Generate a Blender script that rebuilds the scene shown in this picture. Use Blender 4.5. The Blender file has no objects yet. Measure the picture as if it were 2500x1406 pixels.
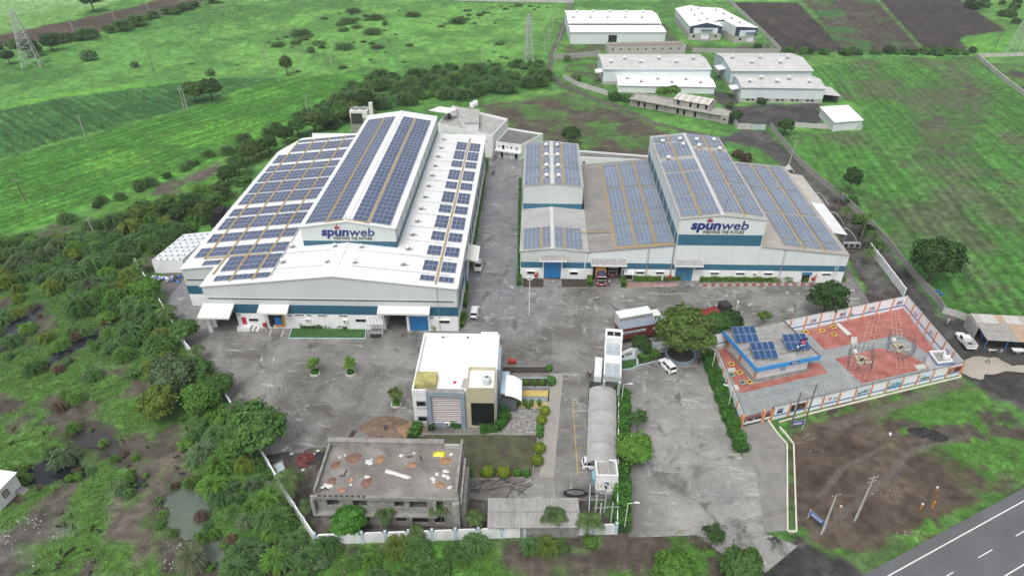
import bpy, math, random
import numpy as np
from mathutils import Vector, Matrix, Euler

SC = bpy.context.scene
COL = SC.collection
rnd = random.Random(7)
R_ = math.radians

# ------------------------------------------------------------------ camera, sky, sun, exposure
CAM_H = 85.0; PITCH = R_(33.5); YAW = R_(1.43); FPX = 1662.0
cd = bpy.data.cameras.new('camera'); cam = bpy.data.objects.new('camera', cd); COL.objects.link(cam)
cam.location = (0, 0, CAM_H); cam.rotation_euler = (math.pi/2 - PITCH, 0, YAW)
cd.sensor_width = 36.0; cd.lens = FPX/2500*36.0; cd.clip_start = 1.0; cd.clip_end = 8000.0
SC.camera = cam
world = bpy.data.worlds.new('World'); SC.world = world; world.use_nodes = True
wn = world.node_tree.nodes; wl = world.node_tree.links; wn.clear()
SUN_EL = R_(62); SUN_AZ = R_(200)
sky = wn.new('ShaderNodeTexSky'); sky.sky_type = 'NISHITA'; sky.sun_disc = False
sky.sun_elevation = SUN_EL; sky.sun_rotation = SUN_AZ
sky.air_density = 1.0; sky.dust_density = 5.0; sky.ozone_density = 1.0; sky.altitude = 0
hs = wn.new('ShaderNodeHueSaturation'); hs.inputs['Saturation'].default_value = 0.22
bg = wn.new('ShaderNodeBackground'); bg.inputs['Strength'].default_value = 0.15
wo = wn.new('ShaderNodeOutputWorld')
wl.new(sky.outputs[0], hs.inputs['Color']); wl.new(hs.outputs[0], bg.inputs['Color']); wl.new(bg.outputs[0], wo.inputs['Surface'])
sd_ = bpy.data.lights.new('sun', 'SUN'); sun = bpy.data.objects.new('sun', sd_); COL.objects.link(sun)
sd_.energy = 0.9; sd_.angle = R_(20); sd_.color = (1.0, 0.975, 0.94)
sdir = Vector((math.sin(SUN_AZ)*math.cos(SUN_EL), math.cos(SUN_AZ)*math.cos(SUN_EL), math.sin(SUN_EL)))
sun.rotation_euler = sdir.to_track_quat('Z', 'Y').to_euler()
SC.view_settings.view_transform = 'Standard'; SC.view_settings.look = 'None'
SC.view_settings.gamma = 1.0; SC.view_settings.use_curve_mapping = False
SC.view_settings.exposure = 0.34
SC.render.engine = 'CYCLES'
SC.cycles.max_bounces = 5; SC.cycles.diffuse_bounces = 3; SC.cycles.glossy_bounces = 2
SC.cycles.transmission_bounces = 3; SC.cycles.transparent_max_bounces = 6; SC.cycles.volume_bounces = 0

# ------------------------------------------------------------------ surveying: point of the photo -> point of the place
_fw = (-math.sin(YAW)*math.cos(PITCH), math.cos(YAW)*math.cos(PITCH), -math.sin(PITCH))
_rt = (math.cos(YAW), math.sin(YAW), 0.0)
_up = (-math.sin(YAW)*math.sin(PITCH), math.cos(YAW)*math.sin(PITCH), math.cos(PITCH))
def G(px, py, z=0.0):
    u = (px-1250)/FPX; v = (703-py)/FPX
    d = [_fw[i]+u*_rt[i]+v*_up[i] for i in range(3)]
    t = (z-CAM_H)/d[2]
    return (d[0]*t, d[1]*t)
def G3(px, py, z=0.0):
    x, y = G(px, py, z); return Vector((x, y, z))
def GP(pts, z=0.0):
    return [G(a, b, z) for a, b in pts]

# ------------------------------------------------------------------ materials
_mc = {}
def M(name, col, rough=.65, var=.10, sc=.35, fine=.05, fsc=5.0, bump=0.0, bsc=6.0, ribs=None, metal=0.0,
      spec=.5, col2=None, orand=0.0, dirt=None, attr=None, rvar=0.0, stretch=None, trans=0.0, alpha=1.0):
    if name in _mc: return _mc[name]
    m = bpy.data.materials.new(name); m.use_nodes = True; _mc[name] = m
    nt = m.node_tree; n = nt.nodes; l = nt.links
    bs = n['Principled BSDF']
    bs.inputs['Roughness'].default_value = rough; bs.inputs['Metallic'].default_value = metal
    bs.inputs['Specular IOR Level'].default_value = spec
    if alpha < 1: bs.inputs['Alpha'].default_value = alpha
    tc = n.new('ShaderNodeTexCoord'); vec = tc.outputs['Object']
    if stretch:
        mp = n.new('ShaderNodeMapping'); mp.inputs['Scale'].default_value = stretch; l.new(vec, mp.inputs[0]); nv = mp.outputs[0]
    else: nv = vec
    def noise(scale, det=4, v=None):
        t = n.new('ShaderNodeTexNoise'); t.inputs['Scale'].default_value = scale; t.inputs['Detail'].default_value = det
        t.inputs['Roughness'].default_value = .6; l.new(v or nv, t.inputs['Vector']); return t.outputs['Fac']
    def mix(fac, a, b, mode='MIX'):
        x = n.new('ShaderNodeMix'); x.data_type = 'RGBA'; x.blend_type = mode
        for s, q in ((x.inputs[0], fac), (x.inputs[6], a), (x.inputs[7], b)):
            if hasattr(q, 'links'): l.new(q, s)
            elif isinstance(q, (int, float)): s.default_value = q
            else: s.default_value = (*q[:3], 1)
        return x.outputs[2]
    def remap(v, a, b, c=0., d=1.):
        r = n.new('ShaderNodeMapRange'); r.inputs[1].default_value = a; r.inputs[2].default_value = b
        r.inputs[3].default_value = c; r.inputs[4].default_value = d; l.new(v, r.inputs[0]); return r.outputs[0]
    c1 = [min(1, c*(1-var)) for c in col]; c2 = [min(1, c*(1+var)) for c in (col2 or col)]
    nz = remap(noise(sc), .3, .7)
    if attr:
        at = n.new('ShaderNodeAttribute'); at.attribute_name = attr
        out = mix(nz, [1-var]*3, [1+var]*3); out = mix(1.0, at.outputs['Color'], out, 'MULTIPLY')
    else: out = mix(nz, c1, c2)
    if fine:
        out = mix(1.0, out, mix(remap(noise(fsc, 3), .25, .75), [1-fine]*3, [1+fine]*3), 'MULTIPLY')
    if orand:
        oi = n.new('ShaderNodeObjectInfo'); q = remap(oi.outputs['Random'], 0, 1, 1-orand, 1+orand)
        hv = n.new('ShaderNodeHueSaturation'); l.new(q, hv.inputs['Value']); l.new(out, hv.inputs['Color']); out = hv.outputs[0]
    if dirt:                       # (colour, amount, scale, stretch)
        mp = n.new('ShaderNodeMapping'); mp.inputs['Scale'].default_value = dirt[3]; l.new(vec, mp.inputs[0])
        f = remap(noise(dirt[2], 5, mp.outputs[0]), .5, .75, 0, dirt[1]); out = mix(f, out, dirt[0])
    l.new(out, bs.inputs['Base Color'])
    if rvar:
        l.new(remap(noise(sc*1.7), .3, .7, max(.03, rough-rvar), min(1, rough+rvar)), bs.inputs['Roughness'])
    hgt = None
    if ribs:                       # (axis vector, period, strength)
        dp = n.new('ShaderNodeVectorMath'); dp.operation = 'DOT_PRODUCT'; dp.inputs[1].default_value = [a*2*math.pi/ribs[1] for a in ribs[0]]
        l.new(vec, dp.inputs[0]); sn = n.new('ShaderNodeMath'); sn.operation = 'SINE'; l.new(dp.outputs['Value'], sn.inputs[0])
        pw = n.new('ShaderNodeMath'); pw.operation = 'MULTIPLY'; pw.inputs[1].default_value = ribs[2]; l.new(sn.outputs[0], pw.inputs[0]); hgt = pw.outputs[0]
    if bump:
        b = n.new('ShaderNodeMath'); b.operation = 'MULTIPLY'; b.inputs[1].default_value = bump; l.new(noise(bsc, 5), b.inputs[0])
        if hgt:
            ad = n.new('ShaderNodeMath'); l.new(hgt, ad.inputs[0]); l.new(b.outputs[0], ad.inputs[1]); hgt = ad.outputs[0]
        else: hgt = b.outputs[0]
    if hgt:
        bp = n.new('ShaderNodeBump'); bp.inputs['Distance'].default_value = 1.0; bp.inputs['Strength'].default_value = 1.0
        l.new(hgt, bp.inputs['Height']); l.new(bp.outputs[0], bs.inputs['Normal'])
    if trans:
        bs.inputs['Transmission Weight'].default_value = trans
    return m

def leafmat(name, col, var=.42):
    if name in _mc: return _mc[name]
    m = bpy.data.materials.new(name); m.use_nodes = True; _mc[name] = m
    nt = m.node_tree; n = nt.nodes; l = nt.links; bs = n['Principled BSDF']
    bs.inputs['Roughness'].default_value = .55; bs.inputs['Specular IOR Level'].default_value = .3
    at = n.new('ShaderNodeAttribute'); at.attribute_name = 'tone'
    oi = n.new('ShaderNodeObjectInfo')
    ad = n.new('ShaderNodeMath'); ad.operation = 'MULTIPLY_ADD'; l.new(oi.outputs['Random'], ad.inputs[0]); ad.inputs[1].default_value = .35; l.new(at.outputs['Fac'], ad.inputs[2])
    cr = n.new('ShaderNodeValToRGB'); e = cr.color_ramp.elements
    e[0].position = 0.0; e[0].color = (*[c*(1-var) for c in col], 1)
    e[1].position = 1.3 if False else 1.0; e[1].color = (*[min(1, c*k) for c, k in zip(col, (1+var*1.5, 1+var*1.1, 1+var*.7))], 1)
    l.new(ad.outputs[0], cr.inputs[0]); l.new(cr.outputs[0], bs.inputs['Base Color'])
    tb = n.new('ShaderNodeBsdfTranslucent'); l.new(cr.outputs[0], tb.inputs['Color'])
    mx = n.new('ShaderNodeMixShader'); mx.inputs[0].default_value = .35
    l.new(bs.outputs[0], mx.inputs[1]); l.new(tb.outputs[0], mx.inputs[2]); l.new(mx.outputs[0], n['Material Output'].inputs['Surface'])
    return m

# ------------------------------------------------------------------ mesh helpers
class MB:
    def __init__(s): s.v = []; s.f = []; s.m = []
    def add(s, vs, fs, mi=0):
        b = len(s.v); s.v += [tuple(p) for p in vs]
        for f in fs: s.f.append(tuple(b+i for i in f)); s.m.append(mi)
        return s
    def box(s, x0, x1, y0, y1, z0, z1, mi=0):
        return s.add([(x0,y0,z0),(x1,y0,z0),(x1,y1,z0),(x0,y1,z0),(x0,y0,z1),(x1,y0,z1),(x1,y1,z1),(x0,y1,z1)],
              [(3,2,1,0),(4,5,6,7),(0,1,5,4),(1,2,6,5),(2,3,7,6),(3,0,4,7)], mi)
    def poly(s, pts, mi=0): return s.add(pts, [tuple(range(len(pts)))], mi)
    def prism(s, pts, z0, z1, mi=0, cap=True):
        pts = ccw(pts); n = len(pts)
        vs = [(p[0],p[1],z0) for p in pts]+[(p[0],p[1],z1) for p in pts]
        fs = [(i,(i+1)%n,n+(i+1)%n,n+i) for i in range(n)]
        if cap: fs += [tuple(range(n,2*n)), tuple(range(n-1,-1,-1))]
        return s.add(vs, fs, mi)
    def slab(s, pts, t, mi=0):      # 3D polygon (counter-clockwise from above) thickened downward
        n = len(pts); vs = [tuple(p) for p in pts]+[(p[0],p[1],p[2]-t) for p in pts]
        fs = [tuple(range(n)), tuple(range(2*n-1,n-1,-1))]+[((i+1)%n,i,n+i,n+(i+1)%n) for i in range(n)]
        return s.add(vs, fs, mi)
    def tube(s, p, q, r0, r1=None, n=8, mi=0, cap=True):
        r1 = r0 if r1 is None else r1; p = Vector(p); q = Vector(q); d = (q-p)
        if d.length < 1e-6: return s
        d.normalize(); a = d.orthogonal().normalized(); b = d.cross(a)
        vs = []
        for c, r in ((p,r0),(q,r1)):
            for i in range(n):
                t = 2*math.pi*i/n; vs.append(c+a*(r*math.cos(t))+b*(r*math.sin(t)))
        fs = [(i,(i+1)%n,n+(i+1)%n,n+i) for i in range(n)]
        if cap: fs += [tuple(range(n-1,-1,-1)), tuple(range(n,2*n))]
        return s.add(vs, fs, mi)
    def path(s, pts, r, n=6, mi=0):
        for a, b in zip(pts[:-1], pts[1:]): s.tube(a, b, r, r, n, mi)
        return s
    def lathe(s, prof, n=16, c=(0,0,0), mi=0):
        vs = []; fs = []
        for r, z in prof:
            for i in range(n):
                t = 2*math.pi*i/n; vs.append((c[0]+r*math.cos(t), c[1]+r*math.sin(t), c[2]+z))
        for k in range(len(prof)-1):
            for i in range(n): fs.append((k*n+i,k*n+(i+1)%n,(k+1)*n+(i+1)%n,(k+1)*n+i))
        fs.append(tuple(range(n-1,-1,-1))); fs.append(tuple(range((len(prof)-1)*n,len(prof)*n)))
        return s.add(vs, fs, mi)
    def xf(s, mat, start=0):
        s.v[start:] = [tuple(mat @ Vector(p)) for p in s.v[start:]]; return s
    def mesh(s, name, mats, smooth=False):
        me = bpy.data.meshes.new(name); me.from_pydata(s.v, [], s.f)
        for m in (mats if isinstance(mats, (list, tuple)) else [mats]): me.materials.append(m)
        if len(me.materials) > 1: me.polygons.foreach_set('material_index', s.m)
        if smooth: me.polygons.foreach_set('use_smooth', [True]*len(me.polygons))
        me.update(); return me
    def build(s, name, mats, parent=None, smooth=False, loc=None, rot=None):
        return link(name, s.mesh(name, mats, smooth), parent, loc, rot)

def ccw(pts):
    a = sum(p[0]*q[1]-q[0]*p[1] for p, q in zip(pts, pts[1:]+pts[:1]))
    return list(pts) if a > 0 else list(pts)[::-1]
def link(name, data, parent=None, loc=None, rot=None):
    o = bpy.data.objects.new(name, data); COL.objects.link(o)
    if parent: o.parent = parent
    if loc is not None: o.location = loc
    if rot is not None: o.rotation_euler = rot
    return o
def tag(o, label, cat, group=None, kind=None):
    if label: o['label'] = label
    if cat: o['category'] = cat
    if group: o['group'] = group
    if kind: o['kind'] = kind
    return o
def thing(name, label, cat, loc=(0,0,0), rz=0.0, group=None):
    o = link(name, None, None, loc, (0,0,rz)); o.empty_display_size = .5
    return tag(o, label, cat, group)
def struct(name, data_or_mb, mats=None, parent=None, label=None):
    o = data_or_mb.build(name, mats, parent) if isinstance(data_or_mb, MB) else link(name, data_or_mb, parent)
    o['kind'] = 'structure'
    if label: o['label'] = label
    return o
_kids = {}
def copy_tree(o, loc, rz=0.0, label=None, scale=None, group=None):
    if o not in _kids:
        _kids[o] = [(c, list(c.children)) for c in o.children]
    r = o.copy(); COL.objects.link(r); r.location = loc; r.rotation_euler = (0,0,rz)
    if scale is not None: r.scale = (scale,)*3 if isinstance(scale, (int,float)) else scale
    if label: r['label'] = label
    if group: r['group'] = group
    for c, gs in _kids[o]:
        k = c.copy(); COL.objects.link(k); k.parent = r
        for g in gs:
            h = g.copy(); COL.objects.link(h); h.parent = k
    return r
def npmesh(name, V, Q, mats, tone=None, smooth=False):
    me = bpy.data.meshes.new(name); nv = len(V); nf = len(Q); k = Q.shape[1]
    me.vertices.add(nv); me.vertices.foreach_set('co', np.ascontiguousarray(V, dtype=np.float32).ravel())
    me.loops.add(nf*k); me.loops.foreach_set('vertex_index', np.ascontiguousarray(Q, dtype=np.int32).ravel())
    me.polygons.add(nf); me.polygons.foreach_set('loop_start', np.arange(0, nf*k, k, dtype=np.int32))
    me.polygons.foreach_set('loop_total', np.full(nf, k, dtype=np.int32))
    for m in (mats if isinstance(mats, (list, tuple)) else [mats]): me.materials.append(m)
    if tone is not None:
        a = me.attributes.new('tone', 'FLOAT', 'POINT'); a.data.foreach_set('value', np.asarray(tone, dtype=np.float32))
    if smooth: me.polygons.foreach_set('use_smooth', np.ones(nf, dtype=bool))
    me.update(calc_edges=True); me.validate(); return me
def text_mesh(body, size, extr=.03, bold=0.0, shear=0.0, space=1.0):
    cu = bpy.data.curves.new('lettering', 'FONT'); cu.body = body; cu.size = size; cu.extrude = extr
    cu.offset = bold; cu.shear = shear; cu.align_x = 'LEFT'; cu.space_character = space; cu.resolution_u = 3
    o = bpy.data.objects.new('lettering', cu); COL.objects.link(o)
    dg = bpy.context.evaluated_depsgraph_get(); me = bpy.data.meshes.new_from_object(o.evaluated_get(dg))
    bpy.data.objects.remove(o); bpy.data.curves.remove(cu); me.name = 'lettering'; return me
def put_text(body, size, mat, parent, loc, rot, name='lettering', width=None, **k):
    me = text_mesh(body, size, **k); me.materials.clear(); me.materials.append(mat)
    o = link(name, me, parent, loc, rot)
    if width:
        xs = [v.co.x for v in me.vertices]; w = max(xs)-min(xs)
        o.scale = (width/w, 1, 1)
    return o

# ------------------------------------------------------------------ value noise for the lie of the land
def _h(ix, iy, seed):
    with np.errstate(over='ignore'):
        h = (ix.astype(np.int64)*374761393 + iy.astype(np.int64)*668265263 + seed*1442695041) & 0x7fffffff
        h = ((h ^ (h >> 13))*1274126177) & 0x7fffffff
        return ((h ^ (h >> 16)) & 0xffff)/65535.0
def vn(x, y, s, seed=0):
    x = x/s; y = y/s; ix = np.floor(x); iy = np.floor(y); fx = x-ix; fy = y-iy
    fx = fx*fx*(3-2*fx); fy = fy*fy*(3-2*fy)
    a = _h(ix,iy,seed); b = _h(ix+1,iy,seed); c = _h(ix,iy+1,seed); d = _h(ix+1,iy+1,seed)
    return (a*(1-fx)+b*fx)*(1-fy)+(c*(1-fx)+d*fx)*fy
def fbm(x, y, s, seed=0, o=4):
    t = 0; a = .5; n = 0
    for i in range(o): t = t+a*vn(x, y, s/2**i, seed+i*17); n += a; a *= .55
    return t/n
def sst(v, a, b):
    t = np.clip((v-a)/(b-a), 0, 1); return t*t*(3-2*t)
def sdpoly(x, y, P):                 # signed distance, positive inside
    d = np.full(x.shape, 1e18); ins = np.zeros(x.shape, bool); n = len(P)
    for i in range(n):
        ax, ay = P[i]; bx, by = P[(i+1) % n]; ex = bx-ax; ey = by-ay
        t = np.clip(((x-ax)*ex+(y-ay)*ey)/(ex*ex+ey*ey+1e-9), 0, 1)
        d = np.minimum(d, (x-ax-t*ex)**2+(y-ay-t*ey)**2)
        c = ((ay > y) != (by > y)); xx = ax+(y-ay)*ex/(ey if abs(ey) > 1e-9 else 1e-9)
        ins ^= (c & (x < xx))
    d = np.sqrt(d); return np.where(ins, d, -d)
def sdline(x, y, P):
    d = np.full(x.shape, 1e18)
    for (ax, ay), (bx, by) in zip(P[:-1], P[1:]):
        ex = bx-ax; ey = by-ay; t = np.clip(((x-ax)*ex+(y-ay)*ey)/(ex*ex+ey*ey+1e-9), 0, 1)
        d = np.minimum(d, (x-ax-t*ex)**2+(y-ay-t*ey)**2)
    return np.sqrt(d)
# ------------------------------------------------------------------ the lie of the land: one continuous sheet cut into ground, fields and tracks
YARD = [(400,640),(1130,640),(1150,384),(1280,384),(1275,650),(2072,650),(2126,745),(1735,838),(1722,862),(1812,1116),(1850,1150),(1866,1300),
        (1948,1332),(1868,1398),(1790,1372),(1700,1306),(1535,1312),(1500,1222),(1190,1222),(1010,1200),(1008,1086),(780,1092),(640,1112),(565,992),(455,850),(392,735)]
YARD_W = ccw(GP(YARD))
PONDS = [('green_pond', [(403,1217),(440,1185),(480,1168),(503,1200),(512,1250),(502,1290),(523,1310),(548,1330),(558,1370),(520,1372),(480,1322),(430,1302),(398,1278),(410,1250)], (.10,.13,.10), 'murky grey green pond beside the rubble bank'),
         ('dark_pond', [(48,1157),(90,1130),(130,1108),(182,1118),(218,1147),(190,1167),(120,1178),(60,1172)], (.012,.016,.018), 'black still pond behind the small white hut'),
         ('long_puddle', [(162,1062),(200,1043),(262,1058),(303,1100),(314,1133),(280,1122),(250,1092),(180,1087)], (.04,.04,.036), 'shallow grey puddle winding through the weeds'),
         ('round_puddle', [(301,1182),(320,1163),(353,1170),(342,1187),(306,1200)], (.02,.03,.028), 'small dark green puddle among weeds'),
         ('ditch_water', [(96,892),(140,858),(200,818),(246,798),(224,832),(170,864),(110,899)], (.02,.026,.032), 'dark strip of ditch water between thorn bushes'),
         ('ditch_water', [(-40,860),(0,815),(30,788),(70,758),(98,748),(92,777),(50,803),(30,834),(0,853)], (.03,.036,.042), 'pale strip of ditch water at the left margin'),
         ('muddy_puddle', [(2352,905),(2362,880),(2392,868),(2430,872),(2470,888),(2540,892),(2540,912),(2455,903),(2424,912),(2400,922),(2372,918)], (.34,.31,.26), 'beige muddy puddle in front of the roadside stall'),
         ('muddy_puddle', [(2160,640),(2172,648),(2196,690),(2212,714),(2204,716),(2180,682),(2156,648)], (.30,.28,.25), 'pale puddle running along the wet track')]
def Z(n, p, a, b, s=8, lo=.42, hi=.58, e=1.5, en=3., h=.0, rows=None, zid='ground', hf=.0, r=.9): return dict(n=n,p=GP(p),a=a,b=b,s=s,lo=lo,hi=hi,e=e,en=en,h=h,rows=rows,zid=zid,hf=hf,r=r)
GR1 = (.062,.168,.038); GR2 = (.108,.268,.058); SOIL = (.078,.064,.05); MUD = (.10,.086,.07)
ZONES = [
 Z('pale', [(-400,130),(0,92),(100,64),(310,-5),(260,-60),(-400,-60)], (.13,.28,.07), (.19,.34,.12), 30, zid='crop_field', h=.1),
 Z('meadow light', [(560,60),(900,10),(1370,10),(1330,180),(1000,150),(640,200),(300,205),(460,140)], (.08,.205,.045), (.125,.295,.062), 14, e=6, en=8, h=.15),
 Z('plough strip', [(-400,160),(0,86),(100,66),(300,24),(400,-5),(540,-8),(430,26),(300,66),(150,98),(0,117),(-400,205)], (.095,.072,.055), (.07,.054,.043), 12, zid='ploughed_field', h=.12, rows=((0,110),(300,45),2.2,.12)),
 Z('light strip', [(-400,345),(0,262),(150,228),(300,205),(520,195),(440,205),(280,228),(140,245),(0,283),(-400,370)], (.09,.26,.04), (.12,.31,.05), 10),
 Z('dark crop', [(-400,350),(0,270),(140,240),(280,223),(440,202),(600,187),(690,190),(560,228),(440,268),(300,303),(150,345),(0,388),(-400,480)], (.04,.128,.038), (.06,.172,.048), 14, zid='crop_field', h=.3, rows=((120,240),(280,328),3.2,.36), e=.8, en=1.2),
 Z('bright crop', [(-400,500),(0,392),(150,350),(440,275),(545,245),(590,215),(690,193),(880,180),(948,184),(900,215),(760,292),(650,335),(540,385),(400,445),(250,485),(130,545),(0,575),(-400,700)], (.062,.21,.032), (.112,.315,.045), 22, zid='crop_field', h=.3, rows=((100,470),(560,318),3.2,.34), e=.8, en=1.2),
 Z('mud strip', [(120,556),(300,488),(430,438),(560,393),(648,362),(665,385),(560,432),(460,480),(330,518),(230,545),(150,580)], (.10,.086,.072), (.085,.21,.038), 7, .40, .56, e=2),
 Z('thicket soil', [(-400,640),(0,580),(140,560),(330,505),(560,470),(480,560),(390,650),(400,740),(470,860),(560,990),(500,1010),(330,950),(200,900),(0,930),(-400,1050)], (.065,.135,.038), (.085,.076,.058), 6, .52, .66, e=3, h=.25),
 Z('marsh', [(-400,960),(0,900),(330,880),(560,990),(640,1118),(770,1335),(760,1500),(-400,1600)], (.09,.195,.046), (.088,.078,.06), 5.5, .50, .66, e=3, h=.22),
 Z('mud bank', [(355,1128),(440,1108),(492,1160),(430,1182),(404,1240),(400,1292),(430,1330),(330,1370),(250,1300),(270,1215)], (.115,.098,.08), (.09,.15,.05), 4, .55, .75, e=1.5, h=.12),
 Z('rubble bank', [(430,1300),(520,1380),(470,1420),(390,1400),(380,1330)], (.10,.088,.075), (.07,.06,.05), 2, e=1.5),
 Z('hut yard', [(-60,1190),(60,1180),(100,1210),(60,1240),(0,1262),(-60,1270)], (.075,.055,.042), (.06,.05,.04), 3, e=1),
 Z('scrap corner', [(-60,1300),(60,1260),(130,1270),(170,1300),(60,1330),(90,1400),(-60,1460)], (.09,.08,.07), (.12,.115,.105), 2, e=2),
 Z('bank weeds', [(1120,150),(1340,150),(1345,215),(1200,240),(1080,255),(900,270),(780,330),(680,360),(930,190)], (.045,.14,.03), (.085,.21,.042), 6, e=3, h=.3),
 Z('front verge', [(640,1200),(775,1335),(1505,1308),(1700,1312),(1790,1382),(1860,1500),(560,1500),(600,1300)], (.08,.215,.035), (.068,.056,.044), 4.5, .48, .6, e=1, h=.15),
 Z('verge soil', [(1140,1345),(1500,1312),(1690,1315),(1560,1400),(1300,1430)], (.085,.068,.055), (.10,.082,.066), 2.5, e=2),
 Z('back mud', [(1170,258),(1390,230),(1480,262),(1600,306),(1640,335),(1600,395),(1400,385),(1330,335),(1230,325)], (.085,.072,.055), (.075,.15,.04), 9, .42, .62, e=3, h=.15, rows=((1200,300),(1500,290),2.4,.16)),
 Z('estate grass', [(1375,110),(1480,105),(1480,135),(1465,215),(1380,190)], (.075,.2,.04), (.08,.1,.05), 5),
 Z('upper yard', [(1622,60),(1662,110),(1760,118),(1860,106),(1905,125),(1690,128),(1625,118)], (.08,.075,.068), (.075,.11,.05), 6),
 Z('right field', [(1968,168),(2110,142),(2380,138),(2500,232),(2900,440),(2900,900),(2500,772),(2300,764),(2232,690),(2140,578),(2040,468),(1892,326),(1940,330),(2108,320),(2112,262),(2040,240),(2012,205)], (.07,.20,.04), (.086,.118,.055), 15, .47, .72, zid='crop_field', h=.22, rows=((2040,180),(2260,430),3.0,.34), e=.8, en=1.),
 Z('right field bare', [(2290,200),(2370,190),(2400,260),(2350,350),(2270,420),(2230,380)], (.085,.078,.06), (.075,.13,.045), 9, e=8, en=9),
 Z('plough A', [(1785,6),(1948,6),(2068,127),(1906,127),(1852,72)], (.042,.036,.032), (.055,.047,.04), 12, zid='ploughed_field', rows=((1830,20),(1990,125),4.0,.34), e=.6, en=.6, h=.1),
 Z('plough B', [(1948,-30),(2112,-30),(2256,128),(2068,127)], (.07,.058,.048), (.06,.11,.04), 15, .5,.7, zid='ploughed_field', rows=((1950,0),(2140,125),4.0,.22), e=1, en=.8, h=.1),
 Z('plough B green', [(1940,-20),(2010,-20),(2145,127),(2064,127)], (.05,.12,.036), (.072,.068,.048), 14, rows=((1950,0),(2090,125),4.0,.2), e=2, en=2),
 Z('plough C', [(2118,-30),(2300,-30),(2460,78),(2350,92),(2368,128),(2262,128)], (.038,.032,.03), (.05,.043,.038), 18, zid='ploughed_field', rows=((2150,0),(2300,110),5.,.1), e=.8, en=.8),
 Z('green end', [(2345,92),(2480,74),(2560,70),(2560,132),(2372,130)], (.12,.30,.05), (.09,.24,.045), 10),
 Z('far corner', [(2395,155),(2600,145),(2700,330),(2500,225)], (.06,.056,.046), (.08,.17,.04), 10, .4,.55),
 Z('gravel yard', [(1732,215),(1795,232),(1803,258),(2005,252),(2008,300),(1930,308),(1812,310),(1788,288),(1768,262),(1738,238)], (.05,.049,.048), (.075,.073,.07), 6, e=1),
 Z('track top', [(1392,-40),(1412,-40),(1374,92),(1352,130),(1348,182),(1334,182),(1340,130),(1360,90),(1384,30)], (.105,.10,.088), (.08,.12,.05), 3, .5,.7, zid='dirt_track', e=.6, en=.8),
 Z('track bend', [(1334,178),(1350,180),(1376,202),(1444,232),(1524,263),(1604,298),(1694,322),(1770,338),(1770,350),(1686,330),(1598,306),(1516,270),(1434,240),(1360,210)], (.095,.09,.078), (.08,.12,.05), 3, .5,.72, zid='dirt_track', e=.6, en=.8),
 Z('black track', [(1750,340),(1812,318),(1870,320),(1900,350),(1965,402),(2030,462),(2085,520),(2140,575),(2200,640),(2250,705),(2300,775),(2350,850),(2310,870),(2262,800),(2215,735),(2165,668),(2110,600),(2045,535),(1985,475),(1915,410),(1855,362),(1800,352)], (.062,.06,.058), (.10,.098,.092), 4, .5,.7, zid='dirt_track', e=1, en=1.2, r=.45),
 Z('side soil', [(1925,395),(2045,470),(2090,545),(2130,600),(2150,648),(2207,722),(2126,745),(2070,650),(1990,470)], (.062,.055,.047), (.10,.095,.088), 4, e=.8, r=.5),
 Z('stall yard', [(2290,745),(2380,790),(2500,835),(2900,900),(2900,1220),(2560,1060),(2470,985),(2400,945),(2340,915),(2322,850)], (.055,.053,.05), (.10,.097,.09), 5, .45,.65, e=1.2, r=.5),
 Z('soil plot', [(1925,1040),(2080,1000),(2345,925),(2390,950),(2500,1060),(2900,1200),(2900,1300),(2500,1175),(2300,1292),(2150,1348),(2030,1348),(1945,1302),(1925,1100)], (.078,.058,.043), (.10,.077,.058), 5, e=1, h=.05),
 Z('plot greens', [(2150,1030),(2300,945),(2395,955),(2500,1055),(2560,1100),(2540,1165),(2380,1180),(2340,1105),(2240,1085),(2180,1075)], (.085,.22,.04), (.08,.068,.055), 4.5, .5,.62, e=3, en=4),
 Z('plot verge', [(1943,1290),(1982,1318),(2040,1350),(2100,1356),(2155,1345),(2270,1280),(2244,1312),(2155,1372),(2080,1388),(2000,1372),(1948,1338)], (.09,.235,.038), (.085,.15,.05), 3, e=.6),
 Z('drain greens', [(1880,1025),(2345,915),(2345,945),(2090,1005),(1930,1045)], (.075,.18,.035), (.08,.066,.052), 2.5, .42,.6, e=.8),
 Z('road shoulder', [(1866,1400),(1950,1337),(2020,1378),(2100,1394),(2180,1378),(2300,1312),(2500,1190),(2900,990),(2900,1080),(2500,1232),(2165,1420),(2050,1520),(1750,1520),(1790,1400)], (.045,.044,.044), (.085,.082,.078), 3.5, .45,.7, zid='road_shoulder', e=.8, r=.8),
 Z('front plot', [(640,1080),(770,1075),(1320,1085),(1320,1215),(1500,1222),(1505,1300),(775,1325),(700,1200),(650,1112)], (.075,.066,.056), (.10,.092,.08), 3, e=.8),
]
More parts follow.
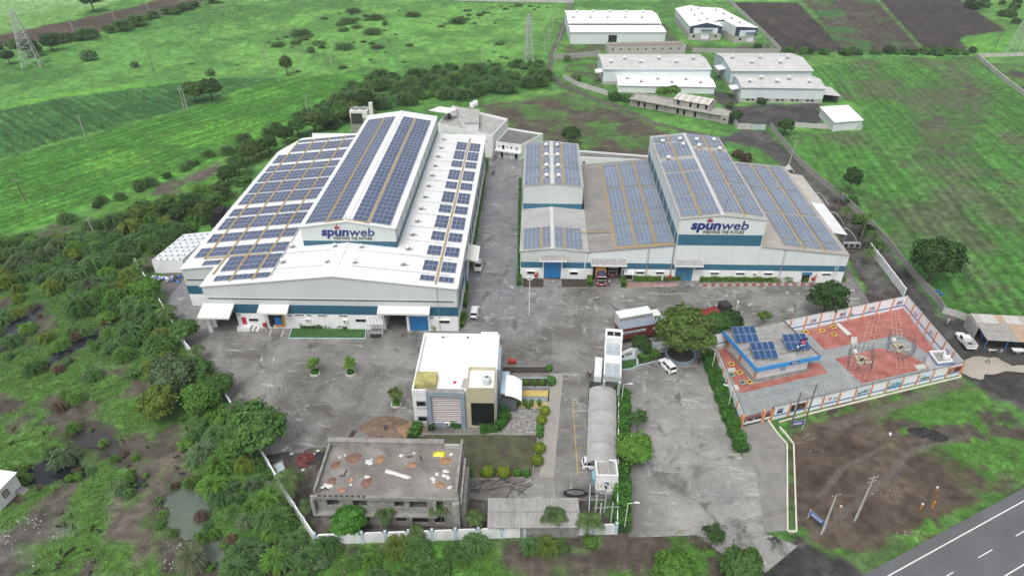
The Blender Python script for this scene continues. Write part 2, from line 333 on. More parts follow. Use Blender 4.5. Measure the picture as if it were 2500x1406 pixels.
def make_ground():
    ys = [28.0]
    while ys[-1] < 640: ys.append(ys[-1]+1.02*(ys[-1]**2+CAM_H**2)/(CAM_H*681.0))
    ys = np.array(ys); nx = 640
    s = np.linspace(-1, 1, nx); w = 1.0*np.sqrt(ys**2+CAM_H**2)*.95+6
    X = s[None,:]*w[:,None]; Y = np.repeat(ys[:,None], nx, 1)
    x = X.ravel(); y = Y.ravel(); N = len(x)
    nL = fbm(x, y, 26, 3); nM = fbm(x, y, 6, 9); nF = vn(x, y, 1.1, 21)
    t = sst(nL*.6+nM*.4, .4, .6)[:,None]
    col = np.array(GR1)*(1-t)+np.array(GR2)*t
    dull = sst(fbm(x, y, 60, 55), .5, .7)[:,None]*.4; col = col*(1-dull)+col*np.array((1.2,.86,1.0))*dull
    z = (nM-.5)*.25; rough = np.full(N, .9); zid = np.zeros(N, int); names = ['ground']
    for k, q in enumerate(ZONES):
        P = q['p']; xs = [p[0] for p in P]; yy = [p[1] for p in P]; mg = q['e']+q['en']+2
        I = np.where((x > min(xs)-mg) & (x < max(xs)+mg) & (y > min(yy)-mg) & (y < max(yy)+mg))[0]
        if len(I) == 0: continue
        xi = x[I]; yi = y[I]
        d = sdpoly(xi, yi, P); m = sst(d+(fbm(xi, yi, 4.5, k+70, 3)-.5)*2*q['en'], -q['e'], q['e'])
        tt = sst(fbm(xi, yi, q['s'], 100+k*7, 5), q['lo'], q['hi'])
        rw = 0
        if q['rows']:
            (ax, ay), (bx, by), sp, ct = q['rows']; A = G(ax, ay); B = G(bx, by); L = math.hypot(B[0]-A[0], B[1]-A[1])
            nxv = (-(B[1]-A[1])/L, (B[0]-A[0])/L); u = xi*nxv[0]+yi*nxv[1]+(fbm(xi, yi, 15, k+5)-.5)*2.0
            al = xi*nxv[1]-yi*nxv[0]
            rw = (np.sin(u*2*math.pi/sp)*.5+(vn(u, al/22, sp*.55, k+31)-.5)*1.6)*ct
        c = np.array(q['a'])*(1-tt[:,None])+np.array(q['b'])*tt[:,None]
        c = c*(1+np.asarray(rw)*1.0)[:,None] if q['rows'] else c
        col[I] = col[I]*(1-m[:,None])+c*m[:,None]
        zz = (vn(xi, yi, 1.6, k)-.5)*q['h']+(np.asarray(rw)*.35 if q['rows'] else 0)
        z[I] = z[I]*(1-m)+zz*m; rough[I] = rough[I]*(1-m)+q['r']*m
        if q['zid'] not in names: names.append(q['zid'])
        J = I[m > .5]; zid[J] = names.index(q['zid'])
    # fine tussocky tone
    col *= (.66+.68*nF)[:,None]*(.80+.40*vn(x, y, 2.7, 77))[:,None]
    # hollows for water, level ground under built areas
    for nm, P, c, lb in PONDS:
        W = GP(P); d = sdpoly(x, y, W)+(fbm(x, y, 3.5, 44)-.5)*3.4
        m = sst(d, -1.0, .9); z = z*(1-m)-.5*m; mm = (sst(d, -2.6, -.2)*(.55+.45*nF))[:,None]*.85
        col = col*(1-mm)+np.array((.05,.044,.036))*mm
    flat = [YARD_W, FOOT_L, FOOT_R, COMP_W, ROAD_W, ccw(GP([(1800,1030),(1880,1020),(1930,1080),(1935,1300),(1850,1310),(1830,1150)]))]
    for W in flat:
        d = sdpoly(x, y, W); m = sst(d, -1.2, .4); z = z*(1-m)-.12*m
    for P, wd in TRODDEN:
        W = GP(P); d = sdline(x, y, W)+(fbm(x, y, 3, 91)-.5)*wd; m = (sst(d, wd*.9, wd*.3)*.65)[:,None]; col = col*(1-m)+np.array((.135,.12,.10))*m
    V = np.stack([x, y, z], 1); ny = len(ys)
    idx = np.arange(ny*nx).reshape(ny, nx)
    Q = np.stack([idx[:-1,:-1].ravel(), idx[:-1,1:].ravel(), idx[1:,1:].ravel(), idx[1:,:-1].ravel()], 1)
    fz = zid[Q[:,0]]
    mat = M('land', (1,1,1), rough=.9, var=.22, sc=1.1, fine=.34, fsc=4.0, bump=.28, bsc=2.6, attr='landcol', spec=.25)
    labels = {'crop_field':'green crop field', 'ploughed_field':'dark ploughed field', 'dirt_track':'wet dirt track', 'road_shoulder':'dark gravel road shoulder'}
    for k, nm in enumerate(names):
        F = Q[fz == k]
        if len(F) == 0: continue
        used = np.unique(F); rem = np.full(N, -1, np.int64); rem[used] = np.arange(len(used))
        Vv = V[used]; Ff = rem[F]; Cc = col[used]
        if nm == 'ground':               # the same sheet runs on to the horizon all round
            b = len(Vv); xa = -w; xb = w
            far = 3200.0
            ring = np.array([(xa[0],ys[0],-.3),(xb[0],ys[0],-.3),(xb[-1],ys[-1],-.3),(xa[-1],ys[-1],-.3),(-far,-far,-.3),(far,-far,-.3),(far,far,-.3),(-far,far,-.3)])
            Vv = np.vstack([Vv, ring]); Cc = np.vstack([Cc, np.tile(np.array((.085,.2,.042)), (8,1))])
            Ff = np.vstack([Ff, np.array([[b+4,b+5,b+1,b],[b+5,b+6,b+2,b+1],[b+6,b+7,b+3,b+2],[b+7,b+4,b,b+3]])])
        me = npmesh(nm, Vv, Ff, mat, smooth=True)
        a = me.attributes.new('landcol', 'FLOAT_COLOR', 'POINT')
        a.data.foreach_set('color', np.hstack([np.clip(Cc, 0, 1), np.ones((len(Cc),1))]).astype(np.float32).ravel())
        o = struct(nm, me)
        if nm in labels: o['label'] = labels[nm]
    return x, y, z, col
TRODDEN = [([(1955,1330),(2010,1290),(2060,1250),(2130,1200),(2170,1160),(2210,1110),(2280,1085),(2370,1065)], .9),
           ([(2000,1215),(2060,1140),(2160,1090)], .8), ([(2040,1040),(2150,1005),(2260,960),(2350,930)], 1.6), ([(690,60),(720,120),(800,148),(930,155)], .7)]
FOOT_L = [(-73,112),(-13,112),(-13,193),(-73,193)]
FOOT_R = [(-1.6,132),(78,132),(78,182),(-1.6,182)]
COMP_W = ccw(GP([(1733,835),(2205,722),(2345,898),(1808,1042)]))
_e1 = Vector(G(2167,1406)); _e2 = Vector(G(2500,1222)); RD = (_e2-_e1).normalized(); RN = Vector((RD.y,-RD.x))   # to the right of travel
def road_pt(s, o): p = _e1+RD*s+RN*o; return (p.x, p.y)
ROAD_W = ccw([road_pt(-150,-1.6), road_pt(260,-1.6), road_pt(260,8.2), road_pt(-150,8.2)])
LAND = make_ground()

# water
def watermat(name, col):
    m = bpy.data.materials.new(name); m.use_nodes = True; n = m.node_tree.nodes; l = m.node_tree.links; b = n['Principled BSDF']
    b.inputs['Base Color'].default_value = (*col,1); b.inputs['Roughness'].default_value = .06; b.inputs['Specular IOR Level'].default_value = .5
    t = n.new('ShaderNodeTexNoise'); t.inputs['Scale'].default_value = .7; t.inputs['Detail'].default_value = 3
    c = n.new('ShaderNodeTexCoord'); l.new(c.outputs['Object'], t.inputs['Vector'])
    bp = n.new('ShaderNodeBump'); bp.inputs['Strength'].default_value = .06; l.new(t.outputs['Fac'], bp.inputs['Height']); l.new(bp.outputs[0], b.inputs['Normal'])
    mx = n.new('ShaderNodeMix'); mx.data_type = 'RGBA'; mx.inputs[6].default_value = (*[c*.7 for c in col],1); mx.inputs[7].default_value = (*[c*1.3 for c in col],1)
    t2 = n.new('ShaderNodeTexNoise'); t2.inputs['Scale'].default_value = .25; l.new(c.outputs['Object'], t2.inputs['Vector']); l.new(t2.outputs['Fac'], mx.inputs[0]); l.new(mx.outputs[2], b.inputs['Base Color'])
    return m
for i, (nm, P, c, lb) in enumerate(PONDS):
    W = GP(P); cx = sum(p[0] for p in W)/len(W); cy = sum(p[1] for p in W)/len(W)
    W = [(cx+(a-cx)*1.12, cy+(b-cy)*1.12) for a, b in W]
    mb = MB(); mb.poly([(a, b, -.16) for a, b in ccw(W)]); struct(nm, mb, watermat('water%d' % i, c), label=lb)

# asphalt road with painted lines
asph = M('asphalt', (.105,.109,.116), rough=.5, var=.13, sc=.22, fine=.12, fsc=7, bump=.004, bsc=30, stretch=None, rvar=.12)
line_m = M('road_paint', (.62,.62,.6), rough=.6, var=.12, sc=2, fine=.2, fsc=9)
mb = MB(); mb.poly([(a,b,.03) for a, b in ROAD_W]); road = struct('asphalt_road', mb, asph, label='dark asphalt highway with white lane lines')
def strip(s0, s1, o0, o1, z): return [(*road_pt(s0,o0),z),(*road_pt(s0,o1),z),(*road_pt(s1,o1),z),(*road_pt(s1,o0),z)][::-1]
mb = MB(); mb.poly(strip(-150,260,-.09,.09,.036)); mb.build('edge_line', line_m, road)
mb = MB(); mb.poly(strip(-150,260,6.85,7.03,.036)); mb.build('edge_line', line_m, road)
_d0 = (Vector(G(2388,1360))-_e1).dot(RD)
for k in range(-12, 20):
    mb = MB(); mb.poly(strip(_d0+k*8.3, _d0+k*8.3+3.0, 3.4, 3.55, .036)); mb.build('lane_dash', line_m, road)
kerbw = M('kerb_paint', (.6,.6,.57), var=.2, fine=.2); kerbd = M('kerb_dark', (.05,.05,.05), var=.2)
med = struct('median_strip', MB().slab([(*road_pt(-150,8.45),.14),(*road_pt(-150,12),.14),(*road_pt(260,12),.14),(*road_pt(260,8.45),.14)][::-1], .2), M('median_grass', (.07,.18,.035), var=.4, sc=1.2, fine=.3, bump=.15, bsc=3), label='grassy median beside the highway')
for k in range(80):
    mb = MB(); mb.slab([(*road_pt(k*1.0-15,8.2),.17),(*road_pt(k*1.0-15,8.44),.17),(*road_pt(k*1.0-14.03,8.44),.17),(*road_pt(k*1.0-14.03,8.2),.17)][::-1], .2)
    mb.build('kerb_stone', kerbw if k % 2 else kerbd, med)

# ------------------------------------------------------------------ concrete yard made of cast slabs
def concrete():
    m = bpy.data.materials.new('yard_concrete'); m.use_nodes = True; nt = m.node_tree; n = nt.nodes; l = nt.links; b = n['Principled BSDF']
    tc = n.new('ShaderNodeTexCoord'); vec = tc.outputs['Object']
    def mp(v, sc, rot=0):
        q = n.new('ShaderNodeMapping'); q.inputs['Scale'].default_value = sc; q.inputs['Rotation'].default_value = (0,0,rot); l.new(v, q.inputs[0]); return q.outputs[0]
    def noise(v, s, d=5, r=.6, dist=0):
        t = n.new('ShaderNodeTexNoise'); t.inputs['Scale'].default_value = s; t.inputs['Detail'].default_value = d; t.inputs['Roughness'].default_value = r; t.inputs['Distortion'].default_value = dist
        l.new(v, t.inputs['Vector']); return t.outputs['Fac']
    def rm(v, a, b_, c=0., d=1.):
        r = n.new('ShaderNodeMapRange'); r.interpolation_type = 'SMOOTHSTEP'
        for i, k in enumerate((a,b_,c,d)): r.inputs[i+1].default_value = k
        l.new(v, r.inputs[0]); return r.outputs[0]
    def mix(f, a, b_, mode='MIX'):
        x = n.new('ShaderNodeMix'); x.data_type = 'RGBA'; x.blend_type = mode
        for s, q in ((x.inputs[0],f),(x.inputs[6],a),(x.inputs[7],b_)):
            if hasattr(q,'links'): l.new(q,s)
            elif isinstance(q,(int,float)): s.default_value = q
            else: s.default_value = (*q,1)
        return x.outputs[2]
    def mul(a, b_, op='MULTIPLY'):
        x = n.new('ShaderNodeMath'); x.operation = op
        for s, q in ((x.inputs[0],a),(x.inputs[1],b_)):
            if hasattr(q,'links'): l.new(q,s)
            else: s.default_value = q
        return x.outputs[0]
    sx = n.new('ShaderNodeSeparateXYZ'); l.new(vec, sx.inputs[0])
    # worn colour: brown-grey in the truck yard, paler towards the gate drive
    drive = mul(rm(sx.outputs['Y'], 112, 84), rm(sx.outputs['X'], 14, 24))
    base = mix(rm(noise(vec, .11, 6), .33, .67), (.115,.108,.098), (.23,.226,.215))
    base = mix(mul(drive, .75), base, mix(rm(noise(vec, .16, 6), .3, .7), (.21,.207,.198), (.33,.325,.31)))
    lane = mul(rm(sx.outputs['Y'], 112, 122), rm(sx.outputs['X'], 6, 0))
    base = mix(mul(lane, .7), base, (.185,.198,.212))  # bluish sky reflection of the wet lane, mixed into the base colour
    base = mix(1., base, mix(rm(noise(vec, 1.6, 6, .7), .25, .75), (.82,.82,.82), (1.15,1.15,1.14)), 'MULTIPLY')
    oi = n.new('ShaderNodeObjectInfo'); base = mix(1., base, mix(oi.outputs['Random'], (.92,.92,.92), (1.07,1.07,1.07)), 'MULTIPLY')
    # dried cement streaks, stretched two ways
    s1 = rm(noise(mp(vec, (.35,1.6,1), .15), .55, 6, .62, .6), .585, .70); s2 = rm(noise(mp(vec, (1.5,.3,1), -.35), .4, 5, .6, .4), .60, .72)
    base = mix(mul(s1, .8), base, (.42,.415,.40)); base = mix(mul(s2, .5), base, (.38,.375,.36))
    # silt swirls left by run-off
    sw = rm(noise(vec, .09, 7, .62, 3.2), .50, .60); sw2 = rm(noise(mp(vec, (1,1,1), .6), .3, 6, .65, 2.4), .53, .62)
    cen = mul(rm(sx.outputs['X'], -24, -6), rm(sx.outputs['Y'], 84, 92)); fl = mul(mul(sw, sw2), mul(mul(cen, .5), .3, 'ADD')); base = mix(fl, base, (.40,.395,.38))
    # tyre rings where lorries turn
    vm = n.new('ShaderNodeVectorMath'); vm.operation = 'DISTANCE'; l.new(vec, vm.inputs[0]); vm.inputs[1].default_value = (*RING_C, 0)
    dd = vm.outputs['Value']; wv = mul(mul(dd, 8.0), 0., 'ADD'); sn = n.new('ShaderNodeMath'); sn.operation = 'SINE'; l.new(wv, sn.inputs[0])
    band = mul(rm(dd, 5.0, 6.5), rm(dd, 12.5, 10.0)); tn = rm(noise(vec, .35, 3), .42, .6)
    base = mix(mul(mul(mul(rm(sn.outputs[0], .1, .9), band), tn), .45), base, (.055,.053,.05))
    # dark damp stains
    st = rm(noise(vec, .2, 5, .6, 1.2), .55, .68); base = mix(mul(st, .75), base, (.082,.075,.066))
    l.new(base, b.inputs['Base Color'])
    wet = rm(noise(vec, .2, 5, .6, 1.2), .46, .60, .5, .06)
    wetl = mul(lane, -.18); l.new(mul(wet, wetl, 'ADD'), b.inputs['Roughness'])
    bp = n.new('ShaderNodeBump'); bp.inputs['Strength'].default_value = .25; bp.inputs['Distance'].default_value = .02
    l.new(noise(vec, 2.5, 5), bp.inputs['Height']); l.new(bp.outputs[0], b.inputs['Normal'])
    return m
RING_C = G(800, 925)
CONC = concrete()
def clip(P, x0, x1, y0, y1):
    for ax, v, sg in ((0,x0,1),(0,x1,-1),(1,y0,1),(1,y1,-1)):
        out = []; n = len(P)
        for i in range(n):
            a = P[i]; b = P[(i+1) % n]; da = (a[ax]-v)*sg; db = (b[ax]-v)*sg
            if da >= 0: out.append(a)
            if (da >= 0) != (db >= 0):
                t = da/(da-db); out.append((a[0]+(b[0]-a[0])*t, a[1]+(b[1]-a[1])*t))
        P = out
        if len(P) < 3: return []
    return P
def area(P): return abs(sum(p[0]*q[1]-q[0]*p[1] for p, q in zip(P, P[1:]+P[:1])))/2
def inside(p, P):
    r = False
    for (ax, ay), (bx, by) in zip(P, P[1:]+P[:1]):
        if (ay > p[1]) != (by > p[1]) and p[0] < ax+(p[1]-ay)*(bx-ax)/(by-ay): r = not r
    return r
mb = MB(); mb.prism(YARD_W, -.3, .012)
yard = struct('concrete_yard', mb, M('joint', (.11,.105,.098), var=.2), label='wet worn concrete yard of large cast slabs')
sxw, syw = 5.6, 6.4; gap = .02
for i in range(-14, 17):
    for j in range(8, 34):
        x0 = i*sxw-.6; y0 = j*syw+.4
        if x0 > -65 and x0+sxw < -14.5 and y0 > 113: continue
        if x0 > 0 and y0 > 134: continue
        c = clip(YARD_W, x0+gap, x0+sxw-gap, y0+gap, y0+syw-gap)
        if len(c) < 3 or area(c) < .5: continue
        q = MB(); q.slab([(a,b,.024) for a, b in ccw(c)], .03); q.build('slab', CONC, yard)
# ------------------------------------------------------------------ shared building bits
def onY(px, py, Y):
    u = (px-1250)/FPX; v = (703-py)/FPX; d = [_fw[i]+u*_rt[i]+v*_up[i] for i in range(3)]; t = Y/d[1]
    return d[0]*t, CAM_H+d[2]*t
WHITE = M('white_plaster', (.74,.75,.75), rough=.7, var=.06, sc=.5, fine=.04, dirt=((.45,.45,.43),.28,.9,(1,1,.22)))
ROOFW = M('white_sheet_roof', (.72,.735,.735), rough=.42, var=.05, sc=.12, fine=.03, ribs=((0,1,0),.36,.016), dirt=((.50,.50,.48),.5,.3,(.12,1.6,1)))
CLAD = M('grey_white_cladding', (.53,.57,.555), rough=.5, var=.05, sc=.25, fine=.03, ribs=((1,1,0),.33,.012), dirt=((.42,.45,.43),.3,.5,(1.4,1.4,.15)))
CLADW = M('pale_cladding', (.64,.69,.69), rough=.5, var=.05, sc=.25, fine=.03, ribs=((1,1,0),.33,.012), dirt=((.5,.53,.53),.3,.5,(1.4,1.4,.15)))
TEAL = M('teal_cladding', (.022,.105,.165), rough=.45, var=.1, sc=.4, fine=.05, ribs=((1,1,0),.33,.012))
TEAL2 = M('blue_teal_cladding', (.035,.14,.21), rough=.45, var=.1, sc=.4, fine=.05, ribs=((1,1,0),.33,.012))
GREYROOF = M('weathered_sheet_roof', (.225,.215,.20), rough=.7, var=.18, sc=.3, fine=.1, fsc=3, ribs=((0,1,0),.5,.02), dirt=((.33,.32,.30),.6,.3,(.12,1.6,1)))
GREYX = M('grey_corrugated', (.33,.325,.31), rough=.7, var=.15, sc=.4, fine=.12, fsc=3, ribs=((1,0,0),.34,.05), dirt=((.16,.15,.14),.6,.8,(1.6,.2,1)))
BLUED = M('blue_shutter', (.008,.155,.40), rough=.4, var=.06, sc=.5, ribs=((0,0,1),.16,.012))
BLUED2 = M('faded_blue_shutter', (.045,.19,.32), rough=.5, var=.1, sc=.5, ribs=((0,0,1),.16,.012))
DARKGL = M('dark_glass', (.010,.012,.013), rough=.12, var=.2, spec=.6)
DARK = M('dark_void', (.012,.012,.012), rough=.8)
ORANGE = M('walkway_ochre', (.35,.25,.11), rough=.7, var=.15, sc=.8, fine=.15)
ALU = M('aluminium', (.55,.57,.60), rough=.45, metal=.3, var=.06)
STEELG = M('grey_steel', (.28,.29,.30), rough=.5, var=.12)
DKSTEEL = M('dark_steel', (.035,.036,.038), rough=.6, var=.15)
OFFW = M('off_white_sheet', (.68,.68,.64), rough=.5, var=.05, sc=.5, dirt=((.5,.49,.45),.3,.8,(1,1,1)))
FRAMEW = M('white_frame', (.7,.71,.71), rough=.5, var=.04)
REDM = M('fire_red', (.38,.03,.03), rough=.5, var=.15)
BLUEPLINTH = M('pale_blue_plinth', (.36,.46,.50), rough=.7, var=.14, sc=1.2, fine=.1)
CONCG = M('bare_concrete', (.25,.243,.228), rough=.85, var=.22, sc=.7, fine=.2, fsc=4, bump=.03, bsc=5, dirt=((.09,.085,.078),.75,.9,(1,1,.5)))
NAVY = M('navy_sign', (.012,.028,.16), rough=.5, var=.05); PINK = M('pink_petal', (.42,.09,.20), rough=.5, var=.05)
BLACKT = M('black_lettering', (.012,.012,.014), rough=.5); BLACKM = M('black_rubber', (.014,.014,.015), rough=.8, var=.2, sc=3)
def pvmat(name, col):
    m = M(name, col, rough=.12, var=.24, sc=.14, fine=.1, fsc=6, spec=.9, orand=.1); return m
PV1 = pvmat('solar_cells_navy', (.052,.078,.15)); PV2 = pvmat('solar_cells_sky_tint', (.135,.175,.235))  # sky reflection is lightened into these base colours, most of all PV2
PVFR = M('panel_frame', (.36,.41,.48), rough=.4, var=.05)

class BLD:
    """a building in world coordinates whose long axis leans by the shear k"""
    def __init__(s, name, label, cat, x, y, k=0.0):
        s.x = x; s.y = y; s.k = k; s.root = thing(name, label, cat, (x, y, 0))
    def loc(s, p): return (p[0]+s.k*(p[1]-s.y)-s.x, p[1]-s.y, p[2])
    def add(s, mb, name, mat, parent=None, smooth=False, shear=True):
        k = s.k if shear else 0
        mb.v = [(p[0]+k*(p[1]-s.y)-s.x, p[1]-s.y, p[2]) for p in mb.v]
        return mb.build(name, mat, parent or s.root, smooth)
    def box(s, name, mat, x0, x1, y0, y1, z0, z1, parent=None): return s.add(MB().box(x0,x1,y0,y1,z0,z1), name, mat, parent)

def wall_seg(mb, x0, x1, y0, y1, z0, z1, ops, mi=0):
    """wall along x with openings (a,b,zb,zt)"""
    cur = x0
    for a, b, zb, zt in sorted(ops):
        if a > cur: mb.box(cur, a, y0, y1, z0, z1, mi)
        if zb > z0+.01: mb.box(a, b, y0, y1, z0, zb, mi)
        if zt < z1-.01: mb.box(a, b, y0, y1, zt, z1, mi)
        cur = b
    if cur < x1: mb.box(cur, x1, y0, y1, z0, z1, mi)
    return mb
def window_x(B, x0, x1, z0, z1, y, hood=True, mat=None):
    """window in a wall facing -y"""
    f = MB(); t = .07
    f.box(x0-t,x1+t,y-.05,y+.06,z1,z1+t).box(x0-t,x1+t,y-.08,y+.06,z0-t,z0).box(x0-t,x0,y-.05,y+.06,z0,z1).box(x1,x1+t,y-.05,y+.06,z0,z1)
    if hood: f.box(x0-.2,x1+.2,y-.32,y+.05,z1+.10,z1+.17)
    w = B.add(f, 'window', FRAMEW)
    n = max(1, int((x1-x0)/.9)); p = MB()
    p.box(x0,x1,y-.03,y-.003,z0,z1); B.add(p, 'pane', mat or DARKGL, w)
    q = MB()
    for i in range(1, n): q.box(x0+(x1-x0)*i/n-.02, x0+(x1-x0)*i/n+.02, y-.045, y-.031, z0, z1)
    if n > 1: B.add(q, 'mullion', STEELG, w)
    return w
def ac_unit(B, x, y, z):
    a = MB().box(x-.45,x+.45,y-.34,y,z-.3,z+.3); o = B.add(a, 'air_conditioner', OFFW)
    f = MB().tube((x-.1,y-.35,z),(x-.1,y-.345,z),.22,.22,12); B.add(f, 'fan_grille', DKSTEEL, o)
    return o
def downpipe(B, x, y, z0, z1, r=.06): return B.add(MB().tube((x,y,z0),(x,y,z1),r,r,6), 'downpipe', FRAMEW)
def canopy_front(B, x0, x1, y, z, depth, drop, mat, name='canopy', lip=.35, fm=None):
    m = MB(); m.slab([(x0,y-depth,z-drop),(x1,y-depth,z-drop),(x1,y,z),(x0,y,z)], .08)
    o = B.add(m, name, mat)
    l = MB(); l.box(x0-.06,x1+.06,y-depth-.08,y-depth-.003,z-drop-lip,z-drop+.05)
    for xx in (x0-.06, x1):
        l.add([(xx,y-depth-.003,z-drop-lip),(xx+.06,y-depth-.003,z-drop-lip),(xx+.06,y,z-lip),(xx,y,z-lip),(xx,y-depth-.003,z-drop+.06),(xx+.06,y-depth-.003,z-drop+.06),(xx+.06,y,z+.06),(xx,y,z+.06)],
              [(3,2,1,0),(4,5,6,7),(0,1,5,4),(1,2,6,5),(2,3,7,6),(3,0,4,7)])
    B.add(l, 'canopy_fascia', fm or FRAMEW, o); return o
def panel_mesh(w, d, half, glass, name):
    mb = MB(); fr = .028; t = .05
    xs = [-w/2, -w/2+fr, w/2-fr, w/2]; ys = [-d/2, -d/2+fr, d/2-fr, d/2]
    mb.add([(xs[0],ys[0],t),(xs[3],ys[0],t),(xs[3],ys[3],t),(xs[0],ys[3],t),(xs[1],ys[1],t-.006),(xs[2],ys[1],t-.006),(xs[2],ys[2],t-.006),(xs[1],ys[2],t-.006),
            (xs[0],ys[0],0),(xs[3],ys[0],0),(xs[3],ys[3],0),(xs[0],ys[3],0)],
           [(0,1,5,4),(1,2,6,5),(2,3,7,6),(3,0,4,7),(8,9,1,0),(9,10,2,1),(10,11,3,2),(11,8,0,3)], 0)
    if half:
        h = .018
        for a, b, mi in ((xs[1],-h,1),(-h,h,0),(h,xs[2],1)):
            mb.add([(a,ys[1],t-.005),(b,ys[1],t-.005),(b,ys[2],t-.005),(a,ys[2],t-.005)], [(0,1,2,3)], mi)
    else: mb.add([(xs[1],ys[1],t-.005),(xs[2],ys[1],t-.005),(xs[2],ys[2],t-.005),(xs[1],ys[2],t-.005)], [(0,1,2,3)], 1)
    return mb
def solar(B, blocks, glass, half, lift, name='solar_panel', limit=300):
    """blocks: (x0,x1,y0,y1,nx,ny,a,b) on the plane z=a+b*x"""
    base = panel_mesh(1, 1, half, glass, name); bm = base.mesh(name, [PVFR, glass])
    allp = []; arr = []
    for bi, (x0,x1,y0,y1,nx,ny,a,b) in enumerate(blocks):
        w = (x1-x0)/nx; d = (y1-y0)/ny
        for i in range(nx):
            for j in range(ny):
                x = x0+(i+.5)*w; y = y0+(j+.5)*d
                allp.append(((x*x+y*y), bi, x, y, a+b*x+lift, w-.03, d-.03, b))
    allp.sort(); near = allp[:limit]; rest = allp[limit:]
    for bi, (x0,x1,y0,y1,nx,ny,a,b) in enumerate(blocks):
        m = MB(); dz = lift-.03; e = .09
        ring = [(x0,y0),(x1,y0),(x1,y1),(x0,y1)]; inn = [(x0+e,y0+e),(x1-e,y0+e),(x1-e,y1-e),(x0+e,y1-e)]
        V = [(x,y,a+b*x+dz) for x, y in ring+inn]+[(x,y,a+b*x+.01) for x, y in ring]
        m.add(V, [(i,(i+1)%4,4+(i+1)%4,4+i) for i in range(4)]+[(8+i,8+(i+1)%4,(i+1)%4,i) for i in range(4)])
        arr.append(B.add(m, 'solar_array', STEELG))
    for (_, bi, x, y, z, w, d, b) in near:
        link(name, bm, arr[bi], B.loc((x,y,z)), (0,-math.atan(b),0)).scale = (w, d, 1)
    if rest:
        V = []; F = []; mi = []; bv = np.array(base.v); nb = len(bv)
        for k, (_, bi, x, y, z, w, d, b) in enumerate(rest):
            q = bv*np.array((w,d,1)); q = np.stack([q[:,0], q[:,1], q[:,2]+q[:,0]*b], 1)+np.array(B.loc((x,y,z))); V.append(q)
        V = np.vstack(V); faces = [f for f in base.f]
        me = bpy.data.meshes.new(name); me.from_pydata(V.tolist(), [], [tuple(k*nb+i for i in f) for k in range(len(rest)) for f in faces])
        me.materials.append(PVFR); me.materials.append(glass); me.polygons.foreach_set('material_index', base.m*len(rest)); me.update()
        link(name, me, B.root)['kind'] = 'stuff'
def walkway(B, x, y0, y1, a, b, w=.4, lift=.16):
    z = a+b*x; B.add(MB().box(x-w/2,x+w/2,y0,y1,z+lift-.04,z+lift), 'roof_walkway', ORANGE)
_vent = None
def vent_mesh():
    global _vent
    if _vent is None:
        v = MB(); v.box(-.45,.45,-.45,.45,0,.16,0).lathe([(.26,.16),(.26,.5)],12,mi=0)
        v.lathe([(.2,.48),(.42,.55),(.5,.78),(.42,1.0),(.2,1.1),(.02,1.13)],14,mi=1)
        v.box(.45,1.2,-.05,.05,.02,.12,0)
        _vent = v.mesh('roof_ventilator', [STEELG, FRAMEW])
    return _vent
def vent(B, x, y, z, s=1.0, rz=0.0):
    o = link('roof_ventilator', vent_mesh(), B.root, B.loc((x,y,z))); o.scale = (s,s,s); o.rotation_euler = (0,0,rz)

def spunweb(B, x, z, y, s):
    """company lettering on a wall facing -y; x = left end, z = baseline, s = overall width"""
    e = (math.pi/2,0,0); k = s/6.2
    put_text('spun', 1.5*k, NAVY, B.root, B.loc((x,y-.05,z)), e, 'sign_lettering', width=3.25*k, bold=.055*k, shear=.12, extr=.05)
    put_text('web', 1.5*k, NAVY, B.root, B.loc((x+3.26*k,y-.05,z)), e, 'sign_lettering', width=2.92*k, bold=.012*k, shear=.12, extr=.05)
    put_text('WEAVING THE FUTURE', .52*k, BLACKT, B.root, B.loc((x+1.35*k,y-.05,z-.52*k)), e, 'sign_lettering', width=4.5*k, bold=.006*k, shear=.1, extr=.04, space=1.15)
    cx = x+1.95*k; cz = z+.88*k
    for ang, L in ((0,.6),(.62,.5),(-.62,.5),(1.2,.4),(-1.2,.4)):
        m = MB(); n = 8; pts = []
        for i in range(n+1):
            t = i/n; pts.append((math.sin(math.pi*t)*.10*k, t*L*k))
        prof = pts+[(-a, b) for a, b in pts[-2:0:-1]]
        R = lambda a, b: (cx+a*math.cos(ang)+b*math.sin(ang), cz-a*math.sin(ang)+b*math.cos(ang))
        P = [R(a,b) for a, b in prof]
        m.poly([(p[0],y-.08,p[1]) for p in P]); m.add([(p[0],y-.08,p[1]) for p in P]+[(p[0],y-.02,p[1]) for p in P], [(i,(i+1)%len(P),len(P)+(i+1)%len(P),len(P)+i) for i in range(len(P))])
        B.add(m, 'sign_petal', PINK)

# ------------------------------------------------------------------ the big white warehouse on the left
Y1 = 112.0; YB = 192.5
W1 = BLD('warehouse', 'long white warehouse with raised central roof and solar panels left of the lane', 'warehouse', -38.2, Y1, .0115)
XL, XW, XR, XM = -64.9, -72.6, -13.8, -38.2
aL = 13.2+.1055*38.2; bL = .1055; aR = 13.2-.1065*38.2; bR = -.1065
zL = lambda x: aL+bL*x; zR = lambda x: aR+bR*x
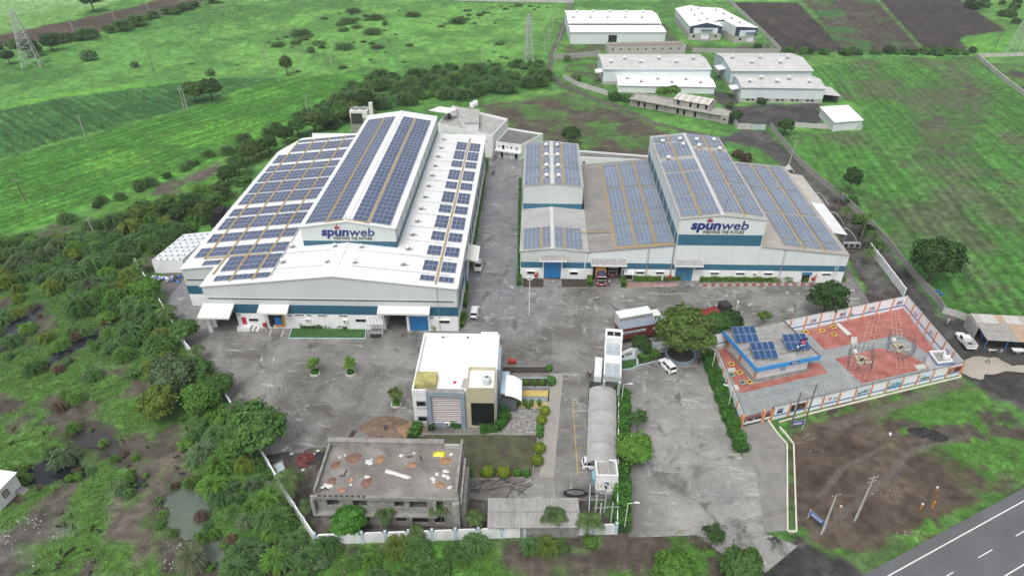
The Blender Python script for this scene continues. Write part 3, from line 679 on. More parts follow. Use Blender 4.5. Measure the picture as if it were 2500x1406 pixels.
# roofs
W1.add(MB().slab([(XL-.25,Y1-.3,zL(XL-.25)),(XM,Y1-.3,zL(XM)),(XM,YB+.2,zL(XM)),(-68.5,YB+.2,zL(-68.5)),(XW-.2,183,zL(XW-.2)),(XW-.2,119.4,zL(XW-.2)),(XL-.25,119.4,zL(XL-.25))], .18), 'roof', ROOFW)
W1.add(MB().slab([(XM,Y1-.3,zR(XM)),(XR+.25,Y1-.3,zR(XR+.25)),(XR+.25,YB+.2,zR(XR+.25)),(XM,YB+.2,zR(XM))], .18), 'roof', ROOFW)
W1.add(MB().box(XM-.35,XM+.35,Y1-.32,125,13.19,13.27), 'ridge_cap', FRAMEW)
W1.add(MB().box(XR+.1,XR+.34,Y1-.3,YB,zR(XR)-.12,zR(XR)+.22), 'gutter', FRAMEW)
W1.add(MB().box(XL-.4,XR+.4,YB+.2,YB+.5,zR(XR)-.3,zR(XR)+.9), 'parapet', FRAMEW)
# front wall: plastered base with door openings, teal band, pale cladding gable
ops = [(-64.0,-59.4,.02,3.79),(-28.8,-24.4,.02,3.79),(-23.8,-20.0,.02,3.6),(-52.4,-49.7,.9,3.5)]
W1.add(wall_seg(MB(), XL, XR, Y1, Y1+.25, -.1, 3.8, ops), 'front_wall', WHITE)
W1.add(MB().box(XL,XR,Y1-.04,Y1+.2,3.803,6.0), 'teal_band', TEAL)
W1.add(MB().add([(XL,Y1-.02,6.003),(XR,Y1-.02,6.003),(XR,Y1-.02,zR(XR)-.19),(XM,Y1-.02,zR(XM)-.19),(XL,Y1-.02,zL(XL)-.19),(XL,Y1+.2,6.003),(XR,Y1+.2,6.003),(XR,Y1+.2,zR(XR)-.19),(XM,Y1+.2,zR(XM)-.19),(XL,Y1+.2,zL(XL)-.19)],
      [(0,1,2,3,4),(9,8,7,6,5),(1,0,5,6),(2,1,6,7),(3,2,7,8),(4,3,8,9),(0,4,9,5)]), 'gable_cladding', CLAD)
lou = MB()
for i in range(64): lou.box(XL+.8+i*.775, XL+.8+i*.775+.70, Y1-.07, Y1-.023, 7.18, 7.56)
W1.add(lou, 'louvre_strip', M('louvre', (.10,.10,.10), var=.3, sc=2))
W1.add(MB().box(XL-.05,XR+.05,Y1-.09,Y1-.023,7.57,7.63), 'louvre_flashing', FRAMEW)
# side walls
W1.add(MB().box(XR-.2,XR,Y1+.26,YB,-.1,3.8), 'side_wall', WHITE); W1.add(MB().box(XR-.18,XR+.03,Y1+.26,YB,3.803,6), 'teal_band', TEAL)
W1.add(MB().box(XR-.2,XR,Y1+.26,YB,6.003,zR(XR)-.19), 'side_cladding', CLAD)
sw = MB()
for i in range(10): sw.box(XR+.035,XR+.05,Y1+4+i*7.7,Y1+8.5+i*7.7,6.5,7.2)
W1.add(sw, 'side_louvres', M('louvre', (.1,.1,.1)))['kind'] = 'stuff'
for i in range(13): downpipe(W1, XR+.12, Y1+.6+i*6.2, .1, zR(XR)-.1)
W1.add(MB().box(XL,XL+.2,Y1+.26,119.7,-.1,zL(XL)-.19), 'side_wall', CLAD)
W1.add(MB().box(XW,XW+.2,119.95,183,-.1,zL(XW)-.19), 'side_wall', CLAD)
W1.add(MB().add([(XW,183,0),(-68.3,YB,0),(-68.3,YB,zL(-68.3)-.19),(XW,183,zL(XW)-.19)], [(3,2,1,0),(0,1,2,3)]), 'rear_wall', CLAD)
W1.add(MB().box(-68.3,XR,YB-.2,YB,-.1,9.4), 'rear_wall', CLAD)
# set-back wing wall
yw = 119.7
W1.add(wall_seg(MB(), XW, XL, yw, yw+.25, -.1, 3.1, [(-66.6,-66.1,1.7,2.6)]), 'wing_wall', WHITE)
W1.add(MB().box(XW,XL,yw-.04,yw+.2,3.103,5.2), 'teal_band', TEAL)
W1.add(MB().add([(XW,yw-.02,5.203),(XL,yw-.02,5.203),(XL,yw-.02,zL(XL)-.19),(XW,yw-.02,zL(XW)-.19)], [(0,1,2,3)]), 'wing_cladding', CLAD)
lo2 = MB()
for i in range(9): lo2.box(XW+.4+i*.78,XW+.4+i*.78+.7,yw-.06,yw-.023,6.5,6.86)
W1.add(lo2, 'louvre_strip', M('louvre', (.1,.1,.1)))
# raised central roof
cx0, cx1, cxm = -47.6, -27.8, -37.8; cy = 125.0; ce = 17.1; cr = 18.5; cb = (cr-ce)/(cxm-cx0); ca = cr-cb*cxm; cb2 = -(cr-16.95)/(cx1-cxm); ca2 = cr-cb2*cxm
W1.add(MB().slab([(cx0-.3,cy-.3,ca+cb*(cx0-.3)),(cxm,cy-.3,cr),(cxm,YB+.6,cr),(cx0-.3,YB+.6,ca+cb*(cx0-.3))], .2), 'raised_roof', ROOFW)
W1.add(MB().slab([(cxm,cy-.3,cr),(cx1+.3,cy-.3,ca2+cb2*(cx1+.3)),(cx1+.3,YB+.6,ca2+cb2*(cx1+.3)),(cxm,YB+.6,cr)], .2), 'raised_roof', ROOFW)
W1.add(MB().box(cxm-.4,cxm+.4,cy-.32,YB+.6,cr-.02,cr+.07), 'ridge_cap', FRAMEW)
W1.add(MB().add([(cx0,cy,12.3),(cxm,cy,13.25),(cx1,cy,12.15),(cx1,cy,13.6),(cx0,cy,13.6)], [(0,1,2,3,4)]), 'teal_band', TEAL)
W1.add(MB().add([(cx0,cy-.02,13.603),(cx1,cy-.02,13.603),(cx1,cy-.02,16.75),(cxm,cy-.02,cr-.21),(cx0,cy-.02,ce-.21)], [(0,1,2,3,4)]), 'raised_gable', CLAD)
for xx, s in ((cx0,-1),(cx1,1)):
    e = (ce if s < 0 else 16.95)-.21; zb_ = zL(cx0) if s < 0 else zR(cx1)
    W1.add(MB().box(xx-.1,xx+.1,cy+.1,YB,zb_-.1,13.6), 'teal_band', TEAL); W1.add(MB().box(xx-.11,xx+.11,cy+.1,YB,13.603,e), 'raised_side_cladding', CLAD)
    for i in range(12): W1.add(MB().tube((xx+s*.17,cy+1+i*5.9,zb_+.1),(xx+s*.17,cy+1+i*5.9,e),.05), 'downpipe', STEELG)
W1.add(MB().box(cx0-.2,cx1+.2,YB+.3,YB+.6,9,16.9), 'rear_wall', CLAD)
W1.add(MB().tube((cxm,cy+.3,cr),(cxm,cy+.3,cr+2.6),.04,.02).tube((cxm-.5,cy+.3,cr),(cxm,cy+.3,cr+.9),.03).tube((cxm+.5,cy+.3,cr),(cxm,cy+.3,cr+.9),.03), 'lightning_rod', STEELG)
spunweb(W1, -43.5, 14.9, cy-.02, 11.2)
# solar arrays
rowsL = [(113.1,115.0,1),(116.8,122.5,3),(123.5,127.4,2),(129.9,133.8,2),(135.9,141.5,3),(142.5,146.3,2),(148.6,154.3,3),(155.0,160.9,3),(161.8,167.5,3),(168.3,172.2,2),(174.0,179.8,3),(181.6,187.3,3),(188.7,190.6,1)]
blk = []
for r, (y0,y1,n) in enumerate(rowsL):
    if 2 <= r <= 10: blk.append((-71.4,-69.0,y0,y1,2,n,aL,bL))
    if r >= 2: blk.append((-68.3,-64.3,y0,y1,4,n,aL,bL))
    blk.append((-63.7 if r >= 2 else -62.9,-59.65,y0,y1,4 if r >= 2 else 3,n,aL,bL)); blk.append((-59.0,-54.95,y0,y1,4,n,aL,bL)); blk.append((-54.3,-51.5,y0,y1,3,n,aL,bL))
blk.append((-68.2,-64.5,119.9,121.7,4,1,aL,bL))
for y0,y1,n in [(113.5,115.4,1),(117.3,121.1,2),(123.5,127.3,2),(129.8,133.6,2),(135.5,141.3,3),(143,146.8,2),(148.4,154.1,3),(156.1,160,2),(161.6,167.4,3),(169.6,173.5,2),(174.8,180.5,3),(181.4,187.1,3)]:
    blk.append((-21.3,-18.45,y0,y1,3,n,aR,bR)); blk.append((-17.55,-14.6,y0,y1,3,n,aR,bR))
for x0,x1,n,a,b in ((-46.7,-42.45,5,ca,cb),(-41.8,-38.9,3,ca,cb),(-36.6,-33.6,3,ca2,cb2),(-32.9,-28.8,4,ca2,cb2)): blk.append((x0,x1,125.5,188.4,n,32,a,b))
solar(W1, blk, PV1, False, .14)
for x, y0, y1 in ((-68.65,122.5,190.6),(-64.0,115.8,191),(-59.32,112.6,191),(-54.62,112.6,191)): walkway(W1, x, y0, y1, aL, bL)
walkway(W1, -18.0, 112.6, 191, aR, bR)
walkway(W1, -42.12, 125, 189, ca, cb); walkway(W1, -33.25, 125, 189, ca2, cb2)
W1.add(MB().slab([(-68.4,122.6,zL(-68.4)+.17),(-54.4,122.6,zL(-54.4)+.17),(-54.4,123.0,zL(-54.4)+.17),(-68.4,123.0,zL(-68.4)+.17)], .04), 'roof_walkway', ORANGE)
W1.add(MB().slab([(-42.3,125.05,ca-cb*42.3+.2),(-33.1,125.05,ca2-cb2*33.1+.2),(-33.1,125.3,ca2-cb2*33.1+.2),(cxm,125.3,cr+.2),(-42.3,125.3,ca-cb*42.3+.2)], .04), 'roof_walkway', ORANGE)
# roof slots, cables and ventilators
for k in range(12):
    y = 116.1+k*6.27
    x0 = -35.4 if k < 2 else -26.6
    n = int((-15.0-x0)/2.0)
    s = MB()
    for i in range(n): s.add([(x0+i*2+dx,y+dy,zR(x0+i*2+dx)+.03) for dx, dy in ((0,0),(1.8,0),(1.8,.22),(0,.22))], [(0,1,2,3)])
    W1.add(s, 'skylight_slot', M('slot_grey', (.33,.34,.34), var=.25, sc=1.5))
    if k < 2:
        s = MB()
        for i in range(7): s.add([(-41+dx-i*1.9-1.7,y+dy,zL(-41+dx-i*1.9-1.7)+.03) for dx, dy in ((0,0),(1.6,0),(1.6,.22),(0,.22))], [(0,1,2,3)])
        W1.add(s, 'skylight_slot', M('slot_grey', (.33,.34,.34)))
        vent(W1, -40.6, y+1.2, zL(-40.6), .8); vent(W1, -35.0, y+1.2, zR(-35.0), .8); vent(W1, -50.2, y+2.4, zL(-50.2))
    vent(W1, -25.4, y+2.3, zR(-25.4))
for x in (-62.2, -57.2, -52.9): W1.add(MB().box(x-.02,x+.02,113,191,zL(x)+.21,zL(x)+.24), 'cable', STEELG)
W1.add(MB().box(-51.2,-51.12,113.5,134,zL(-51.1)+.05,zL(-51.1)+.2), 'cable_tray', STEELG)
W1.add(MB().box(-19.9,-19.87,113,187,zR(-19.9)+.2,zR(-19.9)+.23), 'cable', STEELG); W1.add(MB().box(-16.4,-16.37,113,187,zR(-16.4)+.2,zR(-16.4)+.23), 'cable', STEELG)
W1.add(MB().tube((-17.7,Y1-.1,10.8),(-17.6,Y1-.1,.5),.05), 'cable_drop', STEELG)
# canopies, doors, windows
canopy_front(W1, -65.5, -59.2, Y1-.05, 6.1, 3.5, 1.0, OFFW, fm=OFFW); canopy_front(W1, -54.0, -48.0, Y1-.05, 6.1, 1.9, .8, OFFW, fm=OFFW); canopy_front(W1, -29.8, -19.4, Y1-.05, 6.1, 1.5, .75, OFFW, fm=OFFW)
W1.box('canopy_pillar', WHITE, -65.0,-64.2,110.2,111.0,0,5.1)
W1.add(MB().slab([(XR,130.6,6.2),(XR+2.7,130.6,5.6),(XR+2.7,137.4,5.6),(XR,137.4,6.2)], .35), 'side_canopy', OFFW)
W1.box('roller_shutter', BLUED, -23.78,-20.02,Y1+.08,Y1+.14,.03,3.59)
W1.box('door_jamb', FRAMEW, -24.35,-23.85,Y1-.3,Y1+.24,.0,3.75); W1.box('door_jamb', FRAMEW, -19.98,-19.5,Y1-.12,Y1-.003,.0,3.75)
W1.box('recess_wall', WHITE, -29.0,-28.82,Y1+.27,Y1+6,.0,3.79); W1.box('recess_wall', WHITE, -59.38,-59.2,Y1+.27,Y1+7,.0,3.79)
W1.box('side_shutter', BLUED2, XR+.04,XR+.1,126.5,129.8,.1,3.5)
# loading dock
W1.box('dock_shelter', BLACKM, -52.38,-49.72,Y1+.02,Y1+.2,.92,3.48)
d = W1.box('dock_curtain', BLUED, -51.6,-50.15,Y1-.25,Y1+.015,1.15,2.9); W1.box('dock_lip', M('dock_orange', (.5,.17,.04)), -51.7,-50.05,Y1-.4,Y1+.015,.75,1.1)
W1.box('dock_bumper', M('bumper_yellow', (.55,.3,.03)), -49.95,-49.6,Y1-.3,Y1-.003,.7,3.3)
W1.box('dock_bumper', BLACKM, -52.75,-52.2,Y1-.35,Y1-.003,.6,3.5)
# red door, landing and steps
W1.box('red_door', REDM, -58.5,-57.6,Y1-.06,Y1-.003,.95,2.75)
W1.box('stair_landing', WHITE, -59.4,-57.2,110.7,Y1-.003,0,.95)
for i in range(6): W1.box('step', CONCG if i % 2 else FRAMEW, -57.2+i*.4,-56.8+i*.4,110.7,Y1-.003,0,.8-.14*i)
W1.add(MB().box(-54.2,-53.5,Y1-.5,Y1-.1,.6,1.5).tube((-53.5,Y1-.3,0),(-53.5,Y1-.3,2.2),.06), 'hose_reel', REDM)
for a, b, c, e in ((-57,-55.1,1.75,2.45),(-47.2,-45.4,3.3,3.62),(-44.8,-43.8,3.3,3.62),(-42.5,-40.7,3.3,3.62),(-38.2,-36.4,3.3,3.62),(-34.9,-32.8,2.0,2.7),(-17.7,-15.6,1.98,2.75)): window_x(W1, a, b, c, e, Y1, hood=(c < 3 and a > -20))
ac_unit(W1, -44.7, Y1-.02, 2.4); ac_unit(W1, -37.0, Y1-.02, 2.3)
for x in (-58.8,-48.3,-28.9,-19.2): W1.box('name_plate', NAVY, x-.35,x+.35,Y1-.03,Y1-.003,3.2,3.45)
# striped awning over the entrance steps
W1.root['note'] = ''; del W1.root['note']
aw = MB(); awb = MB()
for i in range(23):
    x = -32.3+i*.145; (aw if i % 2 == 0 else awb).slab([(x,Y1-1.7,2.6),(x+.145,Y1-1.7,2.6),(x+.145,Y1-.05,3.55),(x,Y1-.05,3.55)], .04)
A_ = W1.add(aw, 'awning', FRAMEW); W1.add(awb, 'awning_stripe', M('awning_black', (.10,.10,.11)), A_)
W1.add(MB().tube((-32.2,Y1-1.85,0),(-32.2,Y1-1.85,2.5),.05).tube((-29.1,Y1-1.85,0),(-29.1,Y1-1.85,2.5),.05), 'awning_post', FRAMEW)
W1.box('entrance_step', CONCG, -31.9,-29.2,110.2,Y1-.003,0,.35); W1.box('door_mat', BLACKM, -31.6,-29.5,109.3,110.19,.024,.3)
for x in (-31.85,-29.15): W1.add(MB().path([(x,109.4,.03),(x,109.4,1.0),(x,Y1-.1,1.2)], .03), 'handrail', ALU)

# ------------------------------------------------------------------ the stepped factory on the right
Y2 = 132.4; YE = 181.0
W2 = BLD('factory_hall', 'stepped factory of joined halls with tall middle block, right of the lane', 'factory', 34, Y2, .0115)
def gable_roof(B, x0, xm, x1, y0, y1, e0, r, e1, mat, name='roof', t=.18, ov=.25):
    b0 = (r-e0)/(xm-x0); b1 = (e1-r)/(x1-xm)
    B.add(MB().slab([(x0-ov,y0-ov,e0-b0*ov),(xm,y0-ov,r),(xm,y1+ov,r),(x0-ov,y1+ov,e0-b0*ov)], t), name, mat)
    B.add(MB().slab([(xm,y0-ov,r),(x1+ov,y0-ov,e1+b1*ov),(x1+ov,y1+ov,e1+b1*ov),(xm,y1+ov,r)], t), name, mat)
    return (e0-b0*x0, b0, e1-b1*x1, b1)
A = gable_roof(W2, -1.4, 5.8, 13.85, Y2, 153, 7.4, 8.2, 7.4, M('pale_weathered_roof', (.36,.36,.35), rough=.7, var=.16, sc=.3, fine=.1, ribs=((0,1,0),.5,.02), dirt=((.26,.25,.24),.5,.3,(.12,1.6,1))), ov=.2)
W2.add(MB().box(5.4,6.2,Y2-.2,152.9,8.17,8.25), 'ridge_cap', M('pale_cap', (.5,.51,.5), var=.1))
Mn = gable_roof(W2, -1.3, 5.8, 13.4, 153, YE, 13.65, 14.4, 13.6, M('pale_weathered_roof', (.42,.42,.41)), 'raised_roof', ov=.15)
W2.add(MB().box(5.3,6.3,152.9,YE,14.37,14.45), 'ridge_cap', M('pale_cap', (.5,.51,.5)))
bm_ = 2/19.5; am_ = 7.4-bm_*13.9
W2.add(MB().slab([(14.1,Y2-.2,am_+bm_*14.1),(33.3,Y2-.2,am_+bm_*33.3),(33.3,YE,am_+bm_*33.3),(14.1,YE,am_+bm_*14.1)], .16), 'lean_to_roof', GREYROOF)
W2.add(MB().box(13.86,14.09,Y2-.2,YE,7.05,7.3), 'valley_gutter', DKSTEEL)
T = gable_roof(W2, 33.3, 42.2, 51.8, Y2, YE, 16.0, 17.0, 15.95, M('pale_weathered_roof', (.42,.42,.41)), 'tower_roof', ov=.25)
W2.add(MB().box(41.9,42.6,Y2-.2,YE+.2,16.97,17.05), 'ridge_cap', M('pale_cap', (.5,.51,.5)))
br_ = -1.9/19.9; ar_ = 9.4-br_*51.8
W2.add(MB().slab([(51.95,Y2-.25,ar_+br_*51.95),(71.95,Y2-.25,ar_+br_*71.95),(71.95,YE,ar_+br_*71.95),(51.95,YE,ar_+br_*51.95)], .16), 'lean_to_roof', M('tan_weathered_roof', (.33,.305,.275), rough=.75, var=.14, sc=.3, fine=.1, ribs=((0,1,0),.5,.02), dirt=((.42,.40,.37),.5,.3,(.12,1.6,1))))
# front wall
ops = [(4.0,7.9,.02,4.4),(15.2,21.7,.02,4.4)]
for a, b, c in ((-1.4,4.0,-.1),(7.9,15.2,-.1),(21.7,34.0,-.1),(37.9,62.8,-.1),(62.803,64.597,2.4),(64.6,72.0,-.1)): W2.box('front_wall', WHITE, a,b,Y2,Y2+.22,c,3.0)
W2.add(wall_seg(MB(), -1.3, 71.9, Y2-.03, Y2+.2, 3.003, 4.5, [(4.0,7.9,3.003,4.4),(15.2,21.7,3.003,4.4),(34.0,37.9,3.003,4.4)]), 'teal_band', TEAL2)
W2.add(MB().add([(-1.4,Y2,4.503),(13.9,Y2,4.503),(13.9,Y2,7.2),(5.8,Y2,8.0),(-1.4,Y2,7.2)], [(0,1,2,3,4)]), 'gable_cladding', CLAD)
W2.add(MB().add([(13.92,Y2,4.503),(33.28,Y2,4.503),(33.28,Y2,9.2),(13.92,Y2,7.2)], [(0,1,2,3)]), 'lean_to_cladding', CLADW)
W2.add(MB().add([(33.3,Y2-.05,4.503),(51.8,Y2-.05,4.503),(51.8,Y2-.05,9.4),(33.3,Y2-.05,9.4)], [(0,1,2,3)]), 'tower_cladding', CLADW)
W2.add(MB().add([(33.3,Y2-.08,9.403),(51.8,Y2-.08,9.403),(51.8,Y2-.08,12.1),(33.3,Y2-.08,12.1)], [(0,1,2,3)]), 'teal_band', TEAL2)
W2.add(MB().add([(33.3,Y2-.05,12.103),(51.8,Y2-.05,12.103),(51.8,Y2-.05,15.76),(42.2,Y2-.05,16.79),(33.3,Y2-.05,15.8)], [(0,1,2,3,4)]), 'tower_gable', CLADW)
W2.add(MB().add([(51.82,Y2,4.503),(72,Y2,4.503),(72,Y2,7.3),(51.82,Y2,9.2)], [(0,1,2,3)]), 'lean_to_cladding', CLADW)
W2.add(MB().box(33.15,33.3,Y2+.1,YE,8.0,12.1), 'teal_band', TEAL2); W2.add(MB().box(33.15,33.3,Y2+.1,YE,12.103,15.8), 'tower_side_cladding', CLADW)
W2.add(MB().box(51.8,51.93,Y2+.1,YE,8.5,15.75), 'tower_side_cladding', CLADW)
for i in range(9): W2.add(MB().tube((33.05,Y2+2+i*5.7,9.4),(33.05,Y2+2+i*5.7,15.8),.05), 'downpipe', FRAMEW)
W2.add(MB().box(-1.4,-1.2,Y2+.23,YE,-.1,7.2), 'side_wall', WHITE); W2.add(MB().box(71.8,72.0,Y2+.23,YE,-.1,7.2), 'side_wall', WHITE)
W2.add(MB().box(-1.4,72,YE-.2,YE,-.1,7.2), 'rear_wall', WHITE); W2.add(MB().box(33.3,51.8,YE-.19,YE+.02,7.2,15.7), 'rear_wall', CLADW)
# raised block of the first hall
W2.add(MB().box(-1.3,13.4,153-.06,153.1,7.4,9.0), 'teal_band', TEAL2)
W2.add(MB().add([(-1.3,152.92,9.003),(13.4,152.92,9.003),(13.4,152.92,13.4),(5.8,152.92,14.2),(-1.3,152.92,13.45)], [(0,1,2,3,4)]), 'raised_gable', CLAD)
for xx in (-1.3, 13.25): W2.add(MB().box(xx,xx+.15,153.11,YE,7.2,13.4), 'raised_side_cladding', CLADW)
W2.add(MB().box(-1.3,13.4,YE-.15,YE,7.2,13.4), 'rear_wall', CLADW)
for xx in (33.28, 51.86): W2.add(MB().box(xx-.07,xx+.07,Y2-.2,Y2-.09,4.5,15.8), 'corner_trim', FRAMEW)
W2.add(MB().box(32.75,33.0,Y2-.22,Y2-.06,.1,9.3), 'downpipe', STEELG); W2.add(MB().box(13.2,13.4,Y2-.2,Y2-.04,.1,7.2), 'downpipe', FRAMEW)
for x in (27.2, 27.5, 57.5, 57.8): W2.add(MB().tube((x,Y2-.08,.3),(x,Y2-.08,8.4 if x < 30 else 8.7),.05), 'downpipe', STEELG)
ld = MB()
for i in range(22): ld.box(69.6,70.2,Y2-.35,Y2-.31,.5+i*.32,.54+i*.32)
ld.box(69.55,69.6,Y2-.36,Y2-.3,.3,8.2).box(70.2,70.25,Y2-.36,Y2-.3,.3,8.2); W2.add(ld, 'ladder', FRAMEW)
canopy_front(W2, 2.9, 9.0, Y2-.04, 6.3, 1.4, .55, GREYX); canopy_front(W2, 14.6, 22.5, Y2-.04, 5.6, 1.8, .6, GREYX); canopy_front(W2, 33.3, 39.6, Y2-.1, 5.6, 1.5, .6, GREYX)
W2.box('roller_shutter', BLUED, 4.02,7.88,Y2+.05,Y2+.1,.35,4.38); W2.box('roller_shutter', BLUED2, 34.02,37.88,Y2+.05,Y2+.1,.03,4.38)
for x in (3.7,7.92,33.7,37.92): W2.box('door_jamb', FRAMEW, x,x+.26,Y2-.1,Y2-.034,0,4.5)
z6_ = lambda x, y: (1250+x/5.556, 560+y/5.556); z7_ = lambda x, y: (1640+x/5.435, 500+y/5.435)
for f, P in ((z6_, [(207,567,306,604),(790,574,888,612),(1690,570,1788,602),(1958,574,2055,604)]), (z7_, [(520,895,618,922),(860,898,957,926),(1232,902,1330,930),(2005,908,2105,936)])):
    for a, b, c, e in P:
        x0, z1 = onY(*f(a,b), Y2); x1, z0 = onY(*f(c,e), Y2); window_x(W2, x0, x1, max(.5,z0), z1, Y2)
W2.box('service_door', BLUED2, 62.6,64.8,Y2-.28,Y2-.04,2.1,2.75); W2.box('door_leaf', DARK, 62.82,64.58,Y2+.1,Y2+.14,.0,2.38)
ac_unit(W2, 52.0, Y2-.02, 2.2)
for x in (9.6*0+2.2, 32.6, 65.4): W2.add(MB().box(x-.35,x+.3,Y2-.4,Y2-.05,.7,1.4).tube((x+.45,Y2-.25,0),(x+.45,Y2-.25,2.6 if x > 60 else 1.9),.05).tube((x+.2,Y2-.3,1.75),(x+.5,Y2-.3,1.75),.2), 'fire_hydrant', REDM)
sa = MB()
for i in range(8): sa.slab([(22.3+i*.28,Y2-1.3,2.2),(22.3+i*.28+.2,Y2-1.3,2.2),(22.3+i*.28+.2,Y2-.04,2.9),(22.3+i*.28,Y2-.04,2.9)], .05)
W2.add(sa, 'awning', FRAMEW); W2.box('door_leaf', DARK, 22.5,24.3,Y2-.06,Y2-.035,.2,2.1)
W2.box('notice_board', NAVY, 21.9,22.25,Y2-.06,Y2-.003,1.4,2.6)
spunweb(W2, 35.8, 13.5, Y2-.05, 12.4)
# right-hand lean-to sheds along the side wall
W2.add(MB().slab([(72.1,147,5.4),(77.7,147,4.5),(77.7,163.6,4.5),(72.1,163.6,5.4)], .12), 'side_shed_roof', ROOFW)
W2.add(MB().slab([(72.1,163.7,5.38),(77.8,163.7,4.48),(77.8,181.8,4.48),(72.1,181.8,5.38)], .12), 'side_shed_roof', M('old_shed_sheet', (.45,.43,.39), rough=.8, var=.15, ribs=((0,1,0),.9,.06), dirt=((.2,.19,.17),.5,.6,(.2,1.5,1))))
for y in (147.3,152.8,158.2,163.5): W2.add(MB().tube((77.4,y,0),(77.4,y,4.45),.09), 'shed_post', M('post_blue', (.15,.25,.33)))
for y in (163.9,152.5,143.8):
    arc = [(77.7+.0+t*4.2, y+6, 4.6*math.cos(t*1.35)+.2) for t in [i/7 for i in range(8)]]; W2.add(MB().path(arc, .06), 'pipe_arch', FRAMEW)
# solar arrays
blk = []
for y0,y1,n in ((132.9,136,3),(136.4,140.4,4),(140.7,142.2,1)):
    for x0,x1,k,sd in ((-.8,2.95,2,0),(3.5,5.35,1,0),(6.4,8.25,1,2),(8.75,12.6,2,2)): blk.append((x0,x1,y0,y1,k,n,A[sd],A[sd+1]))
for y0,y1,n in ((153.0,156.1,3),(156.8,162.4,5),(163.2,170,6),(170.5,176.4,6),(176.9,179.9,3)):
    for x0,x1,k,sd in ((-1.0,2.9,2,0),(3.45,5.3,1,0),(6.4,8.3,1,2),(8.9,12.8,2,2)):
        q = y0+1.7 if k == 1 and n > 4 else y0
        blk.append((x0,x1,q,y1-.2 if k == 1 else y1,k,n-2 if q > y0 else n,Mn[sd],Mn[sd+1]))
for y0,y1,n in ((133.6,142.8,9),(143.5,149.3,6),(150.4,162.7,12),(163.9,177.2,13),(177.8,179.2,1)):
    for x0,x1 in ((20.35,24.2),(24.8,28.6),(29.25,32.7)): blk.append((x0,x1,y0,y1,2,n,am_,bm_))
for y0,y1,n in ((133,135.9,3),(136.7,142.2,5),(143,148.8,6),(149.6,155.2,5),(156.4,162.7,6),(165.6,169.3,4),(170,174.4,4),(176,179,3)):
    for x0,x1 in ((33.6,37.35),(38.0,41.8)): blk.append((x0,x1,y0,y1,2,n,T[0],T[1]))
for y0,y1,n in ((133.9,142.4,8),(143.1,149.6,6),(150.4,156.3,6),(157,163.6,6),(164.2,168.9,5),(172.4,177.2,4),(177.8,180.3,3)):
    for x0,x1 in ((43.0,46.9),(47.6,51.5)): blk.append((x0,x1,y0,y1,2,n,T[2],T[3]))
for y0,y1,n in ((133.7,135.9,2),(136.6,149.2,12),(150.3,163.7,13),(164.4,176.9,12),(178,179.5,1)):
    for x0,x1 in ((57.7,61.5),(62.3,66.1),(66.85,70.6)): blk.append((x0,x1,y0,y1,2,n,ar_,br_))
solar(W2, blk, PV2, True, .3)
for x in (20.0,24.5,28.95): walkway(W2, x, 132.7, 180, am_, bm_, .42, .1)
for x, s in ((37.68,0),(47.25,2)): walkway(W2, x, 132.7, 180.5, T[s], T[s+1], .45, .1)
for x in (61.9,66.45): walkway(W2, x, 132.7, 180.3, ar_, br_, .42, .1)
for x, s in ((3.2,0),(8.55,2)):
    walkway(W2, x, 132.6, 142.5, A[s], A[s+1], .42, .1); walkway(W2, x, 153, 180, Mn[s], Mn[s+1], .42, .1)
W2.add(MB().slab([(20.2,132.6,am_+bm_*20.2+.1),(33,132.6,am_+bm_*33+.1),(33,133.2,am_+bm_*33+.1),(20.2,133.2,am_+bm_*20.2+.1)], .04), 'roof_walkway', ORANGE)
W2.add(MB().slab([(9,140.3,7.95),(20,140.3,am_+bm_*20+.12),(20,140.6,am_+bm_*20+.12),(9,140.6,7.95)], .05), 'pipe_run', ORANGE)
for y in (155.9+.5,162.6,169.6-.0,176.4):
    vent(W2, 4.4, y+.2, Mn[0]+Mn[1]*4.4, 1.15); vent(W2, 7.4, y+.2, Mn[2]+Mn[3]*7.4, 1.15, math.pi)
for x, y, s in ((35.4,163.8,0),(35.6,175,0),(40.4,171.5,0),(40.2,175.4,0),(44.6,175.2,2),(44.5,171,2),(49.6,176.6,2),(49.8,170.3,2)):
    vent(W2, x, y, T[s]+T[s+1]*x, 1.15); W2.add(MB().slab([(x-1.1,y-1.2,T[s]+T[s+1]*(x-1.1)+.04),(x+1.1,y-1.2,T[s]+T[s+1]*(x+1.1)+.04),(x+1.1,y-.2,T[s]+T[s+1]*(x+1.1)+.04),(x-1.1,y-.2,T[s]+T[s+1]*(x-1.1)+.04)], .02), 'rust_stain_sheet', M('rusty_sheet', (.42,.30,.19), var=.3, sc=1.5))
W2.add(MB().tube((43.2,135.2,16.8),(43.6,135.2,20),.03), 'lightning_rod', DKSTEEL)
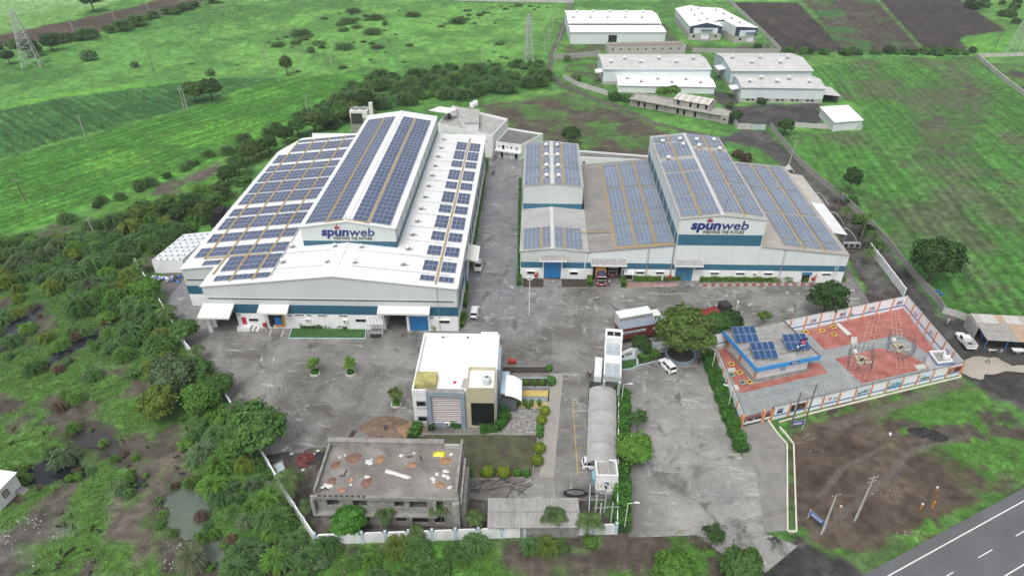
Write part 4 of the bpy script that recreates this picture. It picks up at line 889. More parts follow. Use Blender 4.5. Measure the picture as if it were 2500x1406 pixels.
# ------------------------------------------------------------------ walls and smaller buildings
def wall_run(name, label, pts, h, L, panel_m, post_m, t=.14, post=.24, post_h=.12, chamfer=0.0, cap=None, z0=-.15, cat='wall', broken=0.0):
    """a boundary wall: one thing, each panel and post a part; alike panels share their mesh"""
    P0 = Vector((*pts[0], 0)); root = thing(name, label, cat, P0)
    pm = MB()
    if chamfer:
        c = chamfer; prof = [(-.5,0),(.5,0),(.5,1-c),(.5-c*.55,1),(-.5+c*.55,1),(-.5,1-c)]
        n = len(prof); pm.add([(a,-.5,b) for a, b in prof]+[(a,.5,b) for a, b in prof], [tuple(range(n)), tuple(range(2*n-1,n-1,-1))]+[((i+1)%n,i,n+i,n+(i+1)%n) for i in range(n)])
    else: pm.box(-.5,.5,-.5,.5,0,1)
    pme = pm.mesh('wall_panel', panel_m); qme = MB().box(-.5,.5,-.5,.5,0,1).mesh('wall_post', post_m)
    for a, b in zip(pts[:-1], pts[1:]):
        d = Vector((b[0]-a[0], b[1]-a[1])); ln = d.length
        if ln < .3: continue
        n = max(1, round(ln/L)); ang = math.atan2(d.y, d.x); s = ln/n; d.normalize()
        for i in range(n):
            c = Vector(a)+d*(s*(i+.5)); hh = h*(1-broken*rnd.random())
            o = link('wall_panel', pme, root, (c.x-P0.x, c.y-P0.y, z0), (0,0,ang)); o.scale = (s-post*.9, t, hh-z0)
            e = Vector(a)+d*(s*i); q = link('wall_post', qme, root, (e.x-P0.x, e.y-P0.y, z0), (0,0,ang)); q.scale = (post, post, h+post_h-z0)
    e = Vector(pts[-1]); q = link('wall_post', qme, root, (e.x-P0.x, e.y-P0.y, z0), (0,0,ang)); q.scale = (post, post, h+post_h-z0)
    return root
WALLW = M('whitewashed_wall', (.70,.72,.72), rough=.8, var=.08, sc=.6, fine=.06, dirt=((.30,.31,.27),.55,.9,(1,1,.35)), orand=.05)
PRECAST = M('precast_concrete', (.36,.355,.335), rough=.85, var=.12, sc=.7, fine=.1, dirt=((.16,.155,.14),.5,.8,(1,1,.3)), orand=.1)
PRECASTW = M('pale_precast', (.50,.50,.47), rough=.85, var=.12, sc=.7, fine=.1, dirt=((.22,.21,.19),.5,.8,(1,1,.3)), orand=.1)
POSTB = M('blue_grey_post', (.40,.49,.53), rough=.75, var=.1, orand=.06)
wall_run('boundary_wall', 'white scalloped boundary wall with pale blue posts along the front verge', GP([(773,1328),(1503,1302)]), 2.2, 3.3, WALLW, POSTB, .2, .42, .25, .2)
wall_run('boundary_wall', 'white wall slanting away beside the thicket, left of the grey unfinished block', GP([(770,1322),(700,1215),(640,1112),(562,990),(455,850),(388,738),(335,650)]), 2.0, 3.4, WALLW, POSTB, .2, .35, .15)
wall_run('precast_wall', 'long grey precast wall between the wet track and the big right field', GP([(1880,312),(1905,345),(1950,400),(2000,445),(2060,492),(2115,545),(2160,592),(2200,642),(2245,695),(2288,742),(2300,764)]), 1.9, 2.4, PRECAST, PRECAST, .1, .16, .1)
wall_run('precast_wall', 'short whitewashed precast fence behind the white pickup truck', GP([(2300,764),(2330,772),(2362,784)]), 1.5, 2.2, PRECASTW, PRECASTW, .1, .16, .1)
wall_run('boundary_wall', 'white wall running down from the palms to the compound corner', GP([(2122,612),(2150,648),(2205,722)]), 2.0, 3.2, WALLW, WALLW, .22, .3, .1)
wall_run('precast_wall', 'pale wall curving round the upper estate beside the footpath', GP([(1375,192),(1412,212),(1482,233)]), 1.9, 2.6, PRECASTW, PRECASTW, .12, .18, .1)
wall_run('precast_wall', 'grey wall with sheet gate at the mouth of the estate road', GP([(1785,295),(1800,315),(1832,316)]), 2.0, 2.4, PRECASTW, PRECAST, .14, .2, .1)
wall_run('sheet_gate', 'pale green sheet metal gate in the estate wall', GP([(1833,316),(1868,317)]), 1.9, 2.2, M('pale_green_sheet', (.42,.50,.47), var=.1), STEELG, .06, .1, .05, cat='gate')
wall_run('precast_wall', 'white precast fence in front of the small white shed', GP([(1940,310),(2030,316),(2103,317)]), 1.8, 2.3, PRECASTW, PRECASTW, .1, .16, .1, broken=.15)
wall_run('block_wall', 'long bare block wall left of the upper white sheds', GP([(1352,146),(1465,136)]), 2.2, 4.0, PRECAST, PRECAST, .2, .24, .02)
wall_run('block_wall', 'bare block wall in front of the two navy gabled sheds', GP([(1690,128),(1770,130),(1900,130)]), 2.0, 4.0, PRECAST, PRECAST, .2, .24, .02)
wall_run('precast_wall', 'pale wall climbing beside the dark ploughed strip', GP([(1770,-4),(1850,72),(1905,126)]), 2.0, 3.0, PRECASTW, PRECASTW, .12, .18, .05)
wall_run('stone_wall', 'pale stone wall at the far end of the right field', GP([(2384,140),(2440,190),(2500,236),(2580,300)]), 1.8, 4.0, PRECASTW, PRECAST, .35, .3, .02)
wall_run('stone_wall', 'pale stone wall under the far right pylon', GP([(2384,140),(2440,139),(2540,136)]), 1.6, 4.0, PRECASTW, PRECAST, .35, .3, .02)
wall_run('roadside_wall', 'low grey wall following the straight track up to the top edge', GP([(1402,-5),(1384,45),(1366,100),(1352,140)]), .9, 4.0, PRECAST, PRECAST, .2, .2, .0)
wall_run('fence_wall', 'far pale wall along the top edge above the white sheds', GP([(1110,2),(1250,5),(1400,8)]), 1.5, 5.0, PRECASTW, PRECASTW, .15, .2, .05)

# ---- generic hall in its own frame: x along the front, y into the depth
ROOFW2 = M('shed_white_roof', (.80,.81,.81), rough=.5, var=.04, sc=.15, fine=.02, ribs=((1,0,0),.5,.014))
ROOFG2 = M('shed_grey_roof', (.50,.50,.49), rough=.6, var=.08, sc=.2, fine=.05, ribs=((1,0,0),.5,.016), dirt=((.34,.34,.33),.5,.3,(1.3,.2,1)))
PALEBLUE = M('pale_blue_cladding', (.47,.57,.62), rough=.5, var=.05, ribs=((1,0,0),.4,.012)); PALEW = M('pale_white_cladding', (.62,.67,.68), rough=.5, var=.05, ribs=((1,0,0),.4,.012))
BLOCKW = M('rough_blockwork', (.40,.39,.365), rough=.9, var=.12, sc=1.0, fine=.14, fsc=3, dirt=((.25,.24,.22),.5,.8,(1,1,1)))
NAVYC = M('navy_cladding', (.035,.055,.10), rough=.45, var=.08, ribs=((1,0,0),.4,.012))
class LB:
    def __init__(s, name, label, cat, p, q): s.root = thing(name, label, cat, (p[0],p[1],0), math.atan2(q[1]-p[1], q[0]-p[0])); s.W = math.hypot(q[0]-p[0], q[1]-p[1])
    def loc(s, p): return p
    def add(s, mb, name, mat, parent=None, smooth=False): return mb.build(name, mat, parent or s.root, smooth)
    def box(s, name, mat, x0, x1, y0, y1, z0, z1, parent=None): return s.add(MB().box(x0,x1,y0,y1,z0,z1), name, mat, parent)
def hall(name, label, p, q, D, e, r, roof, wall, low=None, lowh=1.5, top=None, toph=.0, ridge='x', cat='shed', ov=.3, rear_e=None):
    B = LB(name, label, cat, p, q); W = B.W; re = e if rear_e is None else rear_e
    lh = lowh if low else 0.0
    if low:
        B.box('base_wall', low, 0,W,0,.2,-.2,lh); B.box('base_wall', low, 0,W,D-.2,D,-.2,lh); B.box('base_wall', low, 0,.2,.2,D-.2,-.2,lh); B.box('base_wall', low, W-.2,W,.2,D-.2,-.2,lh)
    z0 = lh+.003 if low else -.2
    if ridge == 'x':              # ridge parallel to the front
        zt = e-toph if top else e
        B.box('front_cladding', wall, 0,W,-.02,.15,z0,zt-.1)
        if top: B.box('top_band', top, 0,W,-.03,.15,zt-.097,e-.1)
        B.box('rear_cladding', wall, 0,W,D-.15,D,z0,re-.1)
        for x in (0, W-.15):
            B.add(MB().add([(x,.16,z0),(x,D-.16,z0),(x,D-.16,re-.1),(x,D/2,r-.12),(x,.16,e-.1),(x+.15,.16,z0),(x+.15,D-.16,z0),(x+.15,D-.16,re-.1),(x+.15,D/2,r-.12),(x+.15,.16,e-.1)],
                  [(4,3,2,1,0),(5,6,7,8,9),(0,1,6,5),(2,3,8,7),(3,4,9,8)]), 'gable_cladding', wall if not top else top)
        B.add(MB().slab([(-ov,-ov,e-(r-e)*ov/(D/2)),(W+ov,-ov,e-(r-e)*ov/(D/2)),(W+ov,D/2,r),(-ov,D/2,r)], .1), 'roof', roof)
        B.add(MB().slab([(-ov,D/2,r),(W+ov,D/2,r),(W+ov,D+ov,re),(-ov,D+ov,re)], .1), 'roof', roof)
        B.box('ridge_cap', FRAMEW, -ov,W+ov,D/2-.25,D/2+.25,r-.01,r+.06)
        B.box('gutter', FRAMEW, -ov,W+ov,-ov-.16,-ov-.003,e-.32,e-.06)
    else:
        for y in (-.02, D-.15):
            B.add(MB().add([(0,y,z0),(W,y,z0),(W,y,re-.1),(W/2,y,r-.12),(0,y,e-.1),(0,y+.15,z0),(W,y+.15,z0),(W,y+.15,re-.1),(W/2,y+.15,r-.12),(0,y+.15,e-.1)],
                  [(0,1,2,3,4),(9,8,7,6,5),(0,5,6,1),(2,7,8,3),(3,8,9,4)]), 'gable_cladding', (top if (top and y < 0) else wall))
        B.box('side_cladding', wall, 0,.15,.16,D-.16,z0,e-.1); B.box('side_cladding', wall, W-.15,W,.16,D-.16,z0,re-.1)
        B.add(MB().slab([(-ov,-ov,e),(W/2,-ov,r),(W/2,D+ov,r),(-ov,D+ov,e)], .1), 'roof', roof); B.add(MB().slab([(W/2,-ov,r),(W+ov,-ov,re),(W+ov,D+ov,re),(W/2,D+ov,r)], .1), 'roof', roof)
    B.D = D; B.e = e; B.r = r
    return B
def shed_vents(B, pts):
    for x, y in pts:
        z = B.e+(B.r-B.e)*(1-abs(y-B.D/2)/(B.D/2)) if True else 0
        vent(B, x, y, z, 1.3)
def lwin(B, x0, x1, z0, z1, y=0., mat=None):
    w = B.box('window', STEELG, x0-.08,x1+.08,y-.06,y-.003-.02,z0-.08,z1+.08); B.box('pane', mat or DARKGL, x0,x1,y-.075,y-.063,z0,z1, w)
# S1 far left white shed: low front bay and a higher rear bay
p, q = G(1392,108), G(1622,108)
S = hall('storage_shed', 'long white shed with black doorway at the top, beside the straight track', p, q, 14, 5.8, 6.3, ROOFW2, PALEW)
W = S.W; S.box('doorway', DARK, W*.40,W*.49,-.05,-.025,.2,4.2)
S.add(MB().slab([(-.4,14,6.6),(W+.4,14,6.6),(W+.4,28,8.2),(-.4,28,8.2)], .12), 'rear_roof', ROOFW2); S.add(MB().slab([(-.4,28,8.2),(W+.4,28,8.2),(W+.4,44,6.8),(-.4,44,6.8)], .12), 'rear_roof', ROOFW2)
S.box('rear_bay_wall', PALEW, 0,.2,14.2,43.8,-.2,6.5); S.box('rear_bay_wall', PALEW, W-.2,W,14.2,43.8,-.2,6.5); S.box('rear_bay_wall', PALEW, 0,W,43.6,43.79,-.2,6.5)
for x in (.06,.25,.44,.63,.82):
    vent(S, W*x, 22, 7.5, 1.4); vent(S, W*(x+.06), 36, 7.5, 1.2)
# S2, S3 navy gabled pair
p, q = G(1680.6,98.3), G(1758.6,98.8)
S = hall('storage_shed', 'white gabled shed with navy front, left of the navy pair', p, q, 42, 6.6, 8.4, ROOFW2, PALEW, BLOCKW, 3.2, NAVYC, ridge='y')
W = S.W; S.box('front_panel', PALEW, 2.0,W-2.0,-.06,-.023,3.2,5.8); S.box('sliding_door', M('door_white', (.7,.72,.72)), W*.38,W*.62,-.12,-.063,.5,4.7); S.box('door_canopy', M('slate_blue', (.10,.15,.24)), W*.34,W*.70,-1.6,-.063,5.0,5.25)
S.box('door_step', CONCG, W*.36,W*.64,-2.6,-.13,-.1,.45); lwin(S, 1.8,3.0,1.4,2.4); lwin(S, W-3.2,W-2.2,1.4,2.4)
for x, y in ((.35,6),(.62,9),(.35,18),(.62,22),(.38,30),(.66,34)): vent(S, W*x, y, 6.6+1.8*(1-abs(x-.5)*2), 1.3)
p, q = G(1790.8,106), G(1844,104)
S = hall('storage_shed', 'white single pitch shed with navy front beside the ploughed strip', p, q, 46, 7.9, 7.5, ROOFW2, PALEW, BLOCKW, 3.2, NAVYC, ridge='y', rear_e=6.9)
W = S.W; S.box('front_panel', PALEW, 2.2,W-1.0,-.06,-.023,3.2,5.9); S.box('roller_door', M('door_white', (.7,.72,.72)), W*.56,W*.88,-.12,-.063,.4,4.6); S.box('door_canopy', M('slate_blue', (.10,.15,.24)), W*.48,W,-1.6,-.063,4.7,4.95); lwin(S, 2.4,3.6,1.3,2.3)
S.box('door_step', CONCG, W*.55,W*.9,-2.2,-.13,-.1,.4)
for y in (8,18,28,38): vent(S, W*.45, y, 7.6, 1.3)
S.add(MB().slab([(-7.0,14,7.5),(-.2,14,8.4),(-.2,42,8.4),(-7.0,42,7.5)], .1), 'link_roof', ROOFW2); S.box('link_wall', PALEW, -5.2,-.1,14.2,14.35,2.4,7.3)
# S8, S9
p, q = G(1471,207), G(1730,207)
S = hall('storage_shed', 'wide pale shed behind the low white shed, centre of the upper estate', p, q, 22, 6.5, 7.6, ROOFG2, PALEW, BLOCKW, 1.3, PALEBLUE, 1.3); W = S.W
shed_vents(S, [(W*x, 6) for x in (.08,.36,.70)]+[(W*x, 10) for x in (.22,.55,.88)])
S.add(MB().slab([(-3,1,4.6),(0,1,5.0),(0,6,5.0),(-3,6,4.6)], .25), 'side_canopy', FRAMEW)
for i in range(1,6): S.add(MB().tube((W*i/6,-.3,0),(W*i/6,-.3,6.2),.07), 'downpipe', FRAMEW)
p, q = G(1509,226), G(1743,230)
S = hall('storage_shed', 'low bright white shed behind the derelict row', p, q, 12.5, 3.0, 3.7, ROOFW2, M('plain_pale', (.66,.70,.70), var=.04)); W = S.W
shed_vents(S, [(W*x, 3) for x in (.24,.56,.86)]+[(W*x, 6.0) for x in (.1,.42,.72)])
# S10, S11
p, q = G(1779,212), G(1975,212)
S = hall('storage_shed', 'tall pale blue shed with grey roof, right rear of the upper estate', p, q, 26, 6.6, 8.2, ROOFG2, PALEW, BLOCKW, 1.5, PALEBLUE, 1.4); W = S.W
shed_vents(S, [(W*x, 12) for x in (.1,.45,.8)]+[(W*x, 7) for x in (.3,.66)])
S.add(MB().slab([(-3.2,8,4.6),(0,8,5.0),(0,14,5.0),(-3.2,14,4.6)], .25), 'side_canopy', FRAMEW)
p, q = G(1804,250), G(2005.5,253)
S = hall('storage_shed', 'pale blue shed with row of low windows and open lean-to, front right of the estate', p, q, 15, 6.0, 7.0, ROOFG2, PALEW, BLOCKW, 1.6, PALEBLUE, 1.2); W = S.W
shed_vents(S, [(W*x, 4) for x in (.12,.45,.84)]+[(W*x, 7) for x in (.28,.62)])
for i in range(5):
    a = W*(.08+i*.18); lwin(S, a, a+1.3, .8, 1.35); lwin(S, a+2.0, a+3.0, .8, 1.35)
for i in range(1,5): S.add(MB().tube((W*i/5,-.3,0),(W*i/5,-.3,5.7),.07), 'downpipe', FRAMEW)
S.add(MB().slab([(W,-.5,3.6),(W+6.5,-.5,3.0),(W+6.5,11,3.0),(W,11,3.6)], .12), 'lean_to_roof', ROOFG2); S.box('lean_to_wall', BLOCKW, W+6.1,W+6.3,.2,10.8,-.1,2.9); S.box('lean_to_wall', DARK, W+.01,W+6.1,10.5,10.7,-.1,2.9)
S.add(MB().slab([(-3.0,3,4.0),(0,3,4.4),(0,8,4.4),(-3.0,8,4.0)], .25), 'side_canopy', FRAMEW)
# S12 small white shed
W4 = ccw(GP([(2004,262),(2070,258),(2106,293),(2038,298)], 3.4)); c0 = W4[0]
B = BLD('small_shed', 'small flat white shed standing alone at the field edge', 'shed', c0[0], c0[1])
B.add(MB().prism(W4, -.1, 3.2), 'shed_wall', PALEW); xs = sum(p[0] for p in W4)/4; ys_ = sum(p[1] for p in W4)/4
B.add(MB().slab([(xs+(p[0]-xs)*1.07, ys_+(p[1]-ys_)*1.07, 3.42) for p in W4], .12), 'roof', ROOFW2)
# long bare block building in the upper estate
p, q = G(1485,135), G(1672,132)
B = LB('block_building', 'long roofless grey block building in front of the topmost white shed', 'building', p, q); W = B.W
for a in ((0,W,0,.3),(0,W,8.7,9),(0,.3,.3,8.7),(W-.3,W,.3,8.7)): B.box('block_wall', BLOCKW, *a, -.2, 3.6)
B.box('floor_slab', M('brown_slab', (.2,.17,.14)), .3,W-.3,.3,8.7,2.6,2.8)
for i in range(9): lwin(B, 1.5+i*W/9.3, 2.3+i*W/9.3, 2.3, 2.8)
# derelict two-storey row
p, q = G(1537,258), G(1757,299)
B = LB('derelict_row', 'derelict grey two storey row with broken doorways below the low white shed', 'building', p, q); W = B.W
DER = M('derelict_plaster', (.34,.325,.295), rough=.9, var=.16, sc=.5, fine=.16, fsc=3, dirt=((.14,.13,.115),.6,.6,(1,1,.4)))
ops = [(W*a, W*a+.9, .1, 2.1) for a in (.09,.16,.30,.53,.60,.72)]
B.add(wall_seg(MB(), 0, W, 0, .25, -.2, 2.7, ops), 'front_wall', DER)
for a in ((0,.25,.25,6.0),(W-.25,W,.25,6.0),(0,W,5.75,6.0)): B.box('wall', DER, *a, -.2,2.7)
B.box('balcony_slab', DER, -.2,W+.2,-1.0,6.1,2.703,2.92); B.box('dark_interior', DARK, .3,W-.3,1.5,1.6,-.1,2.6)
B.box('parapet', DER, 0,W*.47,5.8,6.0,2.93,3.6); B.box('parapet', DER, 0,.2,0,5.8,2.93,3.5)
u0, u1 = W*.47, W*.88
B.add(wall_seg(MB(), u0, u1, 1.2, 1.4, 2.923, 5.1, [(u0+a, u0+a+.8, 2.95, 4.8) for a in (1.6,6.2,9.0,12.0)]), 'upper_wall', DER)
B.box('upper_wall', DER, u0,u0+.2,1.41,5.9,2.923,5.4); B.box('upper_wall', DER, u1-.2,u1,1.41,5.9,2.923,5.4); B.box('upper_wall', DER, u0,u1,5.7,5.9,2.923,5.7); B.box('dark_interior', DARK, u0+.2,u1-.2,2.6,2.7,2.93,5)
for i in range(int((u1-u0)/.9)): B.add(MB().slab([(u0+i*.9,.7,5.15),(u0+i*.9+.84,.7,5.15),(u0+i*.9+.84,6.1,5.95),(u0+i*.9,6.1,5.95)], .05), 'roof_sheet', M('roof_tin%d' % (i % 3), ((.55,.53,.48),(.45,.42,.37),(.6,.59,.55))[i % 3], var=.2, sc=1.5))
B.box('end_room', DER, W+.003,W+3.0,-.6,5.0,-.2,3.0); lwin(B, W+1.2,W+2.0,1.2,1.8,-.6)

# ---- white two-storey block behind the big warehouse
rf = GP([(1068,303),(1202,331),(1240,290),(1105,258)], 7.6); rf = ccw(rf)
B = BLD('utility_block', 'white flat roofed two storey block behind the big warehouse, with tanks on its roof', 'building', rf[0][0], rf[0][1])
B.add(MB().prism(rf, -.1, 6.9), 'wall', WHITE)
def inset(P, k):
    cx = sum(p[0] for p in P)/len(P); cy = sum(p[1] for p in P)/len(P); return [(cx+(p[0]-cx)*k, cy+(p[1]-cy)*k) for p in P]
def parapet(B, P, z0, z1, t, mat, name='parapet'):
    n = len(P)
    for i in range(n):
        a = Vector(P[i]); b = Vector(P[(i+1) % n]); d = (b-a).normalized(); nn = Vector((-d.y, d.x))
        a2 = a+d*.002; b2 = b-d*(t+.004)
        B.add(MB().prism([tuple(a2), tuple(b2), tuple(b2+nn*t), tuple(a2+nn*t)], z0, z1), name, mat)
parapet(B, rf, 6.903, 7.6, .25, WHITE)
DIRTYROOF = M('stained_roof_slab', (.36,.355,.335), rough=.7, var=.22, sc=.4, fine=.16, fsc=2.5, dirt=((.17,.165,.15),.6,.5,(1,1,1)))
B.add(MB().prism(inset(rf,.96), 6.905, 6.93), 'roof_deck', DIRTYROOF)
pr = ccw(GP([(1135,300),(1168,300),(1170,268),(1112,262)], 9.5)); B.add(MB().prism(pr, 6.94, 9.4), 'penthouse', WHITE); B.add(MB().prism(inset(pr,1.04), 9.403, 9.55), 'penthouse_roof', DIRTYROOF)
cp = ccw(GP([(1046,270),(1092,277),(1117,266),(1073,260)], 10.2)); B.add(MB().prism(cp, 10.1, 10.2), 'sheet_canopy', ROOFW)
for p in cp: B.add(MB().tube((*p,6.94),(*p,10.1),.06), 'canopy_post', STEELG)
TANK = M('white_plastic_tank', (.72,.73,.73), rough=.4, var=.05)
def tank_mesh(r, h): return MB().lathe([(r*.96,0),(r,.1*h),(r*.98,.16*h),(r,.22*h),(r,.5*h),(r*.98,.54*h),(r,.6*h),(r*.97,.82*h),(r*.6,.94*h),(r*.28,.95*h),(r*.28,1.02*h),(.02,1.03*h)], 18)
def tank(label, x, y, z, r, h, mat=None, dark=False):
    t = thing('water_tank', label, 'tank', (x,y,z)); tank_mesh(r,h).build('tank_body', mat or TANK, t, True); MB().lathe([(r*.3,1.021*h),(r*.3,1.06*h),(.02,1.08*h)],12).build('lid', DKSTEEL, t); return t
for (px, py, zz, lb) in ((1153,262,9.56,'left white water tank on the penthouse of the white block'),(1161,257,9.56,'rear white water tank on the penthouse of the white block'),(1140,306,6.95,'white water tank beside the penthouse of the white block')):
    x, y = G(px, py, zz); tank(lb, x, y, zz, .9, 1.7)
x, y = G(1096,290,6.95); tank('black water tank under the sheet canopy of the white block', x, y, 6.95, .8, 1.6, DKSTEEL)
bl = [rf[i] for i in range(4)]
fl = G(1068,303,7.6); fr = G(1202,331,7.6); d = Vector((fr[0]-fl[0], fr[1]-fl[1])); L = d.length; d.normalize(); nn = Vector((d.y,-d.x))
for i in range(14):
    c = Vector(fl)+d*(2+i*(L-3)/14)+nn*.02
    B.add(MB().prism([tuple(c), tuple(c+d*.35), tuple(c+d*.35+nn*.03), tuple(c+nn*.03)], 5.2, 5.45), 'vent_hole', DKSTEEL)
c = Vector(fl)+d*(L*.42)+nn*.02; B.add(MB().prism([tuple(c), tuple(c+d*1.1), tuple(c+d*1.1+nn*.04), tuple(c+nn*.04)], 4.6, 5.5), 'window', DARKGL)
# annex with balcony
rf = ccw(GP([(1210,346),(1273,354),(1326,326),(1240,312)], 5.0)); B = BLD('annex_block', 'white two storey annex with dark flat roof and outside stair', 'building', rf[0][0], rf[0][1])
B.add(MB().prism(rf, -.1, 4.5), 'wall', WHITE); parapet(B, rf, 4.503, 5.0, .22, WHITE); B.add(MB().prism(inset(rf,.94), 4.505, 4.53), 'roof_deck', M('wet_roof_deck', (.14,.135,.125), rough=.3, var=.3, sc=.4, fine=.15))
fl = G(1210,346,5.0); fr = G(1273,354,5.0); d = Vector((fr[0]-fl[0], fr[1]-fl[1])); L = d.length; d.normalize(); nn = Vector((d.y,-d.x))
B.add(MB().prism([tuple(Vector(fl)+nn*.003), tuple(Vector(fr)+nn*.003), tuple(Vector(fr)+nn*1.2), tuple(Vector(fl)+nn*1.2)], 2.3, 2.75), 'balcony', WHITE)
for i, (t, w, z0, z1) in enumerate(((.12,.5,3.3,3.9),(.25,.8,2.8,4.1),(.42,.5,3.3,3.9),(.58,.5,3.3,3.9),(.78,.7,2.8,4.0),(.2,.8,.1,1.9),(.4,.6,.9,1.6),(.75,.9,.1,1.9))):
    c = Vector(fl)+d*(L*t)+nn*.01; B.add(MB().prism([tuple(c), tuple(c+d*w), tuple(c+d*w+nn*.04), tuple(c+nn*.04)], z0, z1), 'door' if z1-z0 > 1 else 'window', DARKGL if i % 2 else STEELG)
for i in range(8):
    c = Vector(fl)+d*(-.4)+nn*(1.2+i*.28); B.add(MB().prism([tuple(c), tuple(c+d*.9), tuple(c+d*.9+nn*.27), tuple(c+nn*.27)], 0, 2.3-i*.29), 'step', CONCG)
# low service building between the halls
rf = ccw(GP([(1414,383),(1584,391),(1584,380),(1414,367)], 3.5)); B = BLD('service_building', 'low white building with dark wet flat roof between the factory halls', 'building', rf[0][0], rf[0][1])
B.add(MB().prism(rf, -.1, 3.0), 'wall', WHITE); parapet(B, rf, 3.003, 3.5, .3, WHITE); B.add(MB().prism(inset(rf,.97), 3.005, 3.02), 'roof_deck', M('wet_roof_deck', (.14,.135,.125)))
for px in (1425,1455,1485,1515): 
    x, y = G(px, 394, 2.0); B.add(MB().box(x-.4,x+.4,y-.5,y-.45,1.6,2.1), 'vent_hole', DKSTEEL)
# white sheet-roofed store left of the big warehouse
P = [(-86.7,132.6),(-79.7,133.0),(-77.6,147.0),(-84.6,145.2)]; B = BLD('side_store', 'low store roofed with wet white sheets left of the big warehouse', 'store', -86.7, 132.6)
B.add(MB().prism(P, -.1, 3.3), 'wall', WHITE)
for i in range(7):
    a, b = i/7, (i+1)/7-.006; l = lambda u, v, t: (u[0]+(v[0]-u[0])*t, u[1]+(v[1]-u[1])*t)
    q = [l(P[0],P[3],a), l(P[1],P[2],a), l(P[1],P[2],b), l(P[0],P[3],b)]; B.add(MB().slab([(x,y,3.42+.05*(i%2)) for x, y in q], .06), 'roof_sheet', M('wet_white_sheet', (.60,.63,.65), rough=.25, var=.12, sc=.8))
    for k in range(5):
        c = l(l(P[0],P[1],.1+k*.2), l(P[3],P[2],.1+k*.2), a+.02); B.add(MB().box(c[0]-.13,c[0]+.13,c[1]-.13,c[1]+.13,3.47,3.6), 'ballast_stone', DKSTEEL)
# chiller behind the big warehouse
x, y = G(880, 318, 2); B = BLD('cooling_tower', 'white boxy cooling tower with black louvres behind the big warehouse', 'cooling tower', x, y)
B.box('casing', OFFW, x-3,x+3,y,y+4,6.2,8.6); B.box('louvre', DKSTEEL, x-2.6,x+1.2,y-.05,y-.003,4.2,7.8); B.box('support', CONCG, x-3,x+3,y,y+4,-.1,6.19)
for k in (-1.4,1.4): B.add(MB().lathe([(1.2,8.6),(1.3,9.2),(1.1,9.2),(1.0,8.7)],18,(x+k,y+2,0)), 'fan_ring', STEELG)
B.box('duct', OFFW, x+3.5,x+4.7,y+1,y+2.2,6,11)

# ------------------------------------------------------------------ office
OX0, OX1, OY0, OY1 = -18.9, -4.8, 84.9, 100.6; OH = 8.1
O = BLD('office_building', 'two storey white office with grey portal frame and black glass corner', 'office', -12, OY0)
O.add(MB().box(OX0,OX1,OY0+.1,OY1,-.1,7.2), 'wall', WHITE)
ROOFP = M('white_roof_paint', (.84,.85,.85), rough=.6, var=.02, sc=.5, dirt=((.62,.55,.5),.25,.35,(1,1,1)))
O.box('roof_deck', ROOFP, OX0+.3,OX1-.3,OY0+.4,OY1-.3,7.203,7.23)
for a in ((OX0,OX0+.28,OY0,OY1),(OX0+.29,OX1-.29,OY1-.28,OY1),(OX1-.28,OX1,OY0,OY1),(OX0+.29,-16.5,OY0,OY0+.28),(-10.0,-9.7,OY0,OY0+.28)): O.box('parapet', WHITE, *a, 7.204,OH)
O.box('parapet', WHITE, -8.2,OX1-.29,OY1-.5,OY1-.282,7.204,OH+.7)
O.box('stair_head', M('mossy_slab', (.33,.29,.16), col2=(.36,.34,.10), var=.3, sc=.9, rough=.8), OX0+.3,-15.0,OY0+1.2,OY0+4.4,7.235,OH+.35)
PBLUE = M('grey_blue_portal', (.24,.30,.36), rough=.7, var=.12, sc=.6, dirt=((.16,.19,.22),.4,.7,(1,1,.3)))
O.box('portal_frame', PBLUE, -16.45,-15.75,OY0-.7,OY0+.09,0,OH+.1); O.box('portal_frame', PBLUE, -10.75,-10.05,OY0-.7,OY0+.09,0,OH+.1); O.box('portal_frame', PBLUE, -15.745,-10.755,OY0-.7,OY0+.09,OH-.7,OH+.1)
O.box('portal_cap', CONCG, -16.45,-10.05,OY0-.7,OY0+.3,OH+.103,OH+.15)
PINKG = M('pale_pink_sheet', (.60,.55,.54), rough=.6, var=.05, ribs=((0,.12,1),.42,.05))
for i in range(15): O.box('cladding_board', PINKG, -15.74,-10.76,OY0-.14-.03*(i%2),OY0+.08,.95+i*.43,1.36+i*.43)
O.box('portal_base', PBLUE, -15.74,-10.76,OY0-.3,OY0+.08,0,.93)
for z0, z1 in ((4.5,5.6),(1.0,2.1)):
    f = MB(); f.box(-18.35,-16.65,OY0-.12,OY0+.09,z0-.15,z0).box(-18.35,-16.65,OY0-.12,OY0+.09,z1,z1+.15).box(-18.35,-18.2,OY0-.12,OY0+.09,z0,z1).box(-16.8,-16.65,OY0-.12,OY0+.09,z0,z1)
    w = O.add(f, 'window', STEELG); O.box('pane', DARKGL, -18.2,-16.8,OY0+.02,OY0+.05,z0,z1, w); O.box('sill', FRAMEW, -18.4,-16.6,OY0-.2,OY0-.125,z0-.15,z0+.02, w)
TAN = M('tan_plaster', (.46,.42,.29), rough=.7, var=.08, sc=.5, dirt=((.34,.31,.22),.35,.6,(1,1,.3)))
tx0, tx1 = -9.7, -5.0; ty0, ty1 = OY0-.55, OY0+4.9
O.box('corner_tower', TAN, tx0,tx1,ty0,ty1,.3,8.6)
for a in ((tx0,tx1,ty0,ty0+.2),(tx0,tx1,ty1-.2,ty1),(tx0,tx0+.2,ty0+.21,ty1-.21),(tx1-.2,tx1,ty0+.21,ty1-.21)): O.box('tower_parapet', TAN, *a, 8.603,9.25)
O.box('tower_roof', ROOFP, tx0+.21,tx1-.21,ty0+.21,ty1-.21,8.604,8.63)
